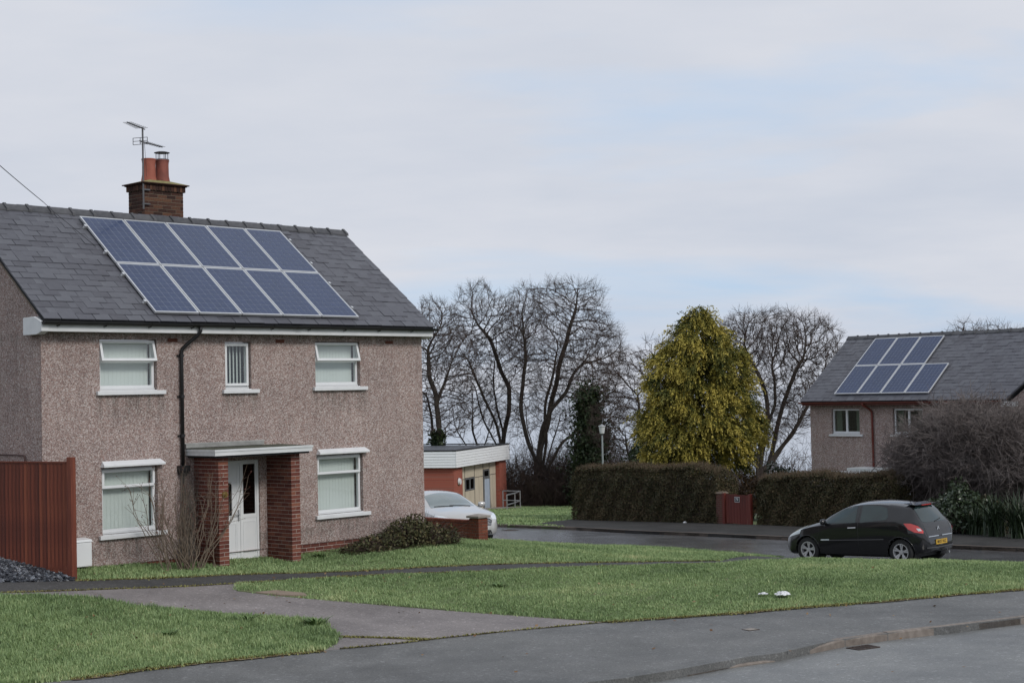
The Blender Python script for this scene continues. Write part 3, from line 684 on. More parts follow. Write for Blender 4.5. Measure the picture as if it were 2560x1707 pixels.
fringe(DRIVE_LOW, 160, .03, 5, 'thin moss in the joint between driveway and pavement'); fringe(G((846, 1592), (930, 1594), (1075, 1599)), 500, .05, 6, 'yellow moss line across the foot of the driveway')

# ------------------------------------------------------------------ shared house pieces
B = 4.9                                         # local z of the measured origin (lower left panel corner)
YF = 0.22                                       # local y of the front wall
def wall_with_holes(x0, x1, z0, z1, y, thick, holes, name, mat, parent):
    """front slab in the xz plane with rectangular openings (x0,x1,z0,z1) and their reveals"""
    xs = sorted({x0, x1, *[h[0] for h in holes], *[h[1] for h in holes]}); zs = sorted({z0, z1, *[h[2] for h in holes], *[h[3] for h in holes]})
    m = MB()
    def hole(a, c): return any(h[0] < a < h[1] and h[2] < c < h[3] for h in holes)
    for a, b in zip(xs[:-1], xs[1:]):
        for c, d in zip(zs[:-1], zs[1:]):
            if hole((a + b) / 2, (c + d) / 2): continue
            m.add([(a, y, c), (b, y, c), (b, y, d), (a, y, d)], [(0, 1, 2, 3)])
            m.add([(a, y + thick, c), (b, y + thick, c), (b, y + thick, d), (a, y + thick, d)], [(3, 2, 1, 0)])
    for a, b, c, d in holes:
        t = y + thick
        m.add([(a, y, c), (a, t, c), (a, t, d), (a, y, d)], [(0, 1, 2, 3)]); m.add([(b, y, c), (b, t, c), (b, t, d), (b, y, d)], [(3, 2, 1, 0)])
        m.add([(a, y, c), (b, y, c), (b, t, c), (a, t, c)], [(3, 2, 1, 0)]); m.add([(a, y, d), (b, y, d), (b, t, d), (a, t, d)], [(0, 1, 2, 3)])
    t = y + thick
    m.add([(x0, y, z1), (x1, y, z1), (x1, t, z1), (x0, t, z1)], [(0, 1, 2, 3)])
    return m.build(name, mat, parent)
def ring(m, x0, x1, z0, z1, y0, y1, w):
    """a rectangular frame of width w"""
    m.box(x0, x1, y0, y1, z0, z0 + w); m.box(x0, x1, y0, y1, z1 - w, z1)
    m.box(x0, x0 + w, y0, y1, z0 + w, z1 - w); m.box(x1 - w, x1, y0, y1, z0 + w, z1 - w)
def window(house, x0, x1, z0, z1, kind, sill=(0.08, 0.16), hood=False, transom=None, blind='full', mats=None, rec=0.085):
    """frame mesh as the part; panes, sash, sill, hood and blind slats below it"""
    fm = MB(); y0 = YF + rec; y1 = y0 + .06
    ring(fm, x0 + .012, x1 - .012, z0 + .035, z1 - .012, y0, y1, .052)
    fm.box(x0 + .012, x1 - .012, y0 - .02, y1, z0 + .002, z0 + .033)             # sub sill
    if transom: fm.box(x0 + .064, x1 - .064, y0 + .001, y1 - .001, transom - .028, transom + .028)
    if kind == 'pair':
        xm = (x0 + x1) / 2; fm.box(xm - .04, xm + .04, y0 + .001, y1 - .001, z0 + .087, z1 - .064)
    fr = fm.build('window', MAT['upvc'], house)
    a, b, c, d = x0 + .06, x1 - .06, z0 + .083, z1 - .06
    def pane(a, b, c, d, y=None, rot=None, loc=None):
        p = MB()
        if rot is None:
            p.box(a, b, y0 + .026, y0 + .032, c, d); p.build('pane', MAT['glass'], fr)
        else:
            p.box(a, b, -.003, .003, c, d); p.build('pane', MAT['glass'], fr, loc=loc, rot=rot)
    def sash(a, b, c, d, ang):
        """sash hinged at its top edge"""
        s = MB(); h = d - c
        ring(s, a, b, -h, 0, -.03, .03, .052)
        s.build('sash', MAT['upvc'], fr, loc=(0, y0 - .012, d), rot=(-ang, 0, 0), bevel=.006)
        pane(a + .05, b - .05, -h + .05, -.05, rot=(-ang, 0, 0), loc=(0, y0 - .012, d))
        if ang > .05:
            st = MB(); st.cyl((a + .1, y0 + .02, c + .03), (a + .1, y0 - .01 - math.sin(ang) * h, c + .05), .006, n=6); st.build('stay', MAT['metal_grey'], fr)
    if kind == 'fan_open':
        sash(x0 + .02, x1 - .02, transom - .01, z1 - .02, R(15)); pane(a, b, c, transom - .02)
    elif kind == 'fan':
        sash(x0 + .03, x1 - .03, transom - .012, z1 - .03, 0.0); pane(a, b, c, transom - .02)
    elif kind == 'single':
        sash(x0 + .03, x1 - .03, z0 + .06, z1 - .03, 0.0)
    elif kind == 'pair':
        xm = (x0 + x1) / 2; pane(a, xm - .03, c, d); pane(xm + .03, b, c, d)
    if sill:
        sm = MB(); sm.box(x0 - .085, x1 + .155, YF - .075, YF - .002, z0 - .088, z0 - .012); sm.box(x0 + .001, x1 - .001, YF - .002, YF + rec + .02, z0 - .02, z0 + .0)
        sm.build('sill', MAT['sill'], fr, bevel=.006)
    if hood:
        hm = MB(); za = z1 + .02
        hm.add([(x0 - .03, YF - .13, za), (x1 + .10, YF - .13, za), (x1 + .10, YF - .13, za + .045), (x0 - .03, YF - .13, za + .045),
                (x0 - .03, YF - .001, za), (x1 + .10, YF - .001, za), (x1 + .06, YF - .001, za + .115), (x0 + .01, YF - .001, za + .115)],
               [(0, 1, 2, 3), (0, 4, 5, 1), (3, 2, 6, 7), (0, 3, 7, 4), (1, 5, 6, 2), (4, 7, 6, 5)])
        hm.build('hood', MAT['sill'], fr, bevel=.008)
    # vertical blind
    if blind:
        n = max(5, int(round((b - a) / .085))); w = (b - a) / n
        s = MB(); s.box(-w * .56, w * .56, -.0008, .0008, c - z0 - .02, d - z0); first = None
        ang = {'full': R(4), 'turned': R(36)}[blind]
        for i in range(n):
            rz = ang + random.uniform(-.05, .05)
            if first is None:
                first = s.build('blind_slat', MAT['blind'], fr, loc=(a + w * (i + .5), y1 + .07, z0), rot=(0, 0, rz))
            else: put(first, fr, (a + w * (i + .5), y1 + .07, z0), (0, 0, rz))
        hd = MB(); hd.box(a, b, y1 + .05, y1 + .09, d - .01, d + .03); hd.build('head_rail', MAT['upvc'], fr)
    return fr
def brick_mesh(cache, mat, l, d, h):
    k = (round(l, 3), round(d, 3), round(h, 3), mat.name)
    if k not in cache:
        m = MB(); c = .003
        vs = []
        for z, i in ((0, c), (c, 0), (h - c, 0), (h, c)):
            vs += [(i, i, z), (l - i, i, z), (l - i, d - i, z), (i, d - i, z)]
        fs = [(3, 2, 1, 0), (12, 13, 14, 15)]
        for q in range(3):
            for e in range(4): fs.append((q * 4 + e, q * 4 + (e + 1) % 4, q * 4 + 4 + (e + 1) % 4, q * 4 + 4 + e))
        m.add(vs, fs); me = m.mesh('brick'); me.materials.append(mat); cache[k] = me
    return cache[k]
BC = {}
def brick(parent, mat, x, y, z, l, d, h=.065, rz=0.0):
    o = bpy.data.objects.new('brick', brick_mesh(BC, mat, l, d, h)); COL.objects.link(o); o.parent = parent
    j = random.uniform(-.0025, .0025)
    o.location = (x + (j if rz == 0 else 0), y + j, z); o.rotation_euler = (0, 0, rz)
    return o
def course_x(parent, mat, x0, x1, y, z, d, odd, L=.215, gap=.010, h=.065):
    """one course of stretchers along x"""
    x = x0; first = True
    while x < x1 - .02:
        l = (.1025 if (odd and first) else L); l = min(l, x1 - x); first = False
        if x1 - (x + l + gap) < .04: l = x1 - x
        brick(parent, mat, x, y, z, l, d, h); x += l + gap
def slate_roof(house, x0, x1, ye, ze, rp, slope, mat, nparts, skip=None, gauge=.185, width=.345, near=None):
    c, s = math.cos(rp), math.sin(rp)
    m = MB(); m.box(-width / 2 + .007, width / 2 - .007, 0, .42, -.013, .005); me = m.mesh('slate'); me.materials.append(mat)
    rows = int(slope / gauge); lst = []
    for j in range(rows):
        off = (width / 2 if j % 2 else 0)
        k0 = int((x1 - x0) / width) + 2
        for k in range(k0):
            xa = x0 + k * width - off; xb = xa + width
            a, b = max(xa, x0), min(xb, x1)
            if b - a < .05: continue
            xc = (a + b) / 2; sc = j * gauge
            if skip and skip(xc, sc): continue
            lst.append((xc, sc, b - a))
    key = near or (lambda x, s: x + s * .4)
    lst.sort(key=lambda q: key(q[0], q[1]))
    tilt = .030
    rest = MB()
    for i, (xc, sc, w) in enumerate(lst):
        js = sc + random.uniform(-.006, .006); lift = .026 + random.uniform(-.004, .006)
        yaw = random.uniform(-.012, .012)
        if i < nparts:
            o = bpy.data.objects.new('slate', me); COL.objects.link(o); o.parent = house
            o.location = (xc, ye + js * c - lift * s, ze + js * s + lift * c)
            o.rotation_euler = (rp - tilt, 0, yaw); o.scale = (w / width, 1, 1)
        else:
            rest.cur = random.random()
            al = rp - tilt; ca, sa = math.cos(al), math.sin(al); vs = []
            for (px, py, pz) in ((-w / 2 + .006, 0, 0), (w / 2 - .006, 0, 0), (w / 2 - .006, .42, 0), (-w / 2 + .006, .42, 0), (-w / 2 + .006, 0, -.018), (w / 2 - .006, 0, -.018)):
                px2 = px - yaw * py
                vs.append((xc + px2, ye + js * c - lift * s + py * ca - pz * sa, ze + js * s + lift * c + py * sa + pz * ca))
            rest.add(vs, [(0, 1, 2, 3), (4, 5, 1, 0)])
    if rest.v:
        o = rest.build('slate_courses', mat, house, rnd=True); o['kind'] = 'stuff'
def ridge_run(house, x0, x1, yr, zr, rp, mat, tile=.47):
    m = MB(); t = rp; w = .17; th = .018
    c, s = math.cos(t), math.sin(t)
    prof = [(-w * c, -w * s), (0, .012), (w * c, -w * s), (w * c, -w * s + th * 1.6), (0, .012 + th * 1.6), (-w * c, -w * s + th * 1.6)]
    m.prism(prof, .004, tile - .004, 0)
    g = 1.16; prof2 = [(p[0] * g, p[1] * g + .016) for p in prof]
    m.prism([(p[0] * g, p[1] * 1.0 - .004) for p in prof[:3]] + [(p[0] * 1.12, p[1] + .028) for p in prof[3:]], tile - .05, tile + .012, 0)
    n = int(round((x1 - x0) / tile)); first = None
    for i in range(n):
        loc = (x0 + i * (x1 - x0) / n, yr, zr + random.uniform(-.006, .006)); rot = (0, random.uniform(-.006, .006), 0)
        if first is None: first = m.build('ridge_tile', mat, house, loc, rot)
        else: put(first, house, loc, rot)
PW, PL, PG = 0.992, 1.65, 0.02
CELL = {}
def panel_proto(cells):
    """meshes of one solar panel: frame, back sheet, cell(s)"""
    f = MB(); w = .030
    f.box(0, PW, 0, w, -.04, 0); f.box(0, PW, PL - w, PL, -.04, 0); f.box(0, w, w, PL - w, -.04, 0); f.box(PW - w, PW, w, PL - w, -.04, 0)
    fm = f.mesh('frame'); fm.materials.append(MAT['frame_alu'])
    b = MB(); b.box(w, PW - w, w, PL - w, -.03, -.008); bm = b.mesh('back_sheet'); bm.materials.append(MAT['backsheet'])
    px = (PW - 2 * w - .012) / 6; py = (PL - 2 * w - .012) / 10; g = .012
    def q(m, x, y): m.box(x, x + px - g, y, y + py - g, -.008, -.0045)
    if cells:
        c = MB(); q(c, 0, 0); cm = c.mesh('cell'); cm.materials.append(MAT['cell'])
        pos = [(w + .006 + i * px + g / 2, w + .006 + j * py + g / 2, 0) for j in range(10) for i in range(6)]
        return fm, bm, cm, pos
    c = MB()
    for j in range(10):
        for i in range(6): c.cur = random.random(); q(c, w + .006 + i * px + g / 2, w + .006 + j * py + g / 2)
    cm = c.mesh('cells', rnd=True); cm.materials.append(MAT['cell']); return fm, bm, cm, None
def solar_panel(fr, u, s, proto, label, group):
    rp = fr.rp; fm, bm, cm, pos = proto
    p = fr.w(u, -s * math.cos(rp), s * math.sin(rp))
    root = bpy.data.objects.new('solar_panel', None); COL.objects.link(root); root.empty_display_size = .2
    root.matrix_world = Matrix.Translation(Vector(p)) @ Matrix.Rotation(fr.yaw, 4, 'Z') @ Matrix.Rotation(rp, 4, 'X')
    tag(root, label, 'solar panel', group)
    link('frame', fm, None, root); link('back_sheet', bm, None, root)
    if pos is None:
        o = link('cell_grid', cm, None, root); o['kind'] = 'stuff'
    else:
        for q in pos: link('cell', cm, None, root, loc=q)

# ------------------------------------------------------------------ the near house
def near_house():
    H = empty('pebbledash_house', tuple(H1.w(0, 0, -B)), H1.yaw)
    tag(H, 'large near pebbledash house with brick porch, chimney and grey slate roof', 'house')
    holes = dict(UL=(-1.07, .16, -1.462, -.52), UM=(1.735, 2.365, -1.475, -.545), UR=(4.01, 5.23, -1.455, -.525),
                 LL=(-1.055, .145, -4.105, -2.895), LR=(4.02, 5.255, -4.108, -2.886), DO=(1.21, 2.53, -4.93, -2.885))
    hz = {k: (a, b, c + B, d + B) for k, (a, b, c, d) in holes.items()}
    XL, XR = -2.255, 7.035; YB = YF + 5.4
    zt = B - .40; zpl = B - 4.675
    hz2 = [v for k, v in hz.items() if k != 'DO'] + [(hz['DO'][0], hz['DO'][1], zpl - 1, hz['DO'][3])]
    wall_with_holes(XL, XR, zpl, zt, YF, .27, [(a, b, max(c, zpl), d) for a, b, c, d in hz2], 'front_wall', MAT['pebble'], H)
    rp = H1.rp; ye, ze = -.10, B - .2047; slope = 3.80; yr = 2.90; zr = ze + (yr - ye) * math.tan(rp)
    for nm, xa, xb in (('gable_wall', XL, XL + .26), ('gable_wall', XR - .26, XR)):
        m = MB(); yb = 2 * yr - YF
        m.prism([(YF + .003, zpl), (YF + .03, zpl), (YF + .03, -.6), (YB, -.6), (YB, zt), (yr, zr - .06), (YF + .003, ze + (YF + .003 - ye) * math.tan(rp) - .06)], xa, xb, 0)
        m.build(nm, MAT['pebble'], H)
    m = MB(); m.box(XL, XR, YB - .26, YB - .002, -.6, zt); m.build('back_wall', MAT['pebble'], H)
    m = MB(); m.box(XL + .3, XR - .3, YF + .3, YB - .3, B - 2.45, B - 2.25); m.build('upper_floor', MAT['under'], H)
    # plinth of bricks under the render
    pl = MB(); pl.box(XL + .012, 1.0, YF + .022, YF + .25, -.7, zpl - .006); pl.box(2.75, XR - .012, YF + .022, YF + .25, -.7, zpl - .006)
    plo = pl.build('plinth', MAT['mortar'], H)
    for j in range(4):
        z = zpl - .012 - .065 - j * .075
        course_x(plo, MAT['brick'], XL + .008, .95, YF + .018, z, .09, j % 2); course_x(plo, MAT['brick'], 2.93, XR - .008, YF + .018, z, .09, j % 2)
    # roof deck, slates, ridge
    m = MB()
    for sgn in (1, -1):
        pts = [(ye + .02, ze - .0), (yr, zr - .012), (yr, zr - .075), (ye + .02, ze - .06)]
        if sgn < 0: pts = [(2 * yr - a, b) for a, b in pts][::-1]
        m.prism(pts, -2.36, 7.12, 0)
    rf = m.build('roof', MAT['under'], H)
    def skip(x, s):
        return .45 < x < 4.75 and .62 < s < 3.35
    slate_roof(rf, -2.375, 7.135, ye, ze, rp, slope - .05, MAT['slate'], 300, skip)
    # back slope, covered as one
    bk = MB(); c, s = math.cos(rp), math.sin(rp)
    bk.prism([(2 * yr - ye, ze + .012), (yr + .01, zr + .012), (yr + .01, zr + .002), (2 * yr - ye, ze + .002)], -2.37, 7.13, 0)
    bk.build('back_slope', MAT['slate'], rf)
    ridge_run(rf, -2.40, 7.14, yr, zr + .03, rp, MAT['ridge'])
    vg = MB()
    for xa, xb in ((-2.372, -2.255), (7.035, 7.132)):
        vg.prism([(YF - .05, ze + (YF - .05 - ye) * math.tan(rp) - .058), (yr, zr - .075), (yr, zr - .10), (YF - .05, ze + (YF - .05 - ye) * math.tan(rp) - .085)], xa, xb, 0)
    vg.build('verge', MAT['mortar_dark'], rf)
    # eaves
    fm = MB(); fm.box(-2.33, 7.10, -.055, -.033, B - .40, B - .235); fm.build('fascia_board', MAT['fascia'], H)
    sm = MB(); sm.box(-2.33, 7.10, -.032, YF + .02, B - .398, B - .385); sm.build('soffit', MAT['fascia'], H)
    be = MB(); be.prism([(-.06, B - .40), (.10, B - .452), (.58, B - .452), (.58, B - .14 + .0), (.20, B - .14 + .01), (-.06, B - .232)], -2.40, -2.258, 0)
    be.build('box_end', MAT['sill'], H, bevel=.006)
    be = MB(); be.prism([(-.06, B - .40), (.10, B - .452), (.58, B - .452), (.58, B - .16), (.20, B - .16), (-.06, B - .232)], 7.038, 7.125, 0)
    be.build('box_end', MAT['sill'], H, bevel=.006)
    g = MB(); n = 9; r = .058; prof = [(-.115 + r * math.cos(math.pi + math.pi * i / (n - 1)), B - .228 + r * math.sin(math.pi + math.pi * i / (n - 1))) for i in range(n)]
    prof2 = [(-.115 + (r - .006) * math.cos(math.pi + math.pi * i / (n - 1)), B - .228 + (r - .006) * math.sin(math.pi + math.pi * i / (n - 1))) for i in range(n)]
    g.prism(prof + prof2[::-1], -2.40, 7.19, 0); go = g.build('gutter', MAT['black'], H)
    for x in np.arange(-2.1, 7.1, .95):
        b = MB(); b.prism([(-.05, B - .22), (-.05, B - .30), (-.115, B - .292), (-.18, B - .228), (-.186, B - .228), (-.12, B - .302), (-.045, B - .315), (-.04, B - .22)], x, x + .03, 0); b.build('gutter_bracket', MAT['black'], go)
    for x in (.93, 3.35): m = MB(); m.prism([(p[0], p[1]) for p in [(-.115 + .066 * math.cos(math.pi + math.pi * i / 8), B - .226 + .066 * math.sin(math.pi + math.pi * i / 8)) for i in range(9)]], x - .07, x + .07, 0); m.build('gutter_joint', MAT['black'], go)
    dp = MB(); yp = YF - .055
    dp.tube([(.93, -.115, B - .27), (.93, -.115, B - .36), (.90, -.05, B - .45), (.76, .08, B - .60), (.69, yp - .005, B - .70), (.68, yp, B - .80), (.68, yp, B - 2.95)], .036, 10)
    dpo = dp.build('downpipe', MAT['black'], H, smooth=True)
    for z in (-.82, -1.6, -2.35): m = MB(); m.cyl((.68, yp, B + z - .03), (.68, yp, B + z + .03), .044, n=10); m.box(.60, .76, yp + .02, YF, B + z - .015, B + z + .015); m.build('pipe_clip', MAT['black'], dpo)
    m = MB(); m.tbox(.575, .785, YF - .14, YF - .001, B - 3.02, B - 2.92, 0, 0); m.add([(.575, YF - .14, B - 3.02), (.785, YF - .14, B - 3.02), (.785, YF - .001, B - 3.02), (.575, YF - .001, B - 3.02), (.645, YF - .10, B - 3.13), (.715, YF - .10, B - 3.13), (.715, YF - .02, B - 3.13), (.645, YF - .02, B - 3.13)], [(0, 1, 5, 4), (1, 2, 6, 5), (2, 3, 7, 6), (3, 0, 4, 7), (4, 5, 6, 7)])
    m.build('hopper', MAT['black'], dpo)
    m = MB(); m.tube([(.68, yp, B - 3.1), (.68, yp, B - 4.8)], .033, 10); m.build('lower_pipe', MAT['black'], dpo)
    m = MB(); m.tube([(XL - .02, 4.0, B - 2.605), (XL - .03, 1.3, B - 2.60), (XL - .03, .80, B - 2.60), (XL - .03, .77, B - 2.63), (XL - .03, .77, B - 3.6)], .014, 8)
    m.build('gable_pipe', M('brown_pipe', [(0.07, 0.035, 0.03)], 5, 0.6), H)
    tc = M('terracotta_vent', [(0.10, 0.035, 0.022), (0.15, 0.05, 0.03)], 8, 0.85)
    for x in (.52, 3.10, 6.07):
        m = MB(); m.box(x - .11, x + .11, YF - .006, YF + .02, B - .56, B - .49)
        for k in range(5): m.box(x - .1 + k * .042, x - .075 + k * .042, YF - .012, YF - .004, B - .55, B - .50)
        m.build('air_brick', tc, H)
    # windows
    w = lambda k, *a, **b: window(H, *hz[k], *a, **b)
    w('UL', 'fan_open', transom=B - .93); w('UM', 'single', blind='turned'); w('UR', 'fan_open', transom=B - .93)
    w('LL', 'fan', transom=B - 3.255, hood=True); w('LR', 'fan', transom=B - 3.27, hood=True)
    # porch
    ztop = B - 2.79; zb = B - 5.02; vf = -.569
    for (xa, xb) in ((.964, 1.190), (2.703, 2.919)):
        core = MB(); core.box(xa + .004, xb - .004, vf + .004, YF + .02, zb, ztop - .004)
        pw = core.build('porch_wall', MAT['mortar'], H)
        z = zb + .005; j = 0; ln = YF - vf
        while z + .065 < ztop + .03:
            w2 = xb - xa; half = (w2 - .010) / 2
            if j % 2 == 0:
                brick(pw, MAT['brick'], xa, vf, z, w2, .1025)
                ys = vf + .1125; rows = 2
            else: ys = vf; rows = 2
            for q in range(2):
                y = ys
                while y < YF - .03:
                    l = min(.215, YF - y)
                    brick(pw, MAT['brick'], xa + q * (half + .010), y, z, half, l)
                    y += l + .010
            z += .075; j += 1
    cn = MB(); cn.box(.82, 3.06, -.70, YF - .002, B - 2.775, B - 2.735); co = cn.build('porch_canopy', MAT['under'], H)
    f1 = MB(); f1.box(.768, 3.107, -.746, -.722, B - 2.735, B - 2.66); f1.box(.768, .790, -.7218, YF - .002, B - 2.735, B - 2.66); f1.box(3.085, 3.107, -.7218, YF - .002, B - 2.735, B - 2.66); f1.build('lower_fascia', MAT['fascia'], co)
    f2 = MB(); f2.box(.755, 3.12, -.760, -.722, B - 2.659, B - 2.618); f2.box(.755, .790, -.7218, YF - .002, B - 2.659, B - 2.618); f2.box(3.085, 3.12, -.7218, YF - .002, B - 2.659, B - 2.618); f2.build('upper_fascia', MAT['fascia'], co)
    rfm = MB(); rfm.add([(.79, -.722, B - 2.626), (3.085, -.722, B - 2.626), (3.085, YF - .003, B - 2.60), (.79, YF - .003, B - 2.60), (.79, -.722, B - 2.73), (3.085, -.722, B - 2.73), (3.085, YF - .003, B - 2.73), (.79, YF - .003, B - 2.73)], [(0, 1, 2, 3), (4, 7, 6, 5), (0, 4, 5, 1), (1, 5, 6, 2), (2, 6, 7, 3), (3, 7, 4, 0)])
    rfm.build('canopy_felt', M('mossy_felt', [(0.04, 0.042, 0.035), (0.09, 0.10, 0.06)], 6, 0.95, 0.4), co)
    fl = MB(); fl.box(.76, 2.62, YF - .05, YF - .001, B - 2.592, B - 2.52); fl.tbox(.75, 2.66, YF - .035, YF - .001, B - 2.519, B - 2.50, .0, .01)
    fl.build('flashing', M('lead_flashing', [(0.20, 0.20, 0.19), (0.36, 0.36, 0.34)], 7, 0.7, 0.2), co)
    # inner porch: front door and side light
    yd = YF + .035
    a, b, c, d = hz['DO']
    m = MB(); m.box(2.532, 2.703, YF + .02, YF + .2, zb, ztop - .002); m.box(1.19, 1.212, YF + .02, YF + .2, zb, ztop - .002); m.build('inner_wall', MAT['pebble'], H)
    m = MB(); m.box(a - .01, b + .16, YF + .021, YF + .2, d, d + .12); m.build('lintel', MAT['under'], H)
    fr = MB(); ring(fr, a + .004, b - .002, c, d - .004, yd, yd + .07, .05); fr.box(2.075, 2.125, yd + .001, yd + .069, c + .05, d - .054); fo = fr.build('door_frame', MAT['upvc'], H, bevel=.004)
    dm = MB(); x0, x1, z0, z1 = a + .055, 2.073, c + .052, d - .056
    gx0, gx1, gz0, gz1 = 1.44, 1.885, B - 3.98, B - 3.22
    dm.box(x0, gx0, yd + .012, yd + .055, z0, z1); dm.box(gx1, x1, yd + .012, yd + .055, z0, z1); dm.box(gx0, gx1, yd + .012, yd + .055, z0, gz0); dm.box(gx0, gx1, yd + .012, yd + .055, gz1, z1)
    do = dm.build('front_door', MAT['upvc'], H)
    tr = MB(); zz = [(gx0, gz0), (gx1, gz0), (gx1, gz1 - .13), ((gx0 + gx1) / 2, gz1), (gx0, gz1 - .13)]
    for p, q in zip(zz, zz[1:] + zz[:1]): tr.cyl((p[0], yd + .012, p[1]), (q[0], yd + .012, q[1]), .014, n=6)
    tr.prism([(gx1, gz1 - .13), (gx1, gz1), ((gx0 + gx1) / 2, gz1)], yd + .013, yd + .05, 1); tr.prism([(gx0, gz1), (gx0, gz1 - .13), ((gx0 + gx1) / 2, gz1)], yd + .013, yd + .05, 1)
    ring(tr, x0 + .10, x1 - .10, B - 4.72, B - 4.12, yd + .004, yd + .0118, .02); ring(tr, x0 + .07, x1 - .07, z0 + .07, z1 - .07, yd + .006, yd + .0118, .014)
    tr.build('moulding', MAT['upvc'], do)
    m = MB(); m.box(gx0, gx1, yd + .03, yd + .036, gz0, gz1); m.build('door_glass', MAT['dglass'], do)
    m = MB(); m.box(2.015, 2.045, yd - .004, yd + .011, B - 4.08, B - 3.86); m.cyl((2.03, yd - .045, B - 3.95), (2.03, yd, B - 3.95), .011, n=8); m.cyl((2.035, yd - .045, B - 3.95), (1.92, yd - .045, B - 3.95), .010, n=8); m.build('door_handle', MAT['metal_grey'], do)
    sl = MB(); sl.box(2.127, 2.478, yd + .02, yd + .05, c + .052, B - 4.03); sl.box(2.127, 2.478, yd + .012, yd + .058, B - 4.03, B - 3.985); ring(sl, 2.127, 2.478, B - 3.985, d - .056, yd + .014, yd + .05, .03); ring(sl, 2.15, 2.455, c + .09, B - 4.10, yd + .012, yd + .0198, .012)
    so = sl.build('side_light', MAT['upvc'], H)
    m = MB(); m.box(2.157, 2.448, yd + .03, yd + .036, B - 3.955, d - .087); m.build('side_glass', MAT['dglass'], so)
    m = MB(); m.box(a, b, YF + .6, YF + .62, c, d); m.build('hallway_shadow_wall', M('hall_shade', [(0.05, 0.045, 0.04)], 3, 0.9), H)  # dark sheet behind the door glass, hallway shade put into its colour
    m = MB(); m.box(2.06, 2.56, yd - .24, yd + .02, B - 5.05, c - .002); m.build('door_step', MAT['concrete'], H, bevel=.01)
    m = MB(); m.box(1.195, 2.70, -.50, YF + .02, B - 5.06, B - 4.975); m.build('porch_floor', MAT['concrete'], H)
    m = MB(); m.cyl((1.10, vf - .018, B - 3.48), (1.10, vf - .001, B - 3.48), .062, .066, 20); m.cyl((1.10, vf - .03, B - 3.48), (1.10, vf - .018, B - 3.48), .03, .045, 14); m.build('brass_plaque', M('aged_brass', [(0.20, 0.13, 0.035), (0.30, 0.20, 0.06)], 12, 0.5, metal=0.7), H)
    # chimney
    cx0, cx1, cy0, cy1 = 1.85, 2.82, 3.12, 3.72; cz0 = zr - .55; cz1 = B + 2.765
    m = MB(); m.box(cx0 + .004, cx1 - .004, cy0 + .004, cy1 - .004, cz0 - .4, cz1); ch = m.build('chimney', MAT['mortar_dark'], rf)
    z = cz1 - .07; j = 0
    bd = MAT['brick_dark']
    while z > cz0 - .05:
        for y in (cy0, cy1 - .1025): course_x(ch, bd, cx0, cx1, y, z, .1025, j % 2)
        for x in (cx0, cx1 - .1025):
            y = cy0 + .1125 + (.0 if j % 2 else .0)
            while y < cy1 - .13:
                l = min(.215 if (j % 2 or y > cy0 + .2) else .16, cy1 - .1125 - y); brick(ch, bd, x, y, z, .1025, l); y += l + .010
        z -= .075; j += 1
    o = .035                                    # soldier band and oversailing courses
    x = cx0 - o
    while x < cx1 + o - .05:
        brick(ch, bd, x, cy0 - o, cz1 + .006, .065, .06, .11); brick(ch, bd, x, cy1 + o - .06, cz1 + .006, .065, .06, .11); x += .0752
    y = cy0 + .03
    while y < cy1 + o - .12:
        brick(ch, bd, cx0 - o, y, cz1 + .006, .06, .065, .11); brick(ch, bd, cx1 + o - .06, y, cz1 + .006, .06, .065, .11); y += .0752
    m = MB(); m.box(cx0 - .02, cx1 + .02, cy0 - .02, cy1 + .02, cz1 + .002, cz1 + .117); m.build('band_core', MAT['mortar_dark'], ch)
    m = MB(); m.box(cx0 - .06, cx1 + .06, cy0 - .06, cy1 + .06, cz1 + .118, cz1 + .140); m.box(cx0 - .10, cx1 + .10, cy0 - .10, cy1 + .10, cz1 + .141, cz1 + .162); m.build('tile_creasing', MAT['brick_dark'], ch)
    m = MB(); m.tbox(cx0 - .095, cx1 + .095, cy0 - .095, cy1 + .095, cz1 + .163, cz1 + .215, .20, .14); m.tbox(cx0 + .105, cx1 - .105, cy0 + .045, cy1 - .045, cz1 + .2152, cz1 + .25, .12, .1)
    m.build('flaunching', MAT['lichen'], ch)
    pz = cz1 + .215; py = 3.42
    for x, mt in ((2.165, MAT['clay']), (2.50, MAT['clay_dark'])):
        p = MB(); p.lathe([(.165, pz), (.160, pz + .06), (.142, pz + .16), (.138, pz + .40), (.146, pz + .47), (.152, pz + .475), (.152, pz + .50), (.128, pz + .50), (.122, pz + .30)], 20, (x, py))
        p.build('chimney_pot', mt, ch, smooth=True, auto=40)
    m = MB(); zc = pz + .50
    m.lathe([(.150, zc + .001), (.150, zc + .02), (.13, zc + .02)], 20, (2.50, py))
    for k in range(6):
        t = k * math.pi / 3 + .3; m.cyl((2.50 + .125 * math.cos(t), py + .125 * math.sin(t), zc + .01), (2.50 + .125 * math.cos(t), py + .125 * math.sin(t), zc + .16), .008, n=6)
    m.lathe([(.165, zc + .155), (.168, zc + .165), (.10, zc + .185), (.01, zc + .19)], 20, (2.50, py)); m.build('cowl', MAT['aerial'], ch)
    c, s = math.cos(rp), math.sin(rp)
    for sl in (.36, 1.28, 2.05, 2.97):
        m = MB(); m.prism([(sl * c + a * c - q * s, B + sl * s + a * s + q * c) for a, q in ((-.02, -.085), (.02, -.085), (.02, -.042), (-.02, -.042))], -.07, 5.13, 0); m.build('mounting_rail', MAT['frame_alu'], rf)
        for xx in (-.035, 5.095): m = MB(); m.prism([(sl * c + a * c - q * s, B + sl * s + a * s + q * c) for a, q in ((-.03, -.042), (.03, -.042), (.03, .004), (-.03, .004))], xx - .025, xx + .025, 0); m.build('end_clamp', MAT['frame_alu'], rf)
    return H
NEAR_HOUSE = near_house()
_proto = panel_proto(True)
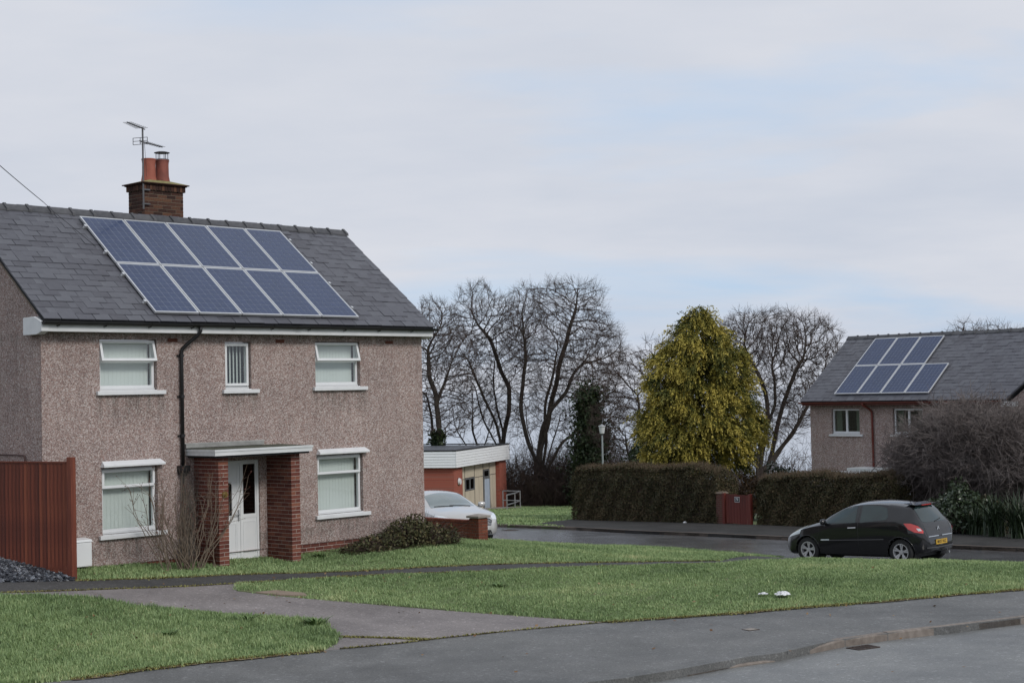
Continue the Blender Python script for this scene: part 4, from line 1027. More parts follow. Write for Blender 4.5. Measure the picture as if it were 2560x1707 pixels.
_col = ['leftmost', 'second from left', 'middle', 'fourth from left', 'rightmost']
for r_ in range(2):
    for k in range(5):
        solar_panel(H1, k * (PW + PG), r_ * (PL + PG), _proto, f'blue solar panel on near roof, {"upper" if r_ else "lower"} row, {_col[k]}', 'solar panels on the near house roof')

# aerial on the chimney
def tv_aerial():
    base = H1.w(1.80, -3.08, 2.35)
    A = empty('tv_aerial', tuple(base), H1.yaw); tag(A, 'thin grey television aerial mast strapped to the near brick chimney', 'aerial')
    m = MB(); m.tube([(0, 0, 0), (0, 0, 1.72)], .019, 8); m.build('mast', MAT['aerial'], A)
    m = MB(); m.box(-.02, .16, -.015, .015, .10, .13); m.box(-.02, .16, -.015, .015, .40, .43); m.build('bracket', MAT['aerial'], A)
    def yagi(z, az, L, n, w0, w1, refl, tilt=0.0):
        d = Vector((math.cos(az), math.sin(az), tilt)); q = Vector((-math.sin(az), math.cos(az), 0))
        m = MB(); o = Vector((0, 0, z)); m.cyl(o - d * .12, o + d * L, .013, n=6)
        for i in range(n):
            p = o + d * (.06 + (L - .08) * i / (n - 1)); w = (w0 + (w1 - w0) * i / (n - 1)) / 2
            m.cyl(p - q * w, p + q * w, .005, n=4)
        if refl:
            p = o - d * .10
            for zz in (-.07, 0.0, .07): m.cyl(p - q * .17 + Vector((0, 0, zz)), p + q * .17 + Vector((0, 0, zz)), .007, n=4)
            for ss in (-.17, 0, .17): m.cyl(p + q * ss - Vector((0, 0, .07)), p + q * ss + Vector((0, 0, .07)), .007, n=4)
        m.build('antenna', MAT['aerial'], A)
    wa = lambda x, y: math.atan2(y, x) - H1.yaw
    yagi(1.70, wa(-.16, -.98), .80, 9, .28, .20, False); yagi(1.42, wa(.30, .95), .80, 9, .22, .17, True)
    m = MB(); m.tube([(.06, .03, 1.40), (.09, .03, 1.0), (.11, .04, .7)], .004, 5); m.build('cable', MAT['black'], A)
tv_aerial()
def phone_wire():
    a = Vector(H1.w(-.66, -2.86, 2.30)); b = Vector(at_depth(-420, 30, 16)); pts = []
    for i in range(25):
        t = i / 24; p = a.lerp(b, t); p.z -= .05 * 4 * t * (1 - t); pts.append(p)
    m = MB(); m.tube(pts, .0075, 5); o = m.build('telephone_wire', MAT['black']); tag(o, 'thin black overhead wire running from the ridge up to the left', 'cable')
    m = MB(); pts = [a, Vector(H1.w(-.55, -2.6, 2.06))] + [Vector(H1.w(-.55 + .9 * t, -2.6 + 2.6 * t, 2.06 - 2.6 * t * math.tan(H1.rp) - .02 + .03)) for t in (.12, .24, .36)]
    m.tube(pts, .006, 5); o = m.build('roof_cable', MAT['black']); tag(o, 'thin dark cable lying down the slates left of the panels', 'cable')
phone_wire()
def meter_box():
    g = H1.w(-1.70, 0, -4.62)
    m = MB(); m.box(-.24, .24, -.12, .10, 0, .44); o = empty('meter_box', tuple(H1.w(-1.66, -.10, -4.62)), H1.yaw)
    tag(o, 'white plastic utility box on the ground between fence post and window', 'meter box')
    m.build('cabinet', MAT['upvc'], o, bevel=.02)
    m = MB(); m.add([(-.255, -.135, .44), (.255, -.135, .44), (.255, .11, .44), (-.255, .11, .44), (-.235, -.115, .485), (.235, -.115, .485), (.235, .10, .51), (-.235, .10, .51)], [(3, 2, 1, 0), (4, 5, 6, 7), (0, 1, 5, 4), (1, 2, 6, 5), (2, 3, 7, 6), (3, 0, 4, 7)])
    m.build('lid', MAT['upvc'], o, bevel=.012)
meter_box()

# ------------------------------------------------------------------ fence, slate chippings
def board_fence():
    post = ground(181, 1447)
    dirv = np.array([-0.85, 0.527]); yaw = math.atan2(dirv[1], dirv[0])
    base = np.array([post[0], post[1], TZ(post[0], post[1])])
    F = empty('board_fence', tuple(base), yaw); tag(F, 'tall dark red-brown board fence with a thick end post', 'fence')
    H = 2.05
    m = MB(); m.tbox(-.06, .06, -.06, .06, -.4, H + .06, .004, .004); m.build('post', MAT['fence'], F, bevel=.006)
    Lf = 4.2
    m = MB(); m.box(.062, Lf, -.02, .02, .0, .16); m.box(.062, .16, -.045, .03, -.05, .22); m.build('gravel_board', MAT['fence'], F)
    m = MB(); m.box(.062, Lf, -.035, .035, H - .045, H - .02); m.build('capping_rail', MAT['fence'], F)
    for z in (.45, 1.1, 1.75): m = MB(); m.box(.062, Lf, -.065, -.02, z, z + .075); m.build('rail', MAT['fence'], F)
    b = MB(); b.add([(0, -.010, .162), (.115, -.010, .162), (.115, .030, .162), (0, .002, .162), (0, -.010, H - .046), (.115, -.010, H - .046), (.115, .030, H - .046), (0, .002, H - .046)], [(3, 2, 1, 0), (4, 5, 6, 7), (0, 1, 5, 4), (1, 2, 6, 5), (2, 3, 7, 6), (3, 0, 4, 7)])
    first = None; x = .07
    while x < Lf - .1:
        r = (0, random.uniform(-.003, .003), random.uniform(-.01, .01))
        if first is None: first = b.build('board', MAT['fence'], F, (x, 0, 0), r)
        else: put(first, F, (x, random.uniform(-.002, .002), 0), r)
        x += .098
    return F
FENCE = board_fence()
def chippings():
    m, nt, N, L, b = nodes('slate_chipping'); v = variation(N, L, False)
    r = ramp(N, [(0.014, 0.016, 0.021), (0.050, 0.055, 0.067), (0.22, 0.235, 0.26)], [0, .7, 1.0]); L.new(v, r.inputs[0]); L.new(r.outputs[0], b.inputs['Base Color']); set_in(b, rough=.4)
    p0 = np.array(ground(181, 1447)[:2]); d = np.array([-0.85, 0.527]); q = np.array([-0.527, -0.85])
    mb = MB()
    pts = [tuple(p0 + d * -.06 + q * .02), tuple(p0 + d * 1.5 + q * .02), tuple(p0 + d * 4.2 + q * .02), (-13.6, 26.1), PATH_TOP[0], PATH_TOP[1]]
    P_ = np.array(pts); cx = rng.uniform(P_[:, 0].min(), P_[:, 0].max(), 16000); cy = rng.uniform(P_[:, 1].min(), P_[:, 1].max(), 16000)
    ok = in_poly(cx, cy, pts) & (cx / cy > -.345); cx, cy = cx[ok][:4200], cy[ok][:4200]
    for x, y in zip(cx, cy):
        s = float(np.dot(np.array([x, y]) - p0, q)); t = float(np.dot(np.array([x, y]) - p0, d))
        z = TZ(x, y) + .010 + .02 * max(0, 1 - s / 1.0) * min(1, max(0, t) / 1.2) + random.uniform(0, .035)
        a, bb, c = random.uniform(.025, .06), random.uniform(.018, .04), random.uniform(.006, .014)
        Rm = Matrix.Rotation(random.uniform(0, 6.28), 3, 'Z') @ Matrix.Rotation(random.gauss(0, .6), 3, 'X') @ Matrix.Rotation(random.gauss(0, .6), 3, 'Y')
        vs = [Rm @ Vector((sx * a * random.uniform(.6, 1), sy * bb * random.uniform(.6, 1), sz * c)) + Vector((x, y, z)) for sz in (-1, 1) for sx, sy in ((-1, -1), (1, -1), (1, 1), (-1, 1))]
        mb.cur = random.random(); mb.add(vs, [(3, 2, 1, 0), (4, 5, 6, 7), (0, 1, 5, 4), (1, 2, 6, 5), (2, 3, 7, 6), (3, 0, 4, 7)])
    o = mb.build('slate_chippings', m, rnd=True); tag(o, 'blue-grey slate chippings spread along the foot of the fence', 'gravel', kind='stuff')
    sheet('gravel_bed', pts[::-1], .010, M('slate_dust', [(0.05, 0.052, 0.06), (0.09, 0.095, 0.105)], 20, .9), .3, .05)
chippings()

# ------------------------------------------------------------------ low brick garden wall with pier
def garden_wall():
    pier = at_depth(1197, 1349, 40.0)
    base = np.array([pier[0], pier[1], TZ(pier[0], pier[1]) - .02])
    W = empty('garden_wall', tuple(base), H1.yaw); tag(W, 'low red brick garden wall with a capped pier before the silver car', 'wall')
    s = .335; hp = .62
    m = MB(); m.box(-s / 2 + .005, s / 2 - .005, -s / 2 + .005, s / 2 - .005, -.3, hp); po = m.build('pier', MAT['mortar_dark'], W)
    bm = MAT['brick_wall']; z = -.2; j = 0
    while z + .065 <= hp + .005:
        half = s / 2
        for k, (x, y, l, d) in enumerate(((-half, -half, .215, .1025), (-half + .225, -half, .11, .215), (-half + .12, half - .1025, .215, .1025), (-half, -half + .12, .11, .215)) if j % 2 else ((-half, -half, .11, .215), (-half + .12, -half, .215, .1025), (half - .11, -half + .12, .11, .215), (-half, half - .1025, .215, .1025))):
            brick(po, bm, x, y, z, l, d)
        z += .075; j += 1
    m = MB(); m.box(-.225, .225, -.225, .225, hp + .012, hp + .062); m.tbox(-.225, .225, -.225, .225, hp + .0621, hp + .105, .17, .17); m.build('cap', MAT['concrete'], po, bevel=.008)
    # wall runs back from the pier, away from the road
    hw = .47; Lw = 5.6
    m = MB(); m.box(-.102, .102, s / 2, Lw, -.4, hw); wo = m.build('wall_run', MAT['mortar_dark'], W)
    z = -.2; j = 0
    while z + .065 <= hw + .004:
        y = s / 2 + .004 + (.1125 if j % 2 else 0)
        if j % 2: brick(wo, bm, -.1075, s / 2 + .004, z, .1025, .1025)
        while y < Lw - .1:
            brick(wo, bm, -.1075, y, z, .1025, .215); y += .225
        z += .075; j += 1
    y = s / 2 + .004
    while y < Lw - .1:
        brick(wo, bm, -.1075, y, hw + .012, .215, .065, .1025 * .72); y += .075
garden_wall()

# ------------------------------------------------------------------ road bits
def road_bits():
    p = ground(2158, 1619, -.115); q = ground(2165, 1622, -.115)
    yaw = math.atan2(KERB[8][1] - KERB[6][1], KERB[8][0] - KERB[6][0])
    g = empty('drain_grate', (p[0], p[1], TZ(p[0], p[1]) - .109), yaw); tag(g, 'rusty iron drain grate in the road beside the foreground kerb', 'drain')
    mt = M('rusty_iron', [(0.030, 0.022, 0.018), (0.065, 0.042, 0.032)], 12, .8, .3)
    m = MB(); ring_xy(m, -.22, .22, -.13, .13, -.03, .010, .03); m.build('frame', mt, g)
    for k in range(6): m = MB(); m.box(-.19 + k * .068, -.155 + k * .068, -.1, .1, -.03, .006); m.build('bar', mt, g)
    m = MB(); m.box(-.19, .19, -.1, .1, -.029, -.022); m.build('pit', MAT['under'], g)
    p = ground(1876, 1573)
    c = empty('stopcock_cover', (p[0], p[1], TZ(p[0], p[1]) + .002), yaw); tag(c, 'small rusty access cover set in the foreground pavement', 'cover')
    m = MB(); m.box(-.11, .11, -.09, .09, -.03, .005); m.build('frame', mt, c); m = MB(); m.box(-.085, .085, -.068, .068, .003, .009); m.build('lid', MAT['concrete'], c)
    # slim gully by the far kerb
    p = ground(1275, 1322); m = MB(); g2 = empty('far_drain', (p[0], p[1], TZ(p[0], p[1]) - .047), R(-48)); tag(g2, 'dark drain grate at the far kerb near the silver car', 'drain')
    ring_xy(m, -.24, .24, -.2, .2, -.03, .012, .035); m.build('frame', mt, g2)
    for k in range(6): m = MB(); m.box(-.2 + k * .07, -.165 + k * .07, -.165, .165, -.03, .008); m.build('bar', mt, g2)
    # litter
    def crumple(x, y, sx, sy, sz, label, seed, n=26):
        r = np.random.default_rng(seed); p = ground(x, y); me = MB()
        for i in range(n):
            for j in range(n // 2): pass
        N_ = 14; vs = []; fs = []
        for i in range(N_):
            for j in range(N_):
                u, v = i / (N_ - 1) * 2 - 1, j / (N_ - 1) * 2 - 1
                h = max(0, 1 - u * u) * max(0, 1 - v * v)
                vs.append((u * sx * (1 - .2 * abs(v)) + r.normal(0, .012), v * sy + r.normal(0, .012), .03 + h * sz * r.uniform(.5, 1.1) + r.uniform(0, .015)))
        for i in range(N_ - 1):
            for j in range(N_ - 1): fs.append((i * N_ + j, (i + 1) * N_ + j, (i + 1) * N_ + j + 1, i * N_ + j + 1))
        me.add(vs, fs); o = me.build('litter', MAT['litter'], loc=(p[0], p[1], TZ(p[0], p[1]) + .02)); tag(o, label, 'litter', 'white litter on the lawn')
    crumple(1957, 1493, .14, .10, .065, 'crumpled white plastic bag lying on the lawn left of the black car', 3)
    crumple(1908, 1492, .085, .05, .03, 'thin strip of white litter just left of the crumpled bag', 5)
    crumple(1712, 1310, .06, .05, .05, 'small white scrap on the far pavement before the long hedge', 9)
def ring_xy(m, x0, x1, y0, y1, z0, z1, w):
    m.box(x0, x1, y0, y0 + w, z0, z1); m.box(x0, x1, y1 - w, y1, z0, z1); m.box(x0, x0 + w, y0 + w, y1 - w, z0, z1); m.box(x1 - w, x1, y0 + w, y1 - w, z0, z1)
road_bits()

# ------------------------------------------------------------------ low hall with white fascia
def hall():
    A = R(17); d = np.array([math.sin(A), math.cos(A)])
    cor = np.array([-3.36, 86.2]); zb = -5.0
    Hh = empty('flat_roof_hall', (cor[0], cor[1], zb), math.pi / 2 - A)       # local x along the receding face, y to the left
    tag(Hh, 'low red brick hall with white boarded fascia and flat roof beyond the silver car', 'hall')
    zf0, zf1 = 2.42, 3.33           # fascia
    Lx, Wy = 9.7, 15.0
    mb = brick_flat()
    for xa, xb in ((0, 1.45), (8.35, Lx)): m = MB(); m.box(xa, xb, 0, .3, -1.2, zf0); m.build('end_pier', mb, Hh)
    for xa, xb, yb in ((0.0, .3, 3.1), (Lx - .3, Lx, Wy)): m = MB(); m.box(xa, xb, .301, yb, -1.2, zf0); m.build('brick_wall', mb, Hh)
    cream = M('cream_panel', [(0.56, 0.49, 0.375), (0.64, 0.565, 0.44)], 3, .7, stretch=(3, 3, .5))
    m = MB(); m.box(1.451, 8.349, .26, .30, -1.2, zf0); m.build('panel_backing', M('dark_joint', [(0.06, 0.05, 0.05)], 3, .8), Hh)
    # boards, with a small window and a pale blue door
    xs = [1.47, 2.62, 4.30, 5.98, 6.75, 8.33]
    def panel(x0, x1, z0, z1, mat=cream, nm='wall_panel', y=.235): q = MB(); q.box(x0 + .035, x1 - .035, y, .262, z0 + .02, z1 - .02); return q.build(nm, mat, Hh)
    blue = M('pale_blue_door', [(0.42, 0.50, 0.60), (0.50, 0.57, 0.66)], 3, .5)
    def pair(x0, x1, z0, z1): xm = (x0 + x1) / 2; panel(x0, xm, z0, z1); panel(xm - .02, x1, z0, z1)
    zt = 1.62
    panel(1.47, 2.50, zt, zf0); pair(1.47, 2.50, -.9, zt)
    panel(2.55, 4.25, zt + .05, zf0); pair(2.55, 4.25, -.9, .95)
    panel(4.30, 5.85, zt, zf0); pair(4.30, 5.85, -.9, zt)
    panel(5.92, 7.05, 1.98, zf0)
    pair(7.10, 8.33, -.9, zt); panel(7.10, 8.33, zt, zf0)
    for nm, x0, x1, z0, z1 in (('window', 2.55, 4.25, .97, 1.65), ('transom_light', 5.92, 7.05, 1.52, 1.96)):
        f = MB(); ring(f, x0 + .03, x1 - .03, z0, z1, .20, .255, .05)
        if nm == 'window': f.box((x0 + x1) / 2 - .03, (x0 + x1) / 2 + .03, .20, .255, z0 + .05, z1 - .05)
        fo = f.build(nm, MAT['metal_grey'], Hh); p = MB(); p.box(x0 + .08, x1 - .08, .24, .245, z0 + .05, z1 - .05); p.build('pane', MAT['dglass'], fo)
    f = MB(); ring(f, 5.92, 7.05, -.5, 1.5, .19, .258, .06); do = f.build('door', MAT['metal_grey'], Hh)
    for x0, x1 in ((5.98, 6.47), (6.49, 6.99)): q = MB(); q.box(x0, x1, .215, .245, -.44, 1.44); q.build('door_leaf', blue, do)
    # left part: recessed cream wall beyond the brick return
    m = MB(); m.box(.32, .5, 3.1, Wy, -1.2, zf0); m.build('side_wall', cream, Hh)
    m = MB(); m.box(.1, Lx - .1, .1, Wy, zf0 - .02, zf0 + .1); m.build('soffit', MAT['sill'], Hh)
    # boarded fascia: each board a piece
    nb = 6; hb = (zf1 - zf0) / nb; wm = M('white_cladding', [(0.84, 0.85, 0.86), (0.88, 0.89, 0.89)], 2, .4)
    fa = MB(); fa.box(-.20, Lx + .04, -.20, -.17, zf0, zf1); fa.box(-.20, -.17, -.17, Wy, zf0, zf1); fo = fa.build('fascia', wm, Hh)
    for k in range(nb):
        z = zf0 + k * hb
        for (ax, a0, a1) in ((0, -.235, Lx + .04), (1, -.20, Wy)):
            q = MB()
            if ax == 0: q.prism([(-.203, z + .02), (-.235, z + .01), (-.213, z + hb - .012), (-.203, z + hb - .012)], a0, a1, 0)
            else: q.prism([(-.203, z + .02), (-.203, z + hb - .012), (-.213, z + hb - .012), (-.235, z + .01)], a0, a1, 1)
            q.build('fascia_board', wm, fo)
    felt = M('roof_felt', [(0.07, 0.075, 0.085), (0.13, 0.135, 0.15)], 1.2, .6)
    m = MB(); m.box(-.15, Lx + .0, -.15, Wy, zf1 - .12, zf1 - .03); m.build('flat_roof', felt, Hh)
    m = MB(); m.box(-.245, Lx + .06, -.245, -.15, zf1 + .001, zf1 + .07); m.box(-.245, -.15, -.15, Wy, zf1 + .001, zf1 + .07); m.box(Lx - .04, Lx + .06, -.15, Wy, zf1 + .001, zf1 + .07); m.build('roof_edging', MAT['black'], Hh)
    m = MB(); m.cyl((6.5, 7.2, zf1 - .05), (6.5, 7.2, zf1 + .42), .09, n=12); m.cyl((6.5, 7.2, zf1 + .42), (6.5, 7.2, zf1 + .5), .13, .05, n=12); m.build('flue', MAT['sill'], Hh)
    m = MB(); m.box(.60, .92, -.03, -.001, 1.42, 1.80); lo = m.build('wall_light', MAT['black'], Hh)
    m = MB(); m.cyl((.76, -.03, 1.61), (.76, -.13, 1.61), .2, .16, n=18); m.build('light_cover', MAT['sill'], lo, smooth=False)
    # paved apron in front of the door
    p = [cor + d * 4.4 + np.array([d[1], -d[0]]) * .02, cor + d * 9.0 + np.array([d[1], -d[0]]) * .02]
    return Hh, cor, d
def brick_flat():
    """far brickwork, too small to tell the bricks apart"""
    m, nt, N, L, b = nodes('far_brickwork')
    tc = N.new('ShaderNodeTexCoord'); mp = N.new('ShaderNodeMapping'); mp.inputs['Rotation'].default_value = (R(90), 0, R(32)); L.new(tc.outputs['Object'], mp.inputs[0])
    br = N.new('ShaderNodeTexBrick'); br.inputs['Scale'].default_value = 1.0; br.inputs['Brick Width'].default_value = .225; br.inputs['Row Height'].default_value = .075; br.inputs['Mortar Size'].default_value = .006
    br.inputs['Color1'].default_value = (0.30, 0.070, 0.044, 1); br.inputs['Color2'].default_value = (0.36, 0.092, 0.058, 1); br.inputs['Mortar'].default_value = (0.32, 0.17, 0.13, 1)
    L.new(mp.outputs[0], br.inputs['Vector']); L.new(br.outputs['Color'], b.inputs['Base Color']); set_in(b, rough=.85); return m
HALL, HCOR, HD = hall()
_n = np.array([HD[1], -HD[0]])
sheet('hall_path', [tuple(HCOR + HD * 4.0 + _n * .05), tuple(HCOR + HD * 4.0 + _n * 3.2), tuple(HCOR + HD * 3 + _n * 5.2), tuple(HCOR + HD * 6.0 + _n * 6.2), tuple(HCOR + HD * 8.6 + _n * 3.0), tuple(HCOR + HD * 9 + _n * .05)], .05, MAT['concrete'], .8)
def handrail():
    pts = [(1258, 1271), (1268, 1284), (1288, 1278), (1301, 1272)]
    Y = [92.5, 87.5, 90.0, 92.0]
    P = [at_depth(x, y, yy) for (x, y), yy in zip(pts, Y)]
    o = empty('handrail', tuple(P[0])); tag(o, 'galvanised steel handrail beside the path at the brick hall', 'railing')
    P = [p - P[0] for p in P]; h = 1.05
    for p in P:
        m = MB(); m.cyl((p[0], p[1], -.35 + p[2]), (p[0], p[1], p[2] + h), .03, n=8); m.build('post', MAT['metal_grey'], o)
    for z in (h, .5):
        m = MB(); m.tube([(p[0], p[1], p[2] + z) for p in (P[0], P[3])], .03, 8); m.build('rail', MAT['metal_grey'], o)
        m = MB(); m.tube([(p[0], p[1], p[2] + z) for p in (P[1], P[2], P[3])], .036, 8); m.build('rail', MAT['metal_grey'], o)
handrail()
def lamp_post():
    p = at_depth(1508, 1200, 72); z = TZ(p[0], p[1])
    o = empty('street_lamp', (p[0], p[1], z)); tag(o, 'slim grey lamp post with white lantern rising behind the long hedge', 'lamp post')
    top = at_depth(1507, 1083, 72)[2] - z
    m = MB(); m.cyl((0, 0, 0), (0, 0, 1.2), .075, n=12); m.cyl((0, 0, 1.2), (0, 0, top - .02), .045, .038, n=12); m.build('post', M('grey_post', [(0.26, 0.29, 0.29), (0.33, 0.36, 0.36)], 4, .5), o)
    m = MB(); m.lathe([(.05, top - .02), (.10, top), (.145, top + .30), (.15, top + .31)], 12); m.build('lantern', M('lantern_glass', [(0.62, 0.63, 0.63)], 4, .4), o)
    m = MB(); m.lathe([(.175, top + .31), (.16, top + .35), (.06, top + .385), (.03, top + .39), (.03, top + .43), (.01, top + .44)], 12); m.build('lantern_cap', M('lantern_cap_grey', [(0.33, 0.34, 0.35)], 4, .5), o)
    m = MB(); m.cyl((0, 0, top - .08), (0, 0, top - .02), .07, .05, n=12); m.build('collar', MAT['black'], o)
lamp_post()

# ------------------------------------------------------------------ gate with number
def text_mesh(s, size, mat, parent, loc, rot, name='lettering', ext=.002, sx=1.0):
    cu = bpy.data.curves.new('t', 'FONT'); cu.body = s; cu.size = size; cu.align_x = 'CENTER'; cu.align_y = 'CENTER'; cu.extrude = ext; cu.resolution_u = 3; cu.offset = size * .012
    t = bpy.data.objects.new('t', cu); COL.objects.link(t)
    dg = bpy.context.evaluated_depsgraph_get(); me = bpy.data.meshes.new_from_object(t.evaluated_get(dg))
    bpy.data.objects.remove(t); bpy.data.curves.remove(cu)
    me.materials.clear(); me.materials.append(mat)
    o = link(name, me, None, parent, loc, rot); o.scale = (sx, 1, 1); return o
def gate():
    a = hedge_pt(-.35, .45)
    yaw = math.atan2(HEDGE_DIR[1], HEDGE_DIR[0])
    z = TZ(*a)
    g = empty('garden_gate', (a[0], a[1], z + .02), yaw); tag(g, 'dark red wooden garden gate with the number 73, between the hedges', 'gate')
    mt = M('worn_red_paint', [(0.045, 0.010, 0.007), (0.11, 0.017, 0.011), (0.14, 0.024, 0.015), (0.20, 0.11, 0.08)], 2.0, .6, .2, stretch=(10, 10, .8), pos=[.2, .42, .66, .82], var=.15)
    w = 1.02; h = 1.06; n = 8; bw = w / n
    b = MB(); b.box(.004, bw - .004, -.012, .012, .05, h); first = None
    for k in range(n):
        if first is None: first = b.build('board', mt, g, (k * bw, 0, 0))
        else: put(first, g, (k * bw, random.uniform(-.004, .004), random.uniform(-.012, .012)))
    m = MB(); m.box(0, w, .013, .05, .2, .3); m.build('rail', mt, g); m = MB(); m.box(0, w, .013, .05, .8, .9); m.build('rail', mt, g)
    for x in (-.13, w + .03): m = MB(); m.box(x, x + .1, -.06, .06, -.2, h + .03); m.build('post', mt, g)
    pl = MB(); pl.box(w * .5 - .10, w * .5 + .12, -.022, -.0125, .80, .98); po = pl.build('number_plate', MAT['sill'], g)
    q = MB(); q.box(w * .5 - .088, w * .5 + .108, -.026, -.0222, .818, .966); q.build('plate_face', MAT['black'], po)
    text_mesh('73', .125, MAT['sill'], po, (w * .5 + .01, -.027, .892), (R(90), 0, 0), 'number')
    # brick stub beside the gate
    s = empty('gate_pier', (hedge_pt(-.62, .30)[0], hedge_pt(-.62, .30)[1], z), yaw); tag(s, 'short mossy brick pier at the left of the red gate', 'pier')
    m = MB(); m.box(-.22, .12, -.12, .12, -.3, 1.08); m.build('shaft', brick_wall_flat(), s); m = MB(); m.tbox(-.25, .15, -.15, .15, 1.081, 1.15, .04, .04); m.build('coping', MAT['mortar_dark'], s)
def brick_wall_flat():
    m, nt, N, L, b = nodes('dark_brickwork')
    tc = N.new('ShaderNodeTexCoord'); mp = N.new('ShaderNodeMapping'); mp.inputs['Rotation'].default_value = (R(90), 0, 0); L.new(tc.outputs['Object'], mp.inputs[0])
    br = N.new('ShaderNodeTexBrick'); br.inputs['Scale'].default_value = 1.0; br.inputs['Brick Width'].default_value = .225; br.inputs['Row Height'].default_value = .075; br.inputs['Mortar Size'].default_value = .006
    br.inputs['Color1'].default_value = (0.085, 0.032, 0.024, 1); br.inputs['Color2'].default_value = (0.12, 0.045, 0.03, 1); br.inputs['Mortar'].default_value = (0.13, 0.10, 0.085, 1)
    L.new(mp.outputs[0], br.inputs['Vector']); L.new(br.outputs['Color'], b.inputs['Base Color']); set_in(b, rough=.9); return m
gate()

# ------------------------------------------------------------------ the far house
def far_house():
    H = empty('far_house', tuple(H2.w(0, 0, -B)), H2.yaw); tag(H, 'far pebbledash house with slate roof, red gutters and seven solar panels', 'house')
    global YF
    old = YF; YF = .25
    red = M('red_painted_gutter', [(0.13, 0.026, 0.018), (0.19, 0.045, 0.03)], 5, .5)
    XL, XR = -1.30, 12.5; zt = B - .38; YB = 5.6
    holes = [(-.33, .92, B - 1.47, B - .555), (2.36, 3.6, B - 1.47, B - .555), (-.42, .84, B - 4.1, B - 2.95), (4.9, 6.1, B - 1.47, B - .555), (2.9, 4.3, B - 4.1, B - 2.95)]
    wall_with_holes(XL, XR, -.6, zt, YF, .27, holes, 'front_wall', MAT['pebble2'], H)
    rp = H2.rp; ye, ze = -.19, B - .2773; yr = 2.87; zr = ze + (yr - ye) * math.tan(rp); slope = (yr - ye) / math.cos(rp)
    for xa, xb in ((XL, XL + .26), (XR - .26, XR)):
        m = MB(); m.prism([(YF + .003, -.6), (YB, -.6), (YB, zt), (yr, zr - .06), (YF + .003, ze + (YF + .003 - ye) * math.tan(rp) - .06)], xa, xb, 0); m.build('gable_wall', MAT['pebble2'], H)
    m = MB(); m.box(XL, XR, YB - .26, YB - .002, -.6, zt); m.build('back_wall', MAT['pebble2'], H)
    m = MB(); m.box(XL + .3, XR - .3, YF + .3, YB - .3, B - 2.45, B - 2.25); m.build('upper_floor', MAT['under'], H)
    m = MB()
    for sgn in (1, -1):
        pts = [(ye + .02, ze), (yr, zr - .012), (yr, zr - .075), (ye + .02, ze - .06)]
        if sgn < 0: pts = [(2 * yr - a, b) for a, b in pts][::-1]
        m.prism(pts, XL - .10, XR + .1, 0)
    rf = m.build('roof', MAT['under'], H)
    slate_roof(rf, XL - .12, XR + .12, ye, ze, rp, slope - .05, MAT['slate2'], 0, lambda x, s: .5 < x < 3.4 and .7 < s < 1.5)
    bk = MB(); bk.prism([(2 * yr - ye, ze + .012), (yr + .01, zr + .012), (yr + .01, zr + .002), (2 * yr - ye, ze + .002)], XL - .11, XR + .11, 0); bk.build('back_slope', MAT['slate2'], rf)
    ridge_run(rf, XL - .14, XR + .1, yr, zr + .03, rp, MAT['ridge'])
    fm = MB(); fm.box(XL - .08, 7.0, ye + .06, ye + .085, B - .42, B - .30); fm.build('fascia_board', red, H)
    sm = MB(); sm.box(XL - .08, 7.0, ye + .086, YF + .02, B - .418, B - .40); sm.build('soffit', red, H)
    g = MB(); r = .058; n = 9; yc, zc = ye - .01, B - .305
    pr = [(yc + r * math.cos(math.pi + math.pi * i / (n - 1)), zc + r * math.sin(math.pi + math.pi * i / (n - 1))) for i in range(n)]
    p2 = [(yc + (r - .006) * math.cos(math.pi + math.pi * i / (n - 1)), zc + (r - .006) * math.sin(math.pi + math.pi * i / (n - 1))) for i in range(n)]
    g.prism(pr + p2[::-1], XL - .16, 7.0, 0); g.build('gutter', red, H)
    m = MB(); m.tube([(1.40, yc, B - .34), (1.40, yc, B - .42), (1.45, .08, B - .55), (1.50, YF - .06, B - .66), (1.51, YF - .06, B - .8), (1.53, YF - .06, B - 4.85)], .042, 10); m.build('downpipe', red, H, smooth=True)
    for i, h in enumerate(holes):
        w = window(H, *h, 'pair', hood=(i in (2, 4)), blind=None)
        for s in (0, 1):       # curtains
            c = MB(); cx = h[0] + .08 + s * (h[1] - h[0] - .36); k = 6
            for q in range(k): c.cyl((cx + .04 * q, YF + .25, h[2] + .05), (cx + .04 * q, YF + .25, h[3] - .05), .028, n=6, cap=False)
            c.build('curtain', M('curtain_cloth', [(0.10, 0.13, 0.09), (0.16, 0.17, 0.13)], 6, .9), w)
    cn = MB(); cn.box(1.05, 2.75, -.75, YF, B - 2.76, B - 2.64); cn.build('porch_canopy', MAT['fascia'], H)
    # projecting cross gable at the right end
    gx0, gx1, gy = 7.42, 12.3, -.50; zg = B - .38
    m = MB(); m.box(gx0, gx1, gy, YF - .003, -.6, zg); m.build('wing_wall', MAT['pebble2'], H)
    xm = (gx0 + gx1) / 2; hz = (xm - gx0 + .2) * math.tan(rp); ez = zg + .10
    m = MB(); m.prism([(gx0, zg + .001), (gx1, zg + .001), (xm, zg + (xm - gx0) * math.tan(rp))], gy, gy + .25, 1); m.build('wing_gable', MAT['pebble2'], H)
    for s in (-1, 1):
        m = MB(); e = xm + s * (xm - gx0 + .2)
        m.prism([(e, ez - .15), (xm, ez - .15 + hz), (xm, ez - .15 + hz + .06), (e, ez - .09)], gy - .15, yr, 1); m.build('wing_roof', MAT['slate2'], H)
    m = MB(); m.box(gx0 - .2, gx0 + .35, gy - .13, gy - .002, zg - .12, zg + .05); m.build('kneeler', MAT['sill'], H)
    YF = old
far_house()
_proto2 = panel_proto(False)
_w = ['leftmost', 'second from left', 'third from left', 'rightmost']
_dx = 0.5 * 0
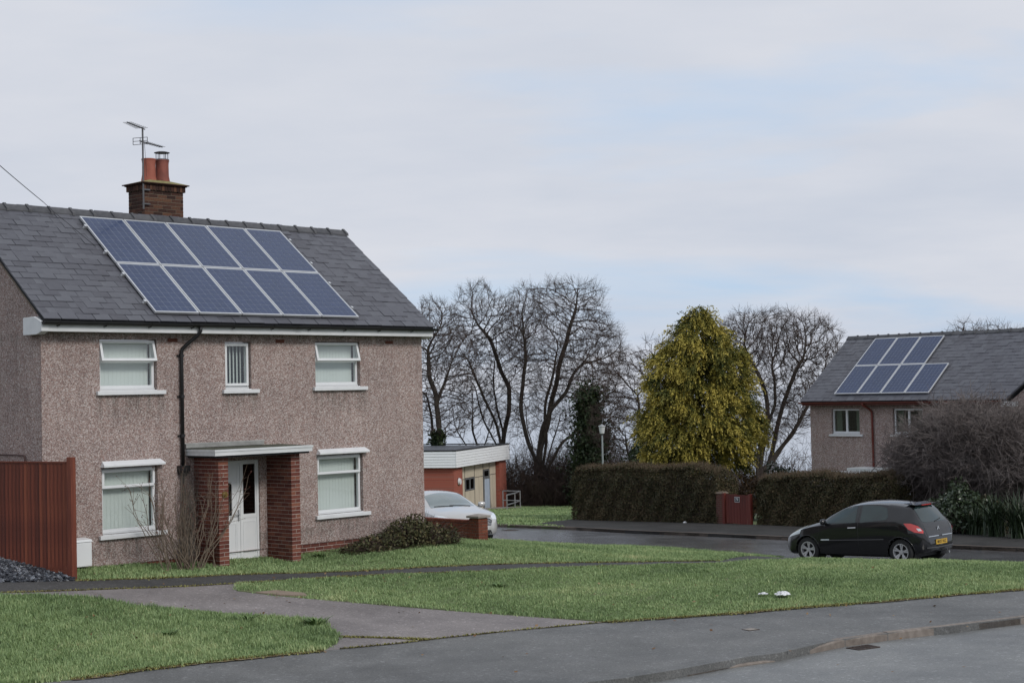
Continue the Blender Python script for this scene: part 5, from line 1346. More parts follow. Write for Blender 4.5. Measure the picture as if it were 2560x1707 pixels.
for k in range(4): solar_panel(H2, k * (PW + PG), 0, _proto2, f'solar panel on the far house roof, lower row, {_w[k]}', 'solar panels on the far house roof')
_w = ['leftmost', 'middle', 'rightmost']
for k in range(3): solar_panel(H2, k * (PW + PG), PL + PG, _proto2, f'solar panel on the far house roof, upper row, {_w[k]}', 'solar panels on the far house roof')

# ------------------------------------------------------------------ cars: lofted bodies with panes, lamps and trim laid on their surface
from mathutils.bvhtree import BVHTree
CM = dict(
    black=M('black_car_paint', [(0.006, 0.0065, 0.008), (0.009, 0.0095, 0.011)], 3, .45, spec=.15, coat=1.0, coatr=.02),
    silver=M('silver_car_paint', [(0.50, 0.49, 0.47), (0.56, 0.55, 0.53)], 3, .35, metal=.35, coat=1.0, coatr=.05),
    glass=M('tinted_car_glass', [(0.012, 0.024, 0.025), (0.022, 0.044, 0.044)], 2, .05, spec=.5, coat=.35, coatr=.02),
    screen=M('windscreen_glass', [(0.07, 0.105, 0.105), (0.13, 0.175, 0.172)], 2, .04, spec=.9, coat=1.0, coatr=.02),
    red=M('red_lamp', [(0.55, 0.025, 0.022), (0.62, 0.04, 0.035)], 3, .15, coat=1.0, coatr=.03),
    lamp=M('clear_lamp', [(0.60, 0.66, 0.69), (0.78, 0.82, 0.84)], 12, .12, coat=1.0, coatr=.03),
    chrome=M('chrome_trim', [(0.62, 0.63, 0.64)], 3, .18, metal=1.0),
    rim=M('alloy_rim', [(0.52, 0.52, 0.52), (0.62, 0.62, 0.62)], 4, .4, metal=.3),
    trim=M('dark_trim', [(0.011, 0.011, 0.011), (0.016, 0.016, 0.016)], 4, .6),
    yplate=M('yellow_plate', [(0.62, 0.38, 0.045)], 3, .4), wplate=M('white_plate', [(0.72, 0.72, 0.70)], 3, .4),
    grey=M('grey_moulding', [(0.05, 0.05, 0.052)], 3, .4))
def sm(tab, x):
    """smooth interpolation of a table (Catmull-Rom, monotone enough for these curves)"""
    X = np.array([t[0] for t in tab]); Yv = np.array([t[1] for t in tab])
    x = np.asarray(x, float); i = np.clip(np.searchsorted(X, x) - 1, 0, len(X) - 2)
    m = np.gradient(Yv, X); d = np.diff(Yv) / np.diff(X)
    for k in range(len(d)):
        if abs(d[k]) < 1e-9: m[k] = m[k + 1] = 0
    h = X[i + 1] - X[i]; t = np.clip((x - X[i]) / h, 0, 1)
    return (2 * t**3 - 3 * t**2 + 1) * Yv[i] + (t**3 - 2 * t**2 + t) * h * m[i] + (-2 * t**3 + 3 * t**2) * Yv[i + 1] + (t**3 - t**2) * h * m[i + 1]
class Car:
    def __init__(s, name, label, spec, paint, root):
        s.sp = spec; s.paint = paint; s.root = root
        L = spec['L']; xs = np.unique(np.r_[np.linspace(0, .35, 12), np.linspace(.35, L - .5, 62), np.linspace(L - .5, L, 16)])
        zt, zs, zb, ws, wb, wt = (sm(spec[k], xs) for k in ('top', 'sill', 'belt', 'ws', 'wb', 'wt'))
        n1, n2, n3 = 10, 7, 8
        rings = []
        for i in range(len(xs)):
            b = min(zb[i], zt[i] - .02); gh = zt[i] - b
            crown = min(.075, gh * .45); ed = zt[i] - crown
            pts = [(0.0, zs[i]), (ws[i] * .9, zs[i])]
            for k in range(n1):
                t = k / (n1 - 1); pts.append((ws[i] + (wb[i] - ws[i]) * t + .028 * math.sin(math.pi * t) - .03 * (1 - t) ** 6, zs[i] + .03 + (b - zs[i] - .03) * t))
            for k in range(1, n2):
                t = k / (n2 - 1); pts.append((wb[i] + (wt[i] - wb[i]) * (t ** 1.15) , b + (ed - b) * t))
            for k in range(1, n3 + 1):
                t = k / n3; pts.append((wt[i] * (1 - t), ed + crown * math.sin(math.pi / 2 * t) ** .8))
            rings.append(pts)
        P = np.array(rings); nr = P.shape[1]
        V = []; F = []
        for i in range(len(xs)):
            for (y, z) in P[i]: V.append((xs[i], -y, z))
        nh = len(V)
        for i in range(len(xs)):
            for (y, z) in P[i]: V.append((xs[i], y, z))
        V = np.array(V)
        # wheel arches: snap the side vertices near the arch circle on to it, drop the faces inside
        for ax in spec['axles']:
            d = np.hypot(V[:, 0] - ax, V[:, 2] - spec['wr']); k = (np.abs(V[:, 1]) > .4) & (np.abs(d - spec['ar']) < .028)
            f = spec['ar'] / d[k]; V[k, 0] = ax + (V[k, 0] - ax) * f; V[k, 2] = spec['wr'] + (V[k, 2] - spec['wr']) * f
        for hh in (0, 1):
            o = hh * nh
            for i in range(len(xs) - 1):
                for k in range(nr - 1):
                    q = (o + i * nr + k, o + (i + 1) * nr + k, o + (i + 1) * nr + k + 1, o + i * nr + k + 1)
                    c = V[list(q)].mean(0)
                    if abs(c[1]) > .45 and any(math.hypot(c[0] - ax, c[2] - spec['wr']) < spec['ar'] - .004 for ax in spec['axles']): continue
                    F.append(q if hh == 0 else q[::-1])
        me = MB(); me.add(V, F)
        cap0 = [tuple(range(0, nr)) , tuple(range((len(xs) - 1) * nr, len(xs) * nr))]
        me.f.append(tuple(range(nr - 1, -1, -1))); me.f.append(tuple(nh + k for k in range(nr)))
        e = (len(xs) - 1) * nr; me.f.append(tuple(e + k for k in range(nr))); me.f.append(tuple(nh + e + k for k in range(nr - 1, -1, -1)))
        m2 = me.mesh('body', smooth=True)
        bm = bmesh.new(); bm.from_mesh(m2); bmesh.ops.remove_doubles(bm, verts=bm.verts, dist=1e-4); bmesh.ops.recalc_face_normals(bm, faces=bm.faces); bm.to_mesh(m2); bm.free()
        m2.set_sharp_from_angle(angle=R(38))
        s.body = link('body', m2, paint, root)
        s.bvh = BVHTree.FromPolygons([tuple(v.co) for v in m2.vertices], [tuple(p.vertices) for p in m2.polygons])
    def hit(s, a, b, axis, side=1):
        """surface point seen along an axis: 'side' (x,z), 'rear' (y,z), 'front' (y,z), 'top' (x,y), 'corner' (y',z)"""
        if axis == 'side': o = Vector((a, -side * 3, b)); d = Vector((0, side, 0))
        elif axis == 'rear': o = Vector((s.sp['L'] + 3, a, b)); d = Vector((-1, 0, 0))
        elif axis == 'front': o = Vector((-3, a, b)); d = Vector((1, 0, 0))
        elif axis == 'top': o = Vector((a, b, 4)); d = Vector((0, 0, -1))
        elif axis == 'slope_f': d = Vector((.62, 0, -.78)).normalized(); o = Vector((a, b, 1.2)) - d * 4
        elif axis == 'corner': d = Vector((-.80, side * .60, 0)).normalized(); q = Vector((.60, side * .80, 0)); o = Vector((s.sp['L'] - .25, -side * .6, b)) - d * 4 + q * a
        elif axis == 'fcorner': d = Vector((.72, side * .69, 0)).normalized(); q = Vector((-.69, side * .72, 0)); o = Vector((.25, -side * .55, b)) - d * 4 + q * a
        h = s.bvh.ray_cast(o, d)
        return (h[0], d) if h[0] is not None else (None, d)
    def patch(s, name, poly, axis, mat, parent=None, off=.004, side=1, step=.05, thick=.004):
        poly = dense(poly + [poly[0]], step)[:-1]; n = len(poly); A = np.array(poly); lo, hi = A.min(0), A.max(0)
        gx, gy = np.meshgrid(np.arange(lo[0], hi[0], step), np.arange(lo[1], hi[1], step)); gx, gy = gx.ravel(), gy.ravel()
        k = in_poly(gx, gy, poly); pts = [Vector(p) for p in poly] + [Vector((a, b)) for a, b in zip(gx[k], gy[k])]
        vs, es, fs, *_ = delaunay_2d_cdt(pts, [(i, (i + 1) % n) for i in range(n)], [], 1, 1e-5)
        V = []; ok = []
        for v in vs:
            h, d = s.hit(v.x, v.y, axis, side)
            ok.append(h is not None); V.append(tuple(h - d * off) if h is not None else (0, 0, 0))
        F = [f for f in fs if all(ok[i] for i in f)]
        m = MB(); m.add(V, F); o = m.build(name, mat, parent or s.root, smooth=True)
        return o
    def line(s, name, pts, axis, mat, r=.004, parent=None, side=1, off=0.0):
        P = []
        for p in dense(pts, .04):
            h, d = s.hit(p[0], p[1], axis, side)
            if h is not None: P.append(h - d * off)
        if len(P) < 2: return None
        m = MB(); m.tube(P, r, 5); return m.build(name, mat, parent or s.body)
    def wheels(s, r, w, rim_r, spokes=5):
        sp = s.sp
        for ax in sp['axles']:
            for sd in (1, -1):
                y = -sd * (sp['track'] / 2)
                h = empty('wheel', (ax, y, r), 0, s.root); h.rotation_euler = (R(90) if sd == 1 else R(-90), random.uniform(-.5, .5) * 0, 0)
                m = MB(); m.lathe([(rim_r - .01, -w / 2 + .02), (rim_r + .01, -w / 2), (r - .03, -w / 2 + .005), (r, -w / 2 + .03), (r, w / 2 - .03), (r - .03, w / 2 - .005), (rim_r + .01, w / 2), (rim_r - .01, w / 2 - .025)], 40, cap=False)
                m.build('tyre', MAT['rubber'], h, smooth=True, auto=35)
                m = MB(); m.lathe([(rim_r - .012, -w / 2 + .02), (rim_r - .002, w / 2 - .012), (rim_r - .022, w / 2 - .012), (rim_r - .03, w / 2 - .06), (rim_r - .03, -w / 2 + .02)], 40, cap=False)
                for k in range(spokes):
                    for dl in (-.16, .16):
                        t = 2 * math.pi * k / spokes + .2; a0 = t + dl * .5; a1 = t + dl
                        p0 = Vector((.045 * math.cos(a0), .045 * math.sin(a0), w / 2 - .045)); p1 = Vector(((rim_r - .02) * math.cos(a1), (rim_r - .02) * math.sin(a1), w / 2 - .022))
                        q = Vector((-math.sin(a1), math.cos(a1), 0)); ww0, ww1 = .013, .021; u = Vector((0, 0, .022))
                        m.add([p0 - q * ww0, p0 + q * ww0, p1 + q * ww1, p1 - q * ww1, p0 - q * ww0 - u, p0 + q * ww0 - u, p1 + q * ww1 - u, p1 - q * ww1 - u], [(0, 1, 2, 3), (7, 6, 5, 4), (0, 4, 5, 1), (1, 5, 6, 2), (2, 6, 7, 3), (3, 7, 4, 0)])
                m.cyl((0, 0, w / 2 - .07), (0, 0, w / 2 - .03), .06, .05, n=16)
                m.build('rim', CM['rim'], h, auto=35)
                m = MB(); m.cyl((0, 0, -w / 2 + .03), (0, 0, 0), rim_r - .035, n=24); m.build('brake_disc', CM['trim'], h)
            # arch liner
            m = MB(); ar = sp['ar']; n = 20
            for sd in (1, -1):
                vs = []
                for k in range(n + 1):
                    t = math.pi * (k / n) * 1.3 - math.pi * .15
                    for yy in (.83, .48): vs.append((ax + (ar - .002) * math.cos(t), -sd * (yy - (.06 if yy > .5 else 0)), sp['wr'] + (ar - .002) * math.sin(t)))
                m.add(vs, [(2 * k, 2 * k + 1, 2 * k + 3, 2 * k + 2) for k in range(n)])
                m.add([(ax + ar * math.cos(2 * math.pi * k / 24), -sd * .48, sp['wr'] + ar * math.sin(2 * math.pi * k / 24)) for k in range(24)], [tuple(range(24))])
            m.build('arch_liner', CM['trim'], s.body)
    def arches(s, wid=.03):
        sp = s.sp
        for ax in sp['axles']:
            for sd in (1, -1):
                n = 26; a0, a1 = -.28, math.pi + .28; P = []
                for k in range(n + 1):
                    t = a0 + (a1 - a0) * k / n
                    h, d = s.hit(ax + (sp['ar'] + .012) * math.cos(t), sp['wr'] + (sp['ar'] + .012) * math.sin(t), 'side', sd)
                    if h is not None and abs(h.y) > .6: P.append(h)
                if len(P) > 3: m = MB(); m.tube(P, .011, 6); m.build('arch_lip', s.paint, s.body, smooth=True)
def hatchback():
    wr = .305
    spec = dict(L=3.99, axles=(.80, 3.375), wr=wr, ar=.345, track=1.50,
        top=[(0, .60), (.05, .68), (.2, .77), (.5, .87), (.9, .965), (1.08, 1.02), (1.45, 1.225), (1.8, 1.385), (2.1, 1.455), (2.5, 1.487), (2.95, 1.475), (3.35, 1.425), (3.58, 1.375), (3.68, 1.25), (3.80, 1.07), (3.87, .955), (3.93, .78), (3.97, .62), (3.99, .52)],
        sill=[(0, .27), (.2, .20), (.5, .19), (3.2, .19), (3.7, .25), (3.99, .33)],
        belt=[(0, .52), (.3, .67), (.9, .86), (1.2, .905), (2.4, .955), (3.2, 1.01), (3.6, 1.0), (3.85, .90), (3.94, .72), (3.99, .50)],
        ws=[(0, .44), (.05, .57), (.18, .70), (.45, .80), (.8, .83), (3.4, .83), (3.75, .79), (3.92, .68), (3.99, .50)],
        wb=[(0, .42), (.05, .55), (.18, .68), (.45, .79), (1.0, .835), (3.1, .845), (3.5, .825), (3.8, .755), (3.93, .665), (3.99, .50)],
        wt=[(0, .36), (.3, .56), (.95, .68), (1.2, .675), (1.8, .595), (2.5, .60), (3.3, .58), (3.58, .55), (3.72, .60), (3.87, .63), (3.99, .42)])
    yaw = R(-43.74); e = np.array([math.cos(yaw), math.sin(yaw)]); n = np.array([-e[1], e[0]])
    fl = np.array([7.28, 38.833]); org = fl + n * .75 - e * .80
    z0 = -2.493 - .305 - .03 * .80
    root = empty('black_car', (org[0], org[1], z0)); root.rotation_euler = Matrix.Rotation(yaw, 3, 'Z').to_4x4().to_3x3().to_euler()
    root.matrix_world = Matrix.Translation((org[0], org[1], z0)) @ Matrix.Rotation(yaw, 4, 'Z') @ Matrix.Rotation(-math.atan(.03), 4, 'Y')
    tag(root, 'small black hatchback with red tail lamps standing in the side road', 'car')
    c = Car('black_car', '', spec, CM['black'], root)
    c.wheels(wr, .19, .205); c.arches()
    for sd in (1, -1):
        c.patch('side_window', [(1.28, .955), (2.20, .985), (2.16, 1.385), (1.95, 1.365), (1.62, 1.225)], 'side', CM['glass'], side=sd)
        c.patch('side_window', [(2.33, .985), (3.02, 1.065), (3.06, 1.13), (2.98, 1.325), (2.80, 1.375), (2.30, 1.395)], 'side', CM['glass'], side=sd)
        c.line('door_seam', [(1.16, .30), (1.12, .60), (1.16, .88), (1.30, .94)], 'side', CM['trim'], .005, side=sd)
        c.line('door_seam', [(2.27, .28), (2.27, .96), (2.25, 1.40)], 'side', CM['trim'], .005, side=sd)
        c.line('side_moulding', [(1.25, .545), (2.0, .57), (2.95, .60)], 'side', CM['grey'], .013, side=sd)
        c.patch('badge_strip', [(1.22, .545), (1.46, .555), (1.46, .585), (1.22, .575)], 'side', CM['lamp'], side=sd, off=.016)
        c.line('door_handle', [(2.0, .86), (2.22, .87)], 'side', CM['chrome'], .014, side=sd, off=.012, parent=root)
        c.patch('tail_lamp', [(-.34, .985), (-.22, .985), (-.07, .92), (.045, .80), (.03, .745), (-.16, .775), (-.27, .85)], 'corner', CM['red'], side=sd, off=.008, step=.03)
        c.patch('reverse_lens', [(-.12, .87), (-.04, .865), (0.0, .81), (-.08, .805)], 'corner', CM['lamp'], side=sd, off=.012, step=.03)
        c.patch('headlamp', [(-.44, .70), (-.14, .61), (.12, .60), (.14, .68), (-.05, .78), (-.34, .90), (-.48, .88)], 'fcorner', CM['lamp'], side=sd, off=.006, step=.03)
        m = MB(); y = -sd * .93
        m.lathe([(.005, -.07), (.07, -.06), (.085, 0), (.07, .06), (.005, .07)], 12); mo = m.build('door_mirror', CM['black'], root, (1.34, y, 1.0), (0, 0, 0), smooth=True); mo.scale = (.75, 1.25, 1.0)
        m = MB(); m.box(1.31, 1.37, min(y, -sd * .80), max(y, -sd * .80), .955, .985); m.build('mirror_arm', CM['trim'], root)
    c.patch('windscreen', [(1.12, -.60), (1.78, -.50), (1.84, 0), (1.78, .50), (1.12, .60), (1.02, 0)], 'top', CM['glass'])
    c.patch('rear_window', [(-.56, 1.01), (-.40, .985), (.40, .985), (.56, 1.01), (.50, 1.30), (.40, 1.345), (-.40, 1.345), (-.50, 1.30)], 'rear', CM['glass'])
    sp = MB(); sp.add([(3.36, -.52, 1.425), (3.36, .52, 1.425), (3.64, .50, 1.375), (3.64, -.50, 1.375), (3.36, -.52, 1.435), (3.36, .52, 1.435), (3.65, .50, 1.395), (3.65, -.50, 1.395)], [(3, 2, 1, 0), (4, 5, 6, 7), (0, 1, 5, 4), (1, 2, 6, 5), (2, 3, 7, 6), (3, 0, 4, 7)]); sp.build('spoiler', CM['black'], root)
    m = MB(); m.box(3.645, 3.662, -.22, .22, 1.372, 1.39); m.build('brake_lamp', CM['red'], root)
    for yy in ((-.55, -.08), (.08, .55)): c.line('chrome_strip', [(yy[0], .655), (yy[1], .655)], 'rear', CM['chrome'], .016, off=.006, parent=root)
    c.line('tailgate_seam', [(-.60, .95), (-.585, .75), (-.52, .64), (.52, .64), (.585, .75), (.60, .95)], 'rear', CM['trim'], .005)
    c.line('bumper_strip', [(-.62, .40), (0, .385), (.62, .40)], 'rear', CM['grey'], .018, off=.002, parent=root)
    c.line('wiper', [(-.02, .99), (.30, 1.04)], 'rear', CM['trim'], .012, off=.01, parent=root)
    h, d = c.hit(0, .52, 'rear'); xr = h.x + .012
    p = MB(); p.box(xr - .01, xr + .004, -.26, .26, .46, .572); po = p.build('number_plate', CM['yplate'], root)
    text_mesh('MX57 NLZ', .098, MAT['black'], po, (xr + .006, 0, .516), (R(90), 0, R(90)), 'registration', .001, .92)
    h, d = c.hit(0, .80, 'rear'); xr = h.x + .006      # diamond emblem
    q = MB(); o1 = [(0, .085), (.055, 0), (0, -.085), (-.055, 0)]; o2 = [(0, .048), (.028, 0), (0, -.048), (-.028, 0)]
    vs = [(xr + .004, a, .80 + b) for a, b in o1] + [(xr + .010, a, .80 + b) for a, b in o2]; q.add(vs, [(i, (i + 1) % 4, 4 + (i + 1) % 4, 4 + i) for i in range(4)]); q.build('emblem', CM['chrome'], root)
    m = MB(); m.cyl((3.2, .0, 1.43), (3.42, .0, 1.62), .006, .003, n=6); m.build('roof_aerial', CM['trim'], root)
    m = MB(); m.cyl((3.8, .35, .24), (4.0, .35, .24), .028, n=12); m.build('exhaust', MAT['metal_grey'], root)
    m = MB(); m.box(.5, 3.6, -.6, .6, .16, .3); m.build('underside', CM['trim'], root)
hatchback()
def saloon():
    wr = .325
    spec = dict(L=4.87, axles=(.97, 3.82), wr=wr, ar=.37, track=1.60,
        top=[(0, .58), (.05, .68), (.18, .77), (.55, .88), (1.1, .975), (1.32, 1.02), (1.8, 1.235), (2.2, 1.39), (2.6, 1.455), (3.0, 1.47), (3.5, 1.43), (4.1, 1.26), (4.5, 1.10), (4.75, 1.02), (4.82, .85), (4.87, .6)],
        sill=[(0, .24), (.3, .20), (4.5, .20), (4.87, .34)],
        belt=[(0, .50), (.3, .68), (.9, .84), (1.4, .92), (3.0, .97), (4.2, 1.0), (4.7, .96), (4.87, .56)],
        ws=[(0, .52), (.05, .64), (.18, .76), (.45, .86), (.9, .90), (4.1, .90), (4.6, .84), (4.87, .58)],
        wb=[(0, .50), (.05, .62), (.18, .74), (.45, .85), (1.1, .905), (3.9, .905), (4.5, .84), (4.87, .56)],
        wt=[(0, .44), (.3, .64), (1.1, .74), (1.4, .73), (2.2, .62), (3.0, .62), (3.9, .58), (4.6, .66), (4.87, .48)])
    fwd = np.array([math.cos(R(-64)), math.sin(R(-64)), 0]); org = at_depth(1186, 1310, 42.2); yaw = math.atan2(-fwd[1], -fwd[0])
    z0 = TZ(*(org - fwd * .97)[:2]) - .055
    root = empty('silver_car', (org[0], org[1], z0), yaw); tag(root, 'silver-beige car parked behind the low brick wall, nose to the right', 'car')
    sl = (TZ(*(org - fwd * 3.82)[:2]) - TZ(*(org - fwd * .97)[:2])) / 2.85
    root.rotation_euler = (0, -math.atan(sl), yaw)
    c = Car('silver_car', '', spec, CM['silver'], root); c.wheels(wr, .21, .225); c.arches()
    for sd in (1, -1):
        c.patch('side_window', [(1.50, .955), (2.55, 1.0), (2.50, 1.365), (2.30, 1.36), (1.90, 1.18)], 'side', CM['glass'], side=sd)
        c.patch('side_window', [(2.66, 1.0), (3.75, 1.05), (3.85, 1.12), (3.60, 1.28), (3.2, 1.36), (2.62, 1.375)], 'side', CM['glass'], side=sd)
        c.line('window_trim', [(1.42, .93), (2.6, .975), (3.8, 1.03)], 'side', CM['chrome'], .012, side=sd, off=.004)
        c.line('door_seam', [(1.45, .30), (1.40, .70), (1.46, .92)], 'side', CM['trim'], .005, side=sd); c.line('door_seam', [(2.60, .28), (2.60, .99)], 'side', CM['trim'], .005, side=sd)
        c.patch('headlamp', [(-.52, .70), (-.20, .62), (.06, .62), (.02, .70), (-.25, .78), (-.50, .80)], 'fcorner', CM['lamp'], side=sd, off=.006, step=.03)
        y = -sd * 1.0
        m = MB(); m.lathe([(.005, -.075), (.075, -.06), (.09, 0), (.075, .06), (.005, .075)], 12); mo = m.build('door_mirror', CM['silver'], root, (1.62, y, 1.02), smooth=True); mo.scale = (.8, 1.3, 1)
        m = MB(); m.box(1.60, 1.66, min(y, -sd * .85), max(y, -sd * .85), .955, .985); m.build('mirror_arm', CM['trim'], root)
    c.patch('windscreen', [(1.36, -.66), (2.14, -.545), (2.22, 0), (2.14, .545), (1.36, .66), (1.24, 0)], 'top', CM['screen'])
    c.line('wiper', [(1.30, -.5), (1.36, .10)], 'top', CM['trim'], .010, off=.008, parent=root); c.line('wiper', [(1.30, .02), (1.40, .55)], 'top', CM['trim'], .010, off=.008, parent=root)
    c.patch('rear_window', [(3.62, -.50), (4.35, -.56), (4.35, .56), (3.62, .50)], 'top', CM['glass'])
    c.patch('grille', [(-.50, .46), (.50, .46), (.58, .60), (.50, .665), (-.50, .665), (-.58, .60)], 'front', CM['trim'], off=.004, step=.04)
    for k in range(5): c.line('grille_bar', [(-.53, .485 + k * .04), (.53, .485 + k * .04)], 'front', CM['chrome'], .009, off=.008, parent=root)
    c.patch('lower_grille', [(-.55, .24), (.55, .24), (.50, .345), (-.50, .345)], 'front', CM['trim'], off=.004, step=.04)
    h, d = c.hit(0, .40, 'front'); xf = h.x - .012
    p = MB(); p.box(xf - .004, xf + .01, -.26, .26, .345, .455); po = p.build('number_plate', CM['wplate'], root)
    text_mesh('DK13 UVP', .095, MAT['black'], po, (xf - .006, 0, .40), (R(90), 0, R(-90)), 'registration', .001, .92)
    m = MB(); m.box(.5, 4.3, -.65, .65, .16, .3); m.build('underside', CM['trim'], root)
saloon()

# ------------------------------------------------------------------ vegetation
def frusta(P0, P1, R0, R1, k):
    """tapered tubes between point pairs, k sided"""
    n = len(P0); d = P1 - P0; L = np.linalg.norm(d, axis=1, keepdims=True) + 1e-9; d = d / L
    ref = np.where(np.abs(d[:, 2:3]) < .9, np.array([[0, 0, 1.0]]), np.array([[1.0, 0, 0]]))
    a = np.cross(d, ref); a /= np.linalg.norm(a, axis=1, keepdims=True); b = np.cross(d, a)
    t = np.arange(k) * 2 * np.pi / k; cs = np.cos(t)[None, :, None]; sn = np.sin(t)[None, :, None]
    ringv = a[:, None, :] * cs + b[:, None, :] * sn
    V = np.stack([P0[:, None, :] + ringv * R0[:, None, None], P1[:, None, :] + ringv * R1[:, None, None]], 1)   # n,2,k,3
    base = np.arange(n)[:, None] * 2 * k; i = np.arange(k)[None, :]; j = (i + 1) % k
    F = np.stack([base + i, base + j, base + k + j, base + k + i], -1).reshape(-1, 4)
    return V.reshape(-1, 3), F
def join(parts):
    V = []; F = []; o = 0
    for v, f in parts:
        V.append(v); F.append(f + o); o += len(v)
    return np.concatenate(V), np.concatenate(F)
def grow(attr, root, trunk_h, limbs, step=.27, kill=.34, infl=1.9, lean=(0, 0), seed=0, iters=150, up=.08, jitter=.13, inertia=.45):
    """a trunk that forks into main limbs, then space colonisation: twigs reach for the points of the crown"""
    r = np.random.default_rng(seed)
    pos = [np.array(root, float)]; par = [-1]; dirs = [np.array([0, 0, 1.0])]
    n0 = max(2, int(trunk_h / step)); wob = np.zeros(2)
    for i in range(n0):
        wob = wob * .7 + r.normal(0, .07, 2)
        p = pos[-1] + np.array([lean[0] / n0 + wob[0] * step, lean[1] / n0 + wob[1] * step, step]); pos.append(p); par.append(len(pos) - 2); dirs.append(np.array([0, 0, 1.0]))
    top = len(pos) - 1
    for k, goal in enumerate(limbs):
        start = max(2, top - int(r.integers(0, max(1, n0 // 2)))); cur = start; g = np.array(goal[:3]); d = np.array([0, 0, 1.0]) * .7 + r.normal(0, .3, 3)
        wv = np.zeros(3)
        for it in range(60):
            v = g - pos[cur]; dist = np.linalg.norm(v)
            if dist < step * 3 or it > 14 + 1.3 * np.linalg.norm(g - pos[start]) / step: break
            wv = wv * .75 + r.normal(0, .20, 3)
            d = d * .62 + v / dist * .52 + wv * .33; d /= np.linalg.norm(d)
            pos.append(pos[cur] + d * step); par.append(cur); dirs.append(d.copy()); cur = len(pos) - 1
    A = np.array(attr); P = np.array(pos); DV = np.array(dirs)
    D = np.linalg.norm(A[:, None] - P[None], axis=2); near = D.argmin(1); dist = D.min(1)
    k = dist > kill; A = A[k]; near = near[k]; dist = dist[k]
    seen = set()
    for it in range(iters):
        if len(A) == 0: break
        m = dist < infl
        if not m.any(): break
        idx = near[m]; dv = A[m] - P[idx]; dv /= np.linalg.norm(dv, axis=1, keepdims=True) + 1e-9
        u, inv = np.unique(idx, return_inverse=True); acc = np.zeros((len(u), 3)); np.add.at(acc, inv, dv)
        acc /= np.linalg.norm(acc, axis=1, keepdims=True) + 1e-9
        acc = acc + inertia * DV[u] + r.normal(0, jitter, acc.shape) + np.array([0, 0, up]); acc /= np.linalg.norm(acc, axis=1, keepdims=True)
        new = P[u] + acc * step
        keep = []
        for q, (a, b) in enumerate(zip(u, acc)):
            key = (int(a), tuple(np.round(b * 2.2).astype(int)))
            if key in seen: continue
            seen.add(key); keep.append(q)
        if not keep: break
        new = new[keep]; u = u[keep]; o = len(P); DV = np.concatenate([DV, acc[keep]])
        P = np.concatenate([P, new]); par += [int(x) for x in u]
        Dn = np.linalg.norm(A[:, None] - new[None], axis=2); jn = Dn.argmin(1); dn = Dn.min(1)
        c = dn < dist; near[c] = o + jn[c]; dist[c] = dn[c]
        alive = dist > kill; A = A[alive]; near = near[alive]; dist = dist[alive]
        if len(P) > 14000: break
    return P, np.array(par)
def radii(par, tip=.011, e=2.35):
    n = len(par); acc = np.zeros(n)
    for i in range(n - 1, -1, -1):
        rr = acc[i] if acc[i] > 0 else tip ** e
        acc[i] = rr
        if par[i] >= 0: acc[par[i]] += rr
    return acc ** (1 / e)
def ellipsoids(blobs, n, seed, shell=.5):
    """points in a union of ellipsoids, denser towards the outside"""
    r = np.random.default_rng(seed); out = []
    vol = np.array([b[3] * b[4] * b[5] for b in blobs]); vol = vol / vol.sum()
    for b, v in zip(blobs, vol):
        k = int(n * v) + 1; d = r.normal(size=(k, 3)); d /= np.linalg.norm(d, axis=1, keepdims=True)
        rad = r.random(k) ** (1 / 3.0); rad = np.where(r.random(k) < shell, .75 + .25 * rad, rad)
        out.append(np.array(b[:3]) + d * rad[:, None] * np.array(b[3:]))
    return np.concatenate(out)
BARK = M('tree_bark', [(0.030, 0.024, 0.020), (0.055, 0.045, 0.036), (0.075, 0.068, 0.050)], 3, .95, .4, stretch=(2, 2, .6))
TWIG = M('bare_twig', [(0.050, 0.034, 0.028), (0.080, 0.055, 0.045)], 2, .9)
IVY = leaf_mat('ivy_leaf', [(0.012, 0.020, 0.008), (0.024, 0.040, 0.014), (0.045, 0.062, 0.022)], .45)
def leaf_cloud(P, N, size, seed, aspect=1.6, droop=0.0, spread=.9):
    """little rhombic leaves at points P, facing roughly N"""
    r = np.random.default_rng(seed); n = len(P)
    N = N + r.normal(0, spread, (n, 3)); N /= np.linalg.norm(N, axis=1, keepdims=True) + 1e-9
    a = np.cross(N, r.normal(size=(n, 3))); a[:, 2] -= droop; a /= np.linalg.norm(a, axis=1, keepdims=True) + 1e-9
    b = np.cross(N, a); b /= np.linalg.norm(b, axis=1, keepdims=True) + 1e-9
    s = (size * r.uniform(.6, 1.35, n))[:, None]
    V = np.stack([P - a * s * aspect * .5, P + b * s * .5, P + a * s * aspect * .5, P - b * s * .5], 1).reshape(-1, 3)
    return V, np.arange(4 * n).reshape(-1, 4)
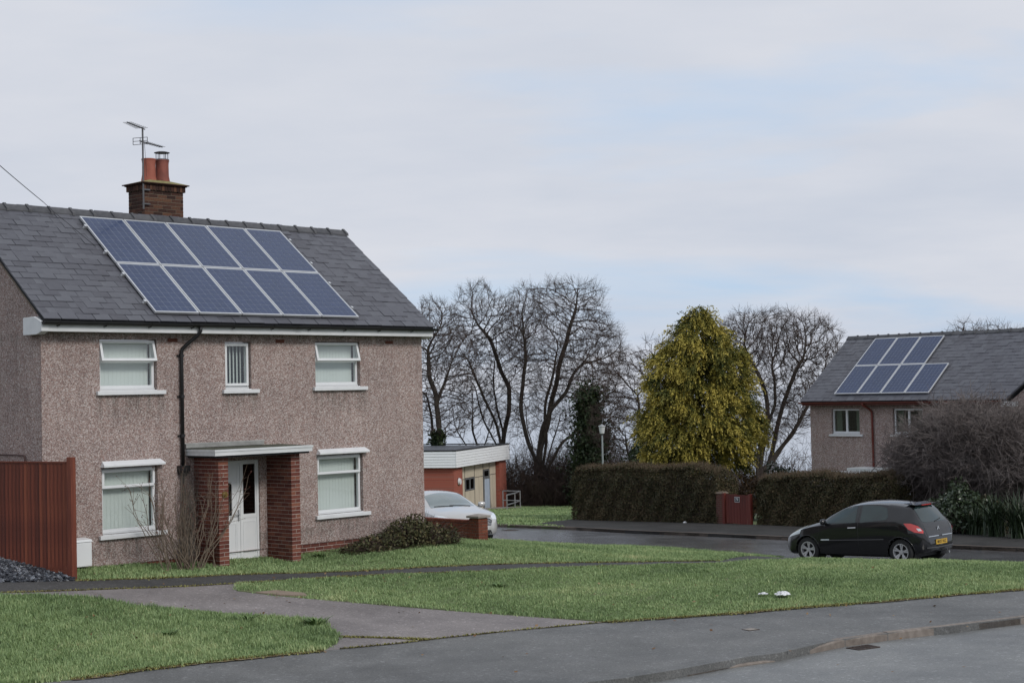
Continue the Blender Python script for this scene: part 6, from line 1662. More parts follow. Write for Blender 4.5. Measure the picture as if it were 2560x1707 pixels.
def twig_sprays(P, par, r_all, count, length, seed, droop=0.0, rad=.006):
    """fine twigs at the branch ends"""
    r = np.random.default_rng(seed); kids = np.zeros(len(P), int)
    for i, p in enumerate(par):
        if p >= 0: kids[p] += 1
    thin = np.where((r_all < .022) & (np.arange(len(P)) > 0))[0]
    thin = thin[r.random(len(thin)) < np.where(kids[thin] == 0, 1.0, .55)]
    idx = np.repeat(thin, count); d = P[idx] - P[par[idx]]; d /= np.linalg.norm(d, axis=1, keepdims=True) + 1e-9
    d = d + r.normal(0, .38, d.shape) + np.array([0, 0, .16 - droop]); d /= np.linalg.norm(d, axis=1, keepdims=True)
    L = (length * r.uniform(.4, 1.2, len(idx)))[:, None]
    m = P[idx] + d * L * .55; e = m + (d + r.normal(0, .22, d.shape)) * L * .5
    f = np.ones(len(idx))
    A = frusta(P[idx], m, rad * 1.1 * f, rad * .9 * f, 3); Bq = frusta(m, e, rad * .9 * f, rad * .5 * f, 3)
    # side shoots
    d2 = d + r.normal(0, .55, d.shape); d2 /= np.linalg.norm(d2, axis=1, keepdims=True); e2 = m + d2 * L * .55
    Cq = frusta(m, e2, rad * .8 * f, rad * .45 * f, 3)
    return [A, Bq, Cq]
def bare_tree(label, root, trunk_h, blobs, n_attr, seed, lean=(0, 0), twigs=3, tlen=.55, tip=.012, step=.27, kill=.34, name='bare_tree', group='bare trees behind the gardens', e=2.35, ivy=None, mat=None, trad=.0056, limbs=None):
    attr = ellipsoids(blobs, n_attr, seed)
    P, par = grow(attr, root, trunk_h, blobs if limbs is None else limbs, step, kill, seed=seed, lean=lean)
    rr = radii(par, tip, e)
    o = empty(name, tuple(root)); tag(o, label, 'tree', group)
    Q = P - np.array(root)
    i = np.arange(1, len(P)); p = par[i]; r1 = rr[i]; r0 = np.minimum(rr[p], r1 * 1.35 + .004); r0 = np.where(rr[p] > .10, np.minimum(rr[p], r1 * 1.6), r0)
    big = r1 > .035
    parts = []
    flare = 1 + .5 * np.clip(1 - Q[p][:, 2] / .9, 0, 1) * (r1 > .1)
    if big.any(): parts.append(frusta(Q[p[big]], Q[i[big]], (r0 * flare)[big], r1[big], 8))
    V, F = join(parts); link('trunk', np_mesh('trunk', V, F, smooth=True), BARK, o)
    sm_ = ~big; parts = [frusta(Q[p[sm_]], Q[i[sm_]], r0[sm_], r1[sm_], 4)] + twig_sprays(Q, par, rr, twigs, tlen, seed + 5, rad=trad)
    V, F = join(parts); link('crown', np_mesh('crown', V, F), mat or TWIG, o)
    if ivy:
        r = np.random.default_rng(seed + 9); h0, h1, nn, sp_ = ivy
        k = np.where((rr[i] > .05) & (Q[i][:, 2] < h1) & (Q[i][:, 2] > h0))[0]
        if len(k):
            q = r.choice(k, nn); t = r.random(nn)[:, None]; base = Q[p[q]] * (1 - t) + Q[i[q]] * t
            d = r.normal(size=(nn, 3)); d[:, 2] *= .6; d /= np.linalg.norm(d, axis=1, keepdims=True)
            pp = base + d * (rr[i[q]] + np.abs(r.normal(0, sp_, nn)))[:, None]
            V, F = leaf_cloud(pp, d, .13, seed + 11); link('ivy', np_mesh('ivy', V, F, rnd=np.repeat(r.random(nn), 4)), IVY, o)
    return o
def W(px, py, Y):  return at_depth(px, py, Y)
def tree_at(label, px, Y, trunk_h, crown, n, seed, **kw):
    """crown: list of (px, py, rx_px, ry_px, depth radius m, dY) measured in the photograph at distance Y"""
    g = W(px, 1250, Y); z = TZ(g[0], min(g[1], 107)) - max(0, g[1] - 108) * .16 - .15
    s = Y / FPX; blobs = []
    for (cx, cy, rx, ry, ry_m, dy) in crown:
        c = W(cx, cy, Y + dy); blobs.append((c[0], c[1], c[2], rx * s, ry_m, ry * s))
    return bare_tree(label, (g[0], g[1], z), trunk_h, blobs, n, seed, **kw)
tree_at('bare oak with wide domed crown, tallest of the trees beyond the hall', 1350, 98, 2.2, [(1400, 850, 130, 150, 3.0, 0), (1320, 830, 75, 120, 2.0, .5), (1480, 900, 85, 130, 2.4, -.5), (1395, 1010, 110, 80, 2.0, 0), (1500, 1010, 80, 60, 1.6, 0), (1310, 1010, 50, 90, 1.4, 0), (1430, 740, 80, 40, 1.8, 0)], 7000, 21, tlen=.66, e=2.2, tip=.0105, kill=.31, twigs=5)
tree_at('slender leaning bare tree between the hall and the tallest oak', 1272, 100, 3.2, [(1195, 790, 65, 85, 1.8, 0), (1245, 870, 85, 130, 1.8, 0), (1160, 880, 55, 90, 1.4, 0), (1240, 1010, 60, 70, 1.2, 0), (1190, 950, 60, 70, 1.2, 0)], 3600, 22, lean=(-.5, 0), tlen=.62, e=2.2, kill=.31, tip=.0105, twigs=6)
tree_at('ivy-clad bare tree rising right beside the near house gable', 1088, 97, 3.2, [(1085, 850, 60, 105, 2.2, 0), (1060, 970, 75, 90, 2.2, 0), (1130, 910, 65, 110, 1.8, 0), (1110, 1040, 70, 60, 1.6, 0)], 4000, 23, tlen=.55, ivy=(0, 5.0, 2600, .18), e=2.2, kill=.31, twigs=6)
tree_at('small forked bare tree above the flat roof of the hall', 1190, 106, 4.0, [(1190, 1020, 60, 60, 1.4, 0), (1150, 1050, 45, 50, 1.2, 0), (1225, 1060, 40, 50, 1.0, 0)], 800, 24, tlen=.45, kill=.33)
tree_at('dark ivy-smothered tree between the tallest oak and the golden conifer', 1462, 94, 3.6, [(1478, 970, 50, 90, 1.4, 0), (1520, 1040, 60, 45, 1.2, 0), (1440, 1090, 45, 50, 1.0, 0), (1490, 1110, 50, 60, 1.0, 0)], 1100, 25, tlen=.5, ivy=(.5, 9.5, 22000, .55), e=2.0, kill=.34)
tree_at('bushy bare tree just left of the golden conifer', 1590, 90, 1.8, [(1590, 960, 85, 90, 2.0, 0), (1560, 1060, 90, 80, 1.8, 0), (1650, 910, 60, 60, 1.6, 0), (1600, 1100, 80, 60, 1.6, 0)], 2600, 26, tlen=.55, kill=.33, twigs=6)
tree_at('spreading bare oak between the golden conifer and the far house', 1895, 82, 1.8, [(1930, 890, 115, 115, 2.6, 0), (2020, 880, 85, 90, 2.2, 0), (1870, 860, 80, 80, 2.0, 0), (2000, 1000, 100, 75, 2.0, 0), (2070, 930, 60, 70, 1.8, 0), (1930, 1060, 90, 60, 1.6, 0)], 6200, 27, tlen=.55, e=2.2, tip=.010, kill=.29, step=.25, twigs=6)
tree_at('bare treetop showing just above the ridge of the far house', 2455, 95, 5.5, [(2420, 850, 60, 45, 1.6, 0), (2490, 850, 65, 40, 1.6, 0)], 1500, 28, tlen=.5, kill=.3)

# thicket and undergrowth under the trees
def thicket(label, spots, n, seed, hgt, mat, name='thicket', lean=.35, rad=.010, seg=5, cat='undergrowth', kind='stuff', curl=.25, spread=.5):
    """many arching stems: spots = (x, y, radius, height factor)"""
    r = np.random.default_rng(seed); parts = []
    S = np.array(spots, float); w = S[:, 2] ** 1.2; w /= w.sum(); k = r.choice(len(S), n, p=w)
    ang = r.uniform(0, 2 * np.pi, n); rad0 = np.sqrt(r.random(n)) * S[k, 2]
    x = S[k, 0] + np.cos(ang) * rad0; y = S[k, 1] + np.sin(ang) * rad0; z = T(x, np.clip(y, 0, 107)) - .1
    p = np.stack([x, y, z], 1); H = hgt * S[k, 3] * r.uniform(.45, 1.1, n)
    d = np.stack([np.cos(ang) * lean + r.normal(0, spread * .5, n), np.sin(ang) * lean + r.normal(0, spread * .5, n), np.ones(n)], 1)
    for s in range(seg):
        d = d + r.normal(0, curl, d.shape); d[:, 2] -= .10 * s * lean; dd = d / np.linalg.norm(d, axis=1, keepdims=True)
        q = p + dd * (H / seg)[:, None]; f = 1 - s / (seg + .5)
        parts.append(frusta(p, q, rad * f * r.uniform(.6, 1.2, n), np.full(n, rad * (f - .1)), 3))
        if s >= 1:
            for _ in range(2):
                e = dd + r.normal(0, .7, dd.shape); e /= np.linalg.norm(e, axis=1, keepdims=True); L = (H / seg * r.uniform(.3, .9, n))[:, None]
                parts.append(frusta(q, q + e * L, np.full(n, rad * .45), np.full(n, rad * .25), 3))
        p = q
    V, F = join(parts); o = link(name, np_mesh(name, V, F), mat); tag(o, label, cat, kind=kind); return o
BRAMBLE = M('bramble_stem', [(0.035, 0.024, 0.020), (0.06, 0.038, 0.030), (0.075, 0.06, 0.038)], .8, .9)
thicket('tangled dark undergrowth of bare stems beneath the trees', [(1.0, 99, 2.4, 1.3), (3.6, 98, 2.6, 1.3), (6.0, 95, 2.4, 1.2), (8.5, 92, 2.6, 1.1), (0.2, 102, 2, 1.4), (5.0, 101, 3, 1.3), (11.5, 88, 3, 1.1), (14.5, 82, 3, 1.0), (8, 98, 3, 1.3), (2.2, 96, 1.8, .9)], 4600, 31, 3.4, BRAMBLE, rad=.02)
def shrub(label, c, rx, ry, h, n, size, mat, seed, name='shrub', stems=14, group=None, aspect=1.6, cat='shrub', base=.15, parts_named=('foliage', 'stem'), spread=.9, power=2.0):
    r = np.random.default_rng(seed); z0 = TZ(c[0], c[1])
    o = empty(name, (c[0], c[1], z0)); tag(o, label, cat, group)
    d = r.normal(size=(n, 3)); d /= np.linalg.norm(d, axis=1, keepdims=True); d[:, 2] = np.abs(d[:, 2])
    rad = .45 + .55 * r.random(n) ** .5
    lump = 1 + .16 * np.sin(d[:, 0] * 5 + seed) * np.sin(d[:, 1] * 6 + 1.7) + .12 * np.sin(d[:, 2] * 9 + d[:, 0] * 4)
    P = d * (rad * lump)[:, None] * np.array([rx, ry, h * (1 - base)]) + np.array([0, 0, h * base])
    V, F = leaf_cloud(P, d, size, seed + 1, aspect, spread=spread)
    link(parts_named[0], np_mesh('foliage', V, F, rnd=np.repeat(r.random(n), 4)), mat, o)
    t = r.normal(size=(stems, 3)); t /= np.linalg.norm(t, axis=1, keepdims=True); t[:, 2] = np.abs(t[:, 2]) + .4
    P0 = np.zeros((stems, 3)); P0[:, :2] = r.normal(0, .08, (stems, 2)); P0[:, 2] = -.1
    P1 = t * np.array([rx, ry, h]) * .5; V, F = frusta(P0, P1, np.full(stems, .02), np.full(stems, .008), 5)
    link(parts_named[1], np_mesh('stem', V, F), BARK, o); return o
EVER = leaf_mat('evergreen_leaf', [(0.016, 0.028, 0.012), (0.034, 0.055, 0.022), (0.075, 0.095, 0.06), (0.11, 0.13, 0.10)], .35, [.1, .5, .85, 1.0], .5)
RUSSET = leaf_mat('russet_leaf', [(0.05, 0.03, 0.018), (0.09, 0.05, 0.025), (0.06, 0.055, 0.025)], .7)
g = W(1955, 1185, 62); shrub('glossy dark evergreen shrub right of the golden conifer, against the far house', g, 1.35, 1.2, 1.95, 5200, .085, EVER, 41, 'evergreen_shrub')
g = W(1875, 1200, 60); shrub('russet-brown shrub over the red gate between the hedges', g, .85, .8, 1.75, 1800, .07, RUSSET, 42, 'russet_shrub')
g = W(1600, 1180, 80); shrub('dark ivy bush left of the golden conifer, beyond the long hedge', g, 1.2, 1.2, 3.4, 3600, .11, IVY, 43, 'ivy_bush')

# golden conifer
def conifer():
    Y = 61.0; s = Y / FPX; c = W(1752, 1165, Y); zb = TZ(c[0], c[1])
    o = empty('golden_conifer', (c[0], c[1], zb)); tag(o, 'broad golden-yellow cypress tree rising behind the long hedge', 'tree')
    prof = [(1162, 118), (1140, 148), (1105, 164), (1060, 163), (1000, 156), (960, 146), (920, 132), (880, 112), (850, 92), (820, 68), (800, 48), (785, 30), (772, 14)]
    zz = np.array([W(1752, p[0], Y)[2] - zb for p in prof]); rr_ = np.array([max(p[1] * .93 - 20, 3) * s for p in prof])
    r = np.random.default_rng(61)
    def clumps(n, lo, hi, size):
        zs = r.uniform(zz[0], zz[-1], n * 6); R_ = np.interp(zs, zz, rr_); k = r.random(n * 6) < (R_ + .25) / (rr_.max() + .25); zs = zs[k][:n]; R_ = R_[k][:n]
        az = r.uniform(0, 2 * np.pi, len(zs)); q = R_ * r.uniform(lo, hi, len(zs)) + r.normal(0, .07, len(zs))
        return np.stack([np.cos(az) * q, np.sin(az) * q, zs], 1), az, size * r.uniform(.65, 1.3, len(zs))
    parts = [clumps(400, .84, 1.12, .36), clumps(150, .50, .80, .40), clumps(170, .12, .5, .5)]
    Cc = np.concatenate([q[0] for q in parts]); az = np.concatenate([q[1] for q in parts]); sz = np.concatenate([q[2] for q in parts])
    nP, m = 15, 23
    ctone = np.clip(r.normal(.47, .17, len(Cc)), .05, .95)
    out = np.stack([np.cos(az), np.sin(az), np.full(len(az), -.12)], 1)
    org = np.repeat(Cc, nP, 0) + r.normal(0, .24, (len(Cc) * nP, 3)) * np.repeat(sz, nP)[:, None]; n = len(org)
    ax = np.repeat(out, nP, 0) + r.normal(0, .45, (n, 3)); ax /= np.linalg.norm(ax, axis=1, keepdims=True)
    ln = np.repeat(sz, nP) * r.uniform(.7, 1.5, n)
    t = r.random((n, m)); pts = org[:, None, :] + ax[:, None, :] * (t * ln[:, None])[:, :, None]
    pts[:, :, 2] += (.25 * t - .75 * t ** 2) * ln[:, None]; pts += r.normal(0, .022, pts.shape)
    dirv = ax[:, None, :] + r.normal(0, .32, (n, m, 3)); dirv[:, :, 2] -= .9 * t; dirv /= np.linalg.norm(dirv, axis=2, keepdims=True)
    side = np.cross(dirv, r.normal(size=(n, m, 3))); side /= np.linalg.norm(side, axis=2, keepdims=True) + 1e-9
    L = (r.uniform(.05, .11, (n, m)))[:, :, None]; w = L * .24
    V = np.stack([pts, pts + dirv * L * .5 + side * w, pts + dirv * L, pts + dirv * L * .5 - side * w], 2).reshape(-1, 3)
    tone = np.clip(np.repeat(ctone, nP)[:, None] + .40 * (t - .45) + r.normal(0, .02, (n, m)), 0, 1)
    N_ = n * m
    mat = leaf_mat('golden_cypress_spray', [(0.026, 0.046, 0.014), (0.105, 0.110, 0.024), (0.36, 0.30, 0.058), (0.64, 0.52, 0.12)], .6, [.08, .38, .62, .95], .25, 1.4, .85)
    link('crown', np_mesh('crown', V, np.arange(4 * N_).reshape(-1, 4), rnd=np.repeat(tone.reshape(-1), 4)), mat, o)
    mb = MB(); mb.tube([(0, 0, -.2), (.03, 0, 2), (0, .02, zz[-1] - .7)], [.17, .13, .02], 8); mb.build('trunk', BARK, o)
    B0 = []; B1 = []
    for i in range(260):
        z = r.uniform(.3, zz[-1] - .4); a = r.uniform(0, 6.28); q = np.interp(z, zz, rr_) * .8
        B0.append((0, 0, z)); B1.append((math.cos(a) * q, math.sin(a) * q, z + .25))
    V, F = frusta(np.array(B0), np.array(B1), np.full(260, .03), np.full(260, .008), 4); link('branch_whorls', np_mesh('branch_whorls', V, F), BARK, o)
conifer()

# clipped hedges
HTWIG = M('hedge_twig', [(0.10, 0.07, 0.042), (0.17, 0.12, 0.075)], 2, .9)
def hedge(label, t0, t1, h0, h1, dep, n, seed, v=0.0, round_=(.6, .4)):
    r = np.random.default_rng(seed); L = t1 - t0; a = hedge_pt(t0, v); z0 = TZ(*a)
    yaw = math.atan2(HEDGE_DIR[1], HEDGE_DIR[0]); o = empty('hedge', (a[0], a[1], z0), yaw); tag(o, label, 'hedge', 'clipped hedges along the far pavement')
    def gz(x): 
        q = np.array(a)[None] + HEDGE_DIR[None] * x[:, None]; return T(q[:, 0], q[:, 1]) - z0
    # local: x along, y away from the road side is +y? (HEDGE_N points to the road = -y)
    def top(x):
        e = np.minimum(np.clip(x / round_[0], 0, 1), np.clip((L - x) / round_[1], 0, 1)); e = np.sqrt(np.clip(1 - (1 - e) ** 2, 0, 1))
        return (h0 + (h1 - h0) * x / L) * (.72 + .28 * e) + .05 * np.sin(x * 2.1 + seed) + .03 * np.sin(x * 5.3)
    nf, nt, nb, ns = int(n * .5), int(n * .28), int(n * .12), int(n * .1)
    P = []; N = []
    x = r.uniform(0, L, nf); z = r.random(nf) * top(x); y = -dep / 2 + .06 * np.sin(x * 3 + z * 2.5) + .05 * np.sin(x * 7.3 - z * 5) + np.abs(r.normal(0, .07, nf)); rd = np.clip((z / top(x) - .82) / .18, 0, 1); y += .22 * rd ** 2
    P.append(np.stack([x, y, z], 1)); N.append(np.tile([0, -1, .2], (nf, 1)))
    x = r.uniform(0, L, nt); y = r.uniform(-dep / 2, dep / 2, nt); z = top(x) - .22 * np.clip(np.abs(y) / (dep / 2) - .55, 0, 1) ** 1.4 + r.normal(.01, .04, nt); P.append(np.stack([x, y, z], 1)); N.append(np.tile([0, -.2, 1], (nt, 1)))
    x = r.uniform(0, L, nb); z = r.random(nb) * top(x); P.append(np.stack([x, np.full(nb, dep / 2) - np.abs(r.normal(0, .05, nb)), z], 1)); N.append(np.tile([0, 1, .2], (nb, 1)))
    x = np.where(r.random(ns) < .5, np.abs(r.normal(0, .08, ns)), L - np.abs(r.normal(0, .08, ns))); z = r.random(ns) * top(x); P.append(np.stack([x, r.uniform(-dep / 2, dep / 2, ns), z], 1)); N.append(np.stack([np.where(x < L / 2, -1.0, 1.0), np.zeros(ns), np.full(ns, .2)], 1))
    P = np.concatenate(P); N = np.concatenate(N); P[:, 2] += gz(P[:, 0])
    V, F = leaf_cloud(P, N, .042, seed + 1, 1.5, spread=.8)
    hm = leaf_mat('hedge_leaf', [(0.026, 0.028, 0.013), (0.062, 0.058, 0.026), (0.115, 0.082, 0.044), (0.17, 0.118, 0.07)], .6, [.15, .45, .72, 1.0], .25, .9, .45)
    link('foliage', np_mesh('foliage', V, F, rnd=np.repeat(r.random(len(P)), 4)), hm, o)
    m = 6500; x = r.uniform(.1, L - .1, m); y = r.uniform(-dep / 2 + .05, dep / 2 - .05, m); tp = top(x); z = tp * r.uniform(.3, .98, m)
    P0 = np.stack([x, y, z + gz(x)], 1); d = np.stack([r.normal(0, .35, m), r.normal(0, .35, m), np.ones(m)], 1); P0[:, 2] = np.where(r.random(m) < .6, tp - r.uniform(.02, .15, m) + gz(x), P0[:, 2]); P1 = P0 + d * r.uniform(.08, .26, m)[:, None]
    V, F = frusta(P0, P1, np.full(m, .006), np.full(m, .003), 3); link('twigs', np_mesh('twigs', V, F), HTWIG, o)
    # woody inside
    k = MB(); k.box(.18, L - .18, -dep / 2 + .16, dep / 2 - .14, -.3, min(h0, h1) * .82); k.build('woody_core', BRAMBLE, o)
hedge('long clipped brown-green hedge left of the red gate', -8.3, -.75, 2.10, 1.98, 1.1, 52000, 71, v=-.15, round_=(.9, .8))
hedge('clipped brown-green hedge right of the red gate, behind the black car', .95, 6.6, 1.72, 1.75, 1.1, 40000, 72, v=-.15, round_=(.6, .5))

# the big bare bush before the far house and its neighbours
def bare_bush():
    c = (14.3, 49.3); z0 = TZ(*c); r = np.random.default_rng(81)
    o = empty('bare_bush', (c[0], c[1], z0)); tag(o, 'huge tangled grey-brown leafless bush in front of the far house', 'bush')
    ax = np.array([0.657, -0.754, 0]); ay = np.array([.754, .657, 0])
    n = 2400; parts = []; thick = []
    base = (r.normal(0, 1.1, n))[:, None] * ax + (r.normal(0, .4, n))[:, None] * ay
    az = r.uniform(0, 2 * np.pi, n); sp_ = np.sqrt(r.random(n))
    tipx = np.cos(az) * sp_ * 3.3 + .3; tipy = np.sin(az) * sp_ * 1.7
    prof = np.sqrt(np.clip(1 - (np.cos(az) * sp_) ** 2 * .62 - (np.sin(az) * sp_) ** 2 * .45, .05, 1))
    tipz = 4.15 * prof * r.uniform(.55, 1.03, n)
    tip = tipx[:, None] * ax + tipy[:, None] * ay; tip[:, 2] = tipz
    p = base.copy(); p[:, 2] = -.1; seg = 7
    for s in range(1, seg + 1):
        t = s / seg; q = base * (1 - t) + tip * t; q[:, 2] = tip[:, 2] * (1 - (1 - t) ** 1.8) + .0; q += r.normal(0, .13, q.shape) * (1 if s < seg else .6)
        f = 1 - .85 * (t - 1 / seg)
        parts.append(frusta(p, q, .016 * f * r.uniform(.6, 1.3, n), np.full(n, .016 * max(.12, f - .12)), 3))
        if s >= 3:
            for _ in range(3):
                d = (q - p); d /= np.linalg.norm(d, axis=1, keepdims=True) + 1e-9; d = d + r.normal(0, .75, d.shape); d[:, 2] -= .25; d /= np.linalg.norm(d, axis=1, keepdims=True)
                L = r.uniform(.15, .6, n)[:, None]; parts.append(frusta(q, q + d * L, np.full(n, .007), np.full(n, .004), 3))
        p = q
    V, F = join(parts)
    mt = M('grey_brown_twig', [(0.085, 0.070, 0.064), (0.165, 0.138, 0.128), (0.27, 0.235, 0.22)], .9, .9)
    link('branches', np_mesh('branches', V, F), mt, o)
bare_bush()
STRAP = leaf_mat('strap_leaf', [(0.013, 0.024, 0.011), (0.027, 0.047, 0.020), (0.055, 0.08, 0.036), (0.13, 0.105, 0.055)], .5, [.1, .5, .85, 1.0], .45)
def strap_plant(label, c, h, n, seed, spread=.8):
    r = np.random.default_rng(seed); z0 = TZ(*c[:2]); o = empty('strap_leaf_plant', (c[0], c[1], z0)); tag(o, label, 'plant', 'strap-leaved plants by the far pavement')
    az = r.uniform(0, 6.28, n); L = h * r.uniform(.6, 1.15, n); out = r.uniform(.15, spread, n); seg = 5; V = []; F = []; rn = []
    for i in range(n):
        w = r.uniform(.012, .024); d = np.array([math.cos(az[i]), math.sin(az[i]), 0]); q = np.array([-d[1], d[0], 0]); b0 = r.normal(0, .12, 3) * [1, 1, 0]; o_ = len(V)
        for s in range(seg + 1):
            t = s / seg; p = b0 + d * out[i] * L[i] * t ** 1.8 + np.array([0, 0, L[i] * (t - .35 * out[i] * t ** 3)]); ww = w * (1 - t ** 3) + .002
            V += [p - q * ww, p + q * ww]; rn += [r.random() * .2 + (i % 7) / 9.0] * 2
        for s in range(seg): F.append((o_ + 2 * s, o_ + 2 * s + 1, o_ + 2 * s + 3, o_ + 2 * s + 2))
    lo = link('leaves', np_mesh('leaves', np.array(V), np.array(F), rnd=np.array(rn)), STRAP, o)
for i, (px, py, Y, h, lab) in enumerate([(2545, 1330, 44.5, 1.5, 'tall strap-leaved plant at the right edge of the picture'), (2490, 1335, 45.3, 1.35, 'strap-leaved plant with pale blade tips, second from the right edge'), (2435, 1338, 46.2, 1.0, 'low strap-leaved clump just right of the black car')]):
    strap_plant(lab, W(px, py, Y), h, 130, 90 + i)
g = W(2400, 1335, 47.0); shrub('dark leafy shrub right behind the tail of the black car', g, .95, .8, 1.55, 2600, .07, EVER, 95, 'dark_shrub')
g = W(2478, 1338, 46.9); shrub('low russet-tinged shrub between the strap-leaved plants', g, 1.0, .7, 1.05, 2000, .07, leaf_mat('bronze_leaf', [(0.02, 0.028, 0.012), (0.045, 0.045, 0.02), (0.075, 0.05, 0.028)], .5), 96, 'bronze_shrub')

# plants against the near house
def porch_shrub():
    c = H1.w(1.0, 1.05, 0); r = np.random.default_rng(101); n = 46
    c = ground(466, 1423); z0 = TZ(*c[:2]); o = empty('bare_shrub', (c[0], c[1], z0)); tag(o, 'bare many-stemmed shrub with reddish buds beside the porch', 'shrub')
    parts = []; buds = []
    e3 = np.array([H1.e[0], H1.e[1], 0]); n3 = np.array([H1.n[0], H1.n[1], 0])
    for i in range(n):
        left = i < 9
        a = r.normal(-.05, .45) if not left else r.uniform(-.62, -.1)
        hgt = r.uniform(.9, 1.75); base = e3 * r.normal(0.1 if not left else -.25, .16) + n3 * r.normal(0, .10)
        tip = base + e3 * a * hgt * .75 + n3 * r.normal(.05, .12) * hgt + np.array([0, 0, hgt]); seg = 6; p = base - np.array([0, 0, .08]); prev = None
        for s in range(1, seg + 1):
            t = s / seg; q = base * (1 - t) + tip * t; q = q + e3 * (a * .25 * math.sin(math.pi * t)) + r.normal(0, .02, 3); rad = .0085 * (1 - .8 * t) + .0022
            parts.append(frusta(p[None], q[None], np.array([rad * 1.15]), np.array([rad]), 5))
            if s >= 3:
                for _ in range(2):
                    d = (q - p); d = d / np.linalg.norm(d) + r.normal(0, .5, 3); d /= np.linalg.norm(d); L = r.uniform(.08, .32); e_ = q + d * L
                    parts.append(frusta(q[None], e_[None], np.array([.004]), np.array([.0025]), 3)); buds.append(e_); buds.append(q + d * L * .6)
            p = q
        buds.append(tip)
    V, F = join(parts); link('stems', np_mesh('stems', V, F), M('shrub_stem', [(0.14, 0.105, 0.075), (0.23, 0.18, 0.135)], 4, .85), o)
    Bp = np.array(buds); V, F = leaf_cloud(Bp, np.tile([0, 0, 1.0], (len(Bp), 1)), .018, 103, 1.8); link('buds', np_mesh('buds', V, F, rnd=np.repeat(r.random(len(Bp)), 4)), leaf_mat('bud', [(0.10, 0.03, 0.025), (0.16, 0.06, 0.05)], .7), o)['kind'] = 'stuff'
porch_shrub()
def climber():
    c = H1.w(.66, -.10, 0); r = np.random.default_rng(111); z0 = TZ(*c[:2]); o = empty('dry_climber', (c[0], c[1], z0)); tag(o, 'dead grey-brown climber clinging to the downpipe left of the porch', 'climber')
    e3 = np.array([H1.e[0], H1.e[1], 0]); n3 = np.array([H1.n[0], H1.n[1], 0]); parts = []
    for i in range(70):
        hgt = r.uniform(1.0, 1.85); x0 = r.normal(0.04, .10); x1 = r.normal(.08, .13); p = e3 * x0 + n3 * r.uniform(-.02, .06) - np.array([0, 0, .05]); seg = 7
        for s in range(1, seg + 1):
            t = s / seg; q = e3 * (x0 * (1 - t) + x1 * t + .05 * math.sin(t * 9 + i)) + n3 * (r.uniform(-.03, .05)) + np.array([0, 0, hgt * t])
            parts.append(frusta(p[None], q[None], np.array([.007 * (1 - .5 * t)]), np.array([.006 * (1 - .5 * t)]), 4)); p = q
            if r.random() < .5:
                d = e3 * r.normal(0, 1) + n3 * r.uniform(0, .3) + np.array([0, 0, r.normal(.2, .5)]); parts.append(frusta(q[None], (q + d * .12)[None], np.array([.003]), np.array([.002]), 3))
    V, F = join(parts); link('stems', np_mesh('stems', V, F), M('dead_stem', [(0.10, 0.085, 0.07), (0.19, 0.165, 0.14)], 5, .95), o)
climber()
BUSHL = leaf_mat('small_bush_leaf', [(0.028, 0.032, 0.014), (0.070, 0.074, 0.032), (0.12, 0.10, 0.048), (0.19, 0.13, 0.07)], .6, [.1, .45, .72, 1.0], .25, 4.0, .5)
def corner_bush():
    c = H1.w(6.15, .42, 0); r = np.random.default_rng(121); z0 = TZ(*c[:2]); o = empty('low_bush', (c[0], c[1], z0), H1.yaw); tag(o, 'sprawling dark green and brown bush at the right corner of the near house', 'bush')
    n = 5600; blobs = [(-.2, .05, .20, .60, .40, .44), (-1.0, .0, .10, .7, .34, .26), (.42, .0, .12, .5, .38, .36), (-1.6, .05, .05, .45, .28, .17), (.85, 0, .06, .40, .30, .26), (.1, .1, .40, .32, .26, .30), (.95, -.1, .16, .22, .2, .24), (-.65, .05, .22, .3, .25, .26)]
    P = ellipsoids(blobs, n, 122, .5); k = P[:, 2] > -.03; P = P[k]; d = P - np.array([0, 0, .1]); d /= np.linalg.norm(d, axis=1, keepdims=True) + 1e-9
    V, F = leaf_cloud(P, d, .042, 123, 1.7); link('foliage', np_mesh('foliage', V, F, rnd=np.repeat(r.random(len(P)), 4)), BUSHL, o)
    m = 800; Q = P[r.choice(len(P), m)]; B0 = Q * np.array([.5, .5, .3]); Q2 = Q * r.uniform(.95, 1.3, m)[:, None] + r.normal(0, .05, (m, 3))
    V, F = frusta(B0, Q2, np.full(m, .006), np.full(m, .003), 4); link('stem', np_mesh('stem', V, F), BRAMBLE, o)
corner_bush()

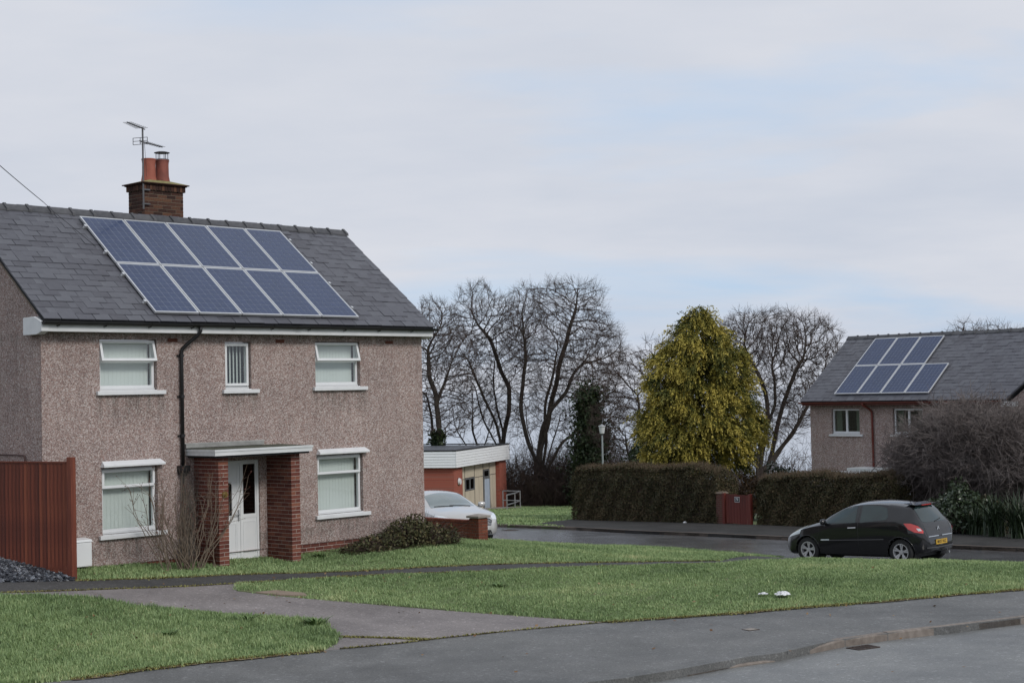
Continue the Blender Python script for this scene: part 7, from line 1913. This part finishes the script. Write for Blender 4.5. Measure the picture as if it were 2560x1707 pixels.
# weeds and fallen leaves on the verge
WEED = leaf_mat('weed_leaf', [(0.060, 0.105, 0.035), (0.11, 0.175, 0.06), (0.17, 0.24, 0.09)], .5)
def weed(label, px, py, rad, h, seed):
    c = ground(px, py); r = np.random.default_rng(seed); o = empty('weed_clump', (c[0], c[1], TZ(c[0], c[1]))); tag(o, label, 'weed', 'weed clumps in the verge')
    n = 42; V = []; F = []; rn = []
    for i in range(n):
        az = r.uniform(0, 6.28); L = h * r.uniform(.6, 1.3); d = np.array([math.cos(az), math.sin(az), 0]); q = np.array([-d[1], d[0], 0]); b0 = d * r.uniform(0, rad); k = len(V); w = r.uniform(.008, .022)
        for s_, ww in ((0, .4), (.5, 1.0), (1.0, .1)):
            p = b0 + d * L * .8 * s_ ** 1.5 + np.array([0, 0, L * s_ * (1 - .35 * s_)]); V += [p - q * w * ww, p + q * w * ww]; rn += [r.random()] * 2
        F += [(k, k + 1, k + 3, k + 2), (k + 2, k + 3, k + 5, k + 4)]
    link('leaves', np_mesh('leaves', np.array(V), np.array(F), rnd=np.array(rn)), WEED, o)
weed('dark broad-leaved weed clump in the middle of the lower left verge', 415, 1590, .16, .13, 1)
weed('dark weed clump on the upper edge of the lower left verge', 620, 1552, .18, .16, 2)
weed('tall grass tussock at the right tip of the lower left verge', 790, 1562, .16, .18, 3)
weed('dark weed clump in the wide lawn below the footpath', 1245, 1468, .15, .12, 4)
weed('low weed clump at the foot of the house wall right of the porch', 800, 1393, .12, .14, 5)
def fallen_leaves():
    r = np.random.default_rng(5); pts = []
    for (x0, x1, y0, y1, n) in ((20, 820, 1500, 1680, 60), (200, 1000, 1455, 1620, 40), (900, 2500, 1420, 1540, 90), (1000, 2500, 1540, 1690, 26), (200, 1100, 1410, 1460, 40)):
        for _ in range(n): pts.append(ground(r.uniform(x0, x1), r.uniform(y0, y1)))
    P = np.array(pts); P[:, 2] += r.uniform(.012, .05, len(P)); N = np.tile([0, 0, 1.0], (len(P), 1))
    V, F = leaf_cloud(P, N, .038, 6, 1.5, spread=.35)
    o = link('fallen_leaves', np_mesh('fallen_leaves', V, F, rnd=np.repeat(r.random(len(P)), 4)), leaf_mat('dead_leaf', [(0.10, 0.05, 0.025), (0.20, 0.11, 0.05), (0.32, 0.24, 0.14)], .8)); tag(o, 'scattered brown fallen leaves on the lawns and paths', 'leaves', kind='stuff')
fallen_leaves()
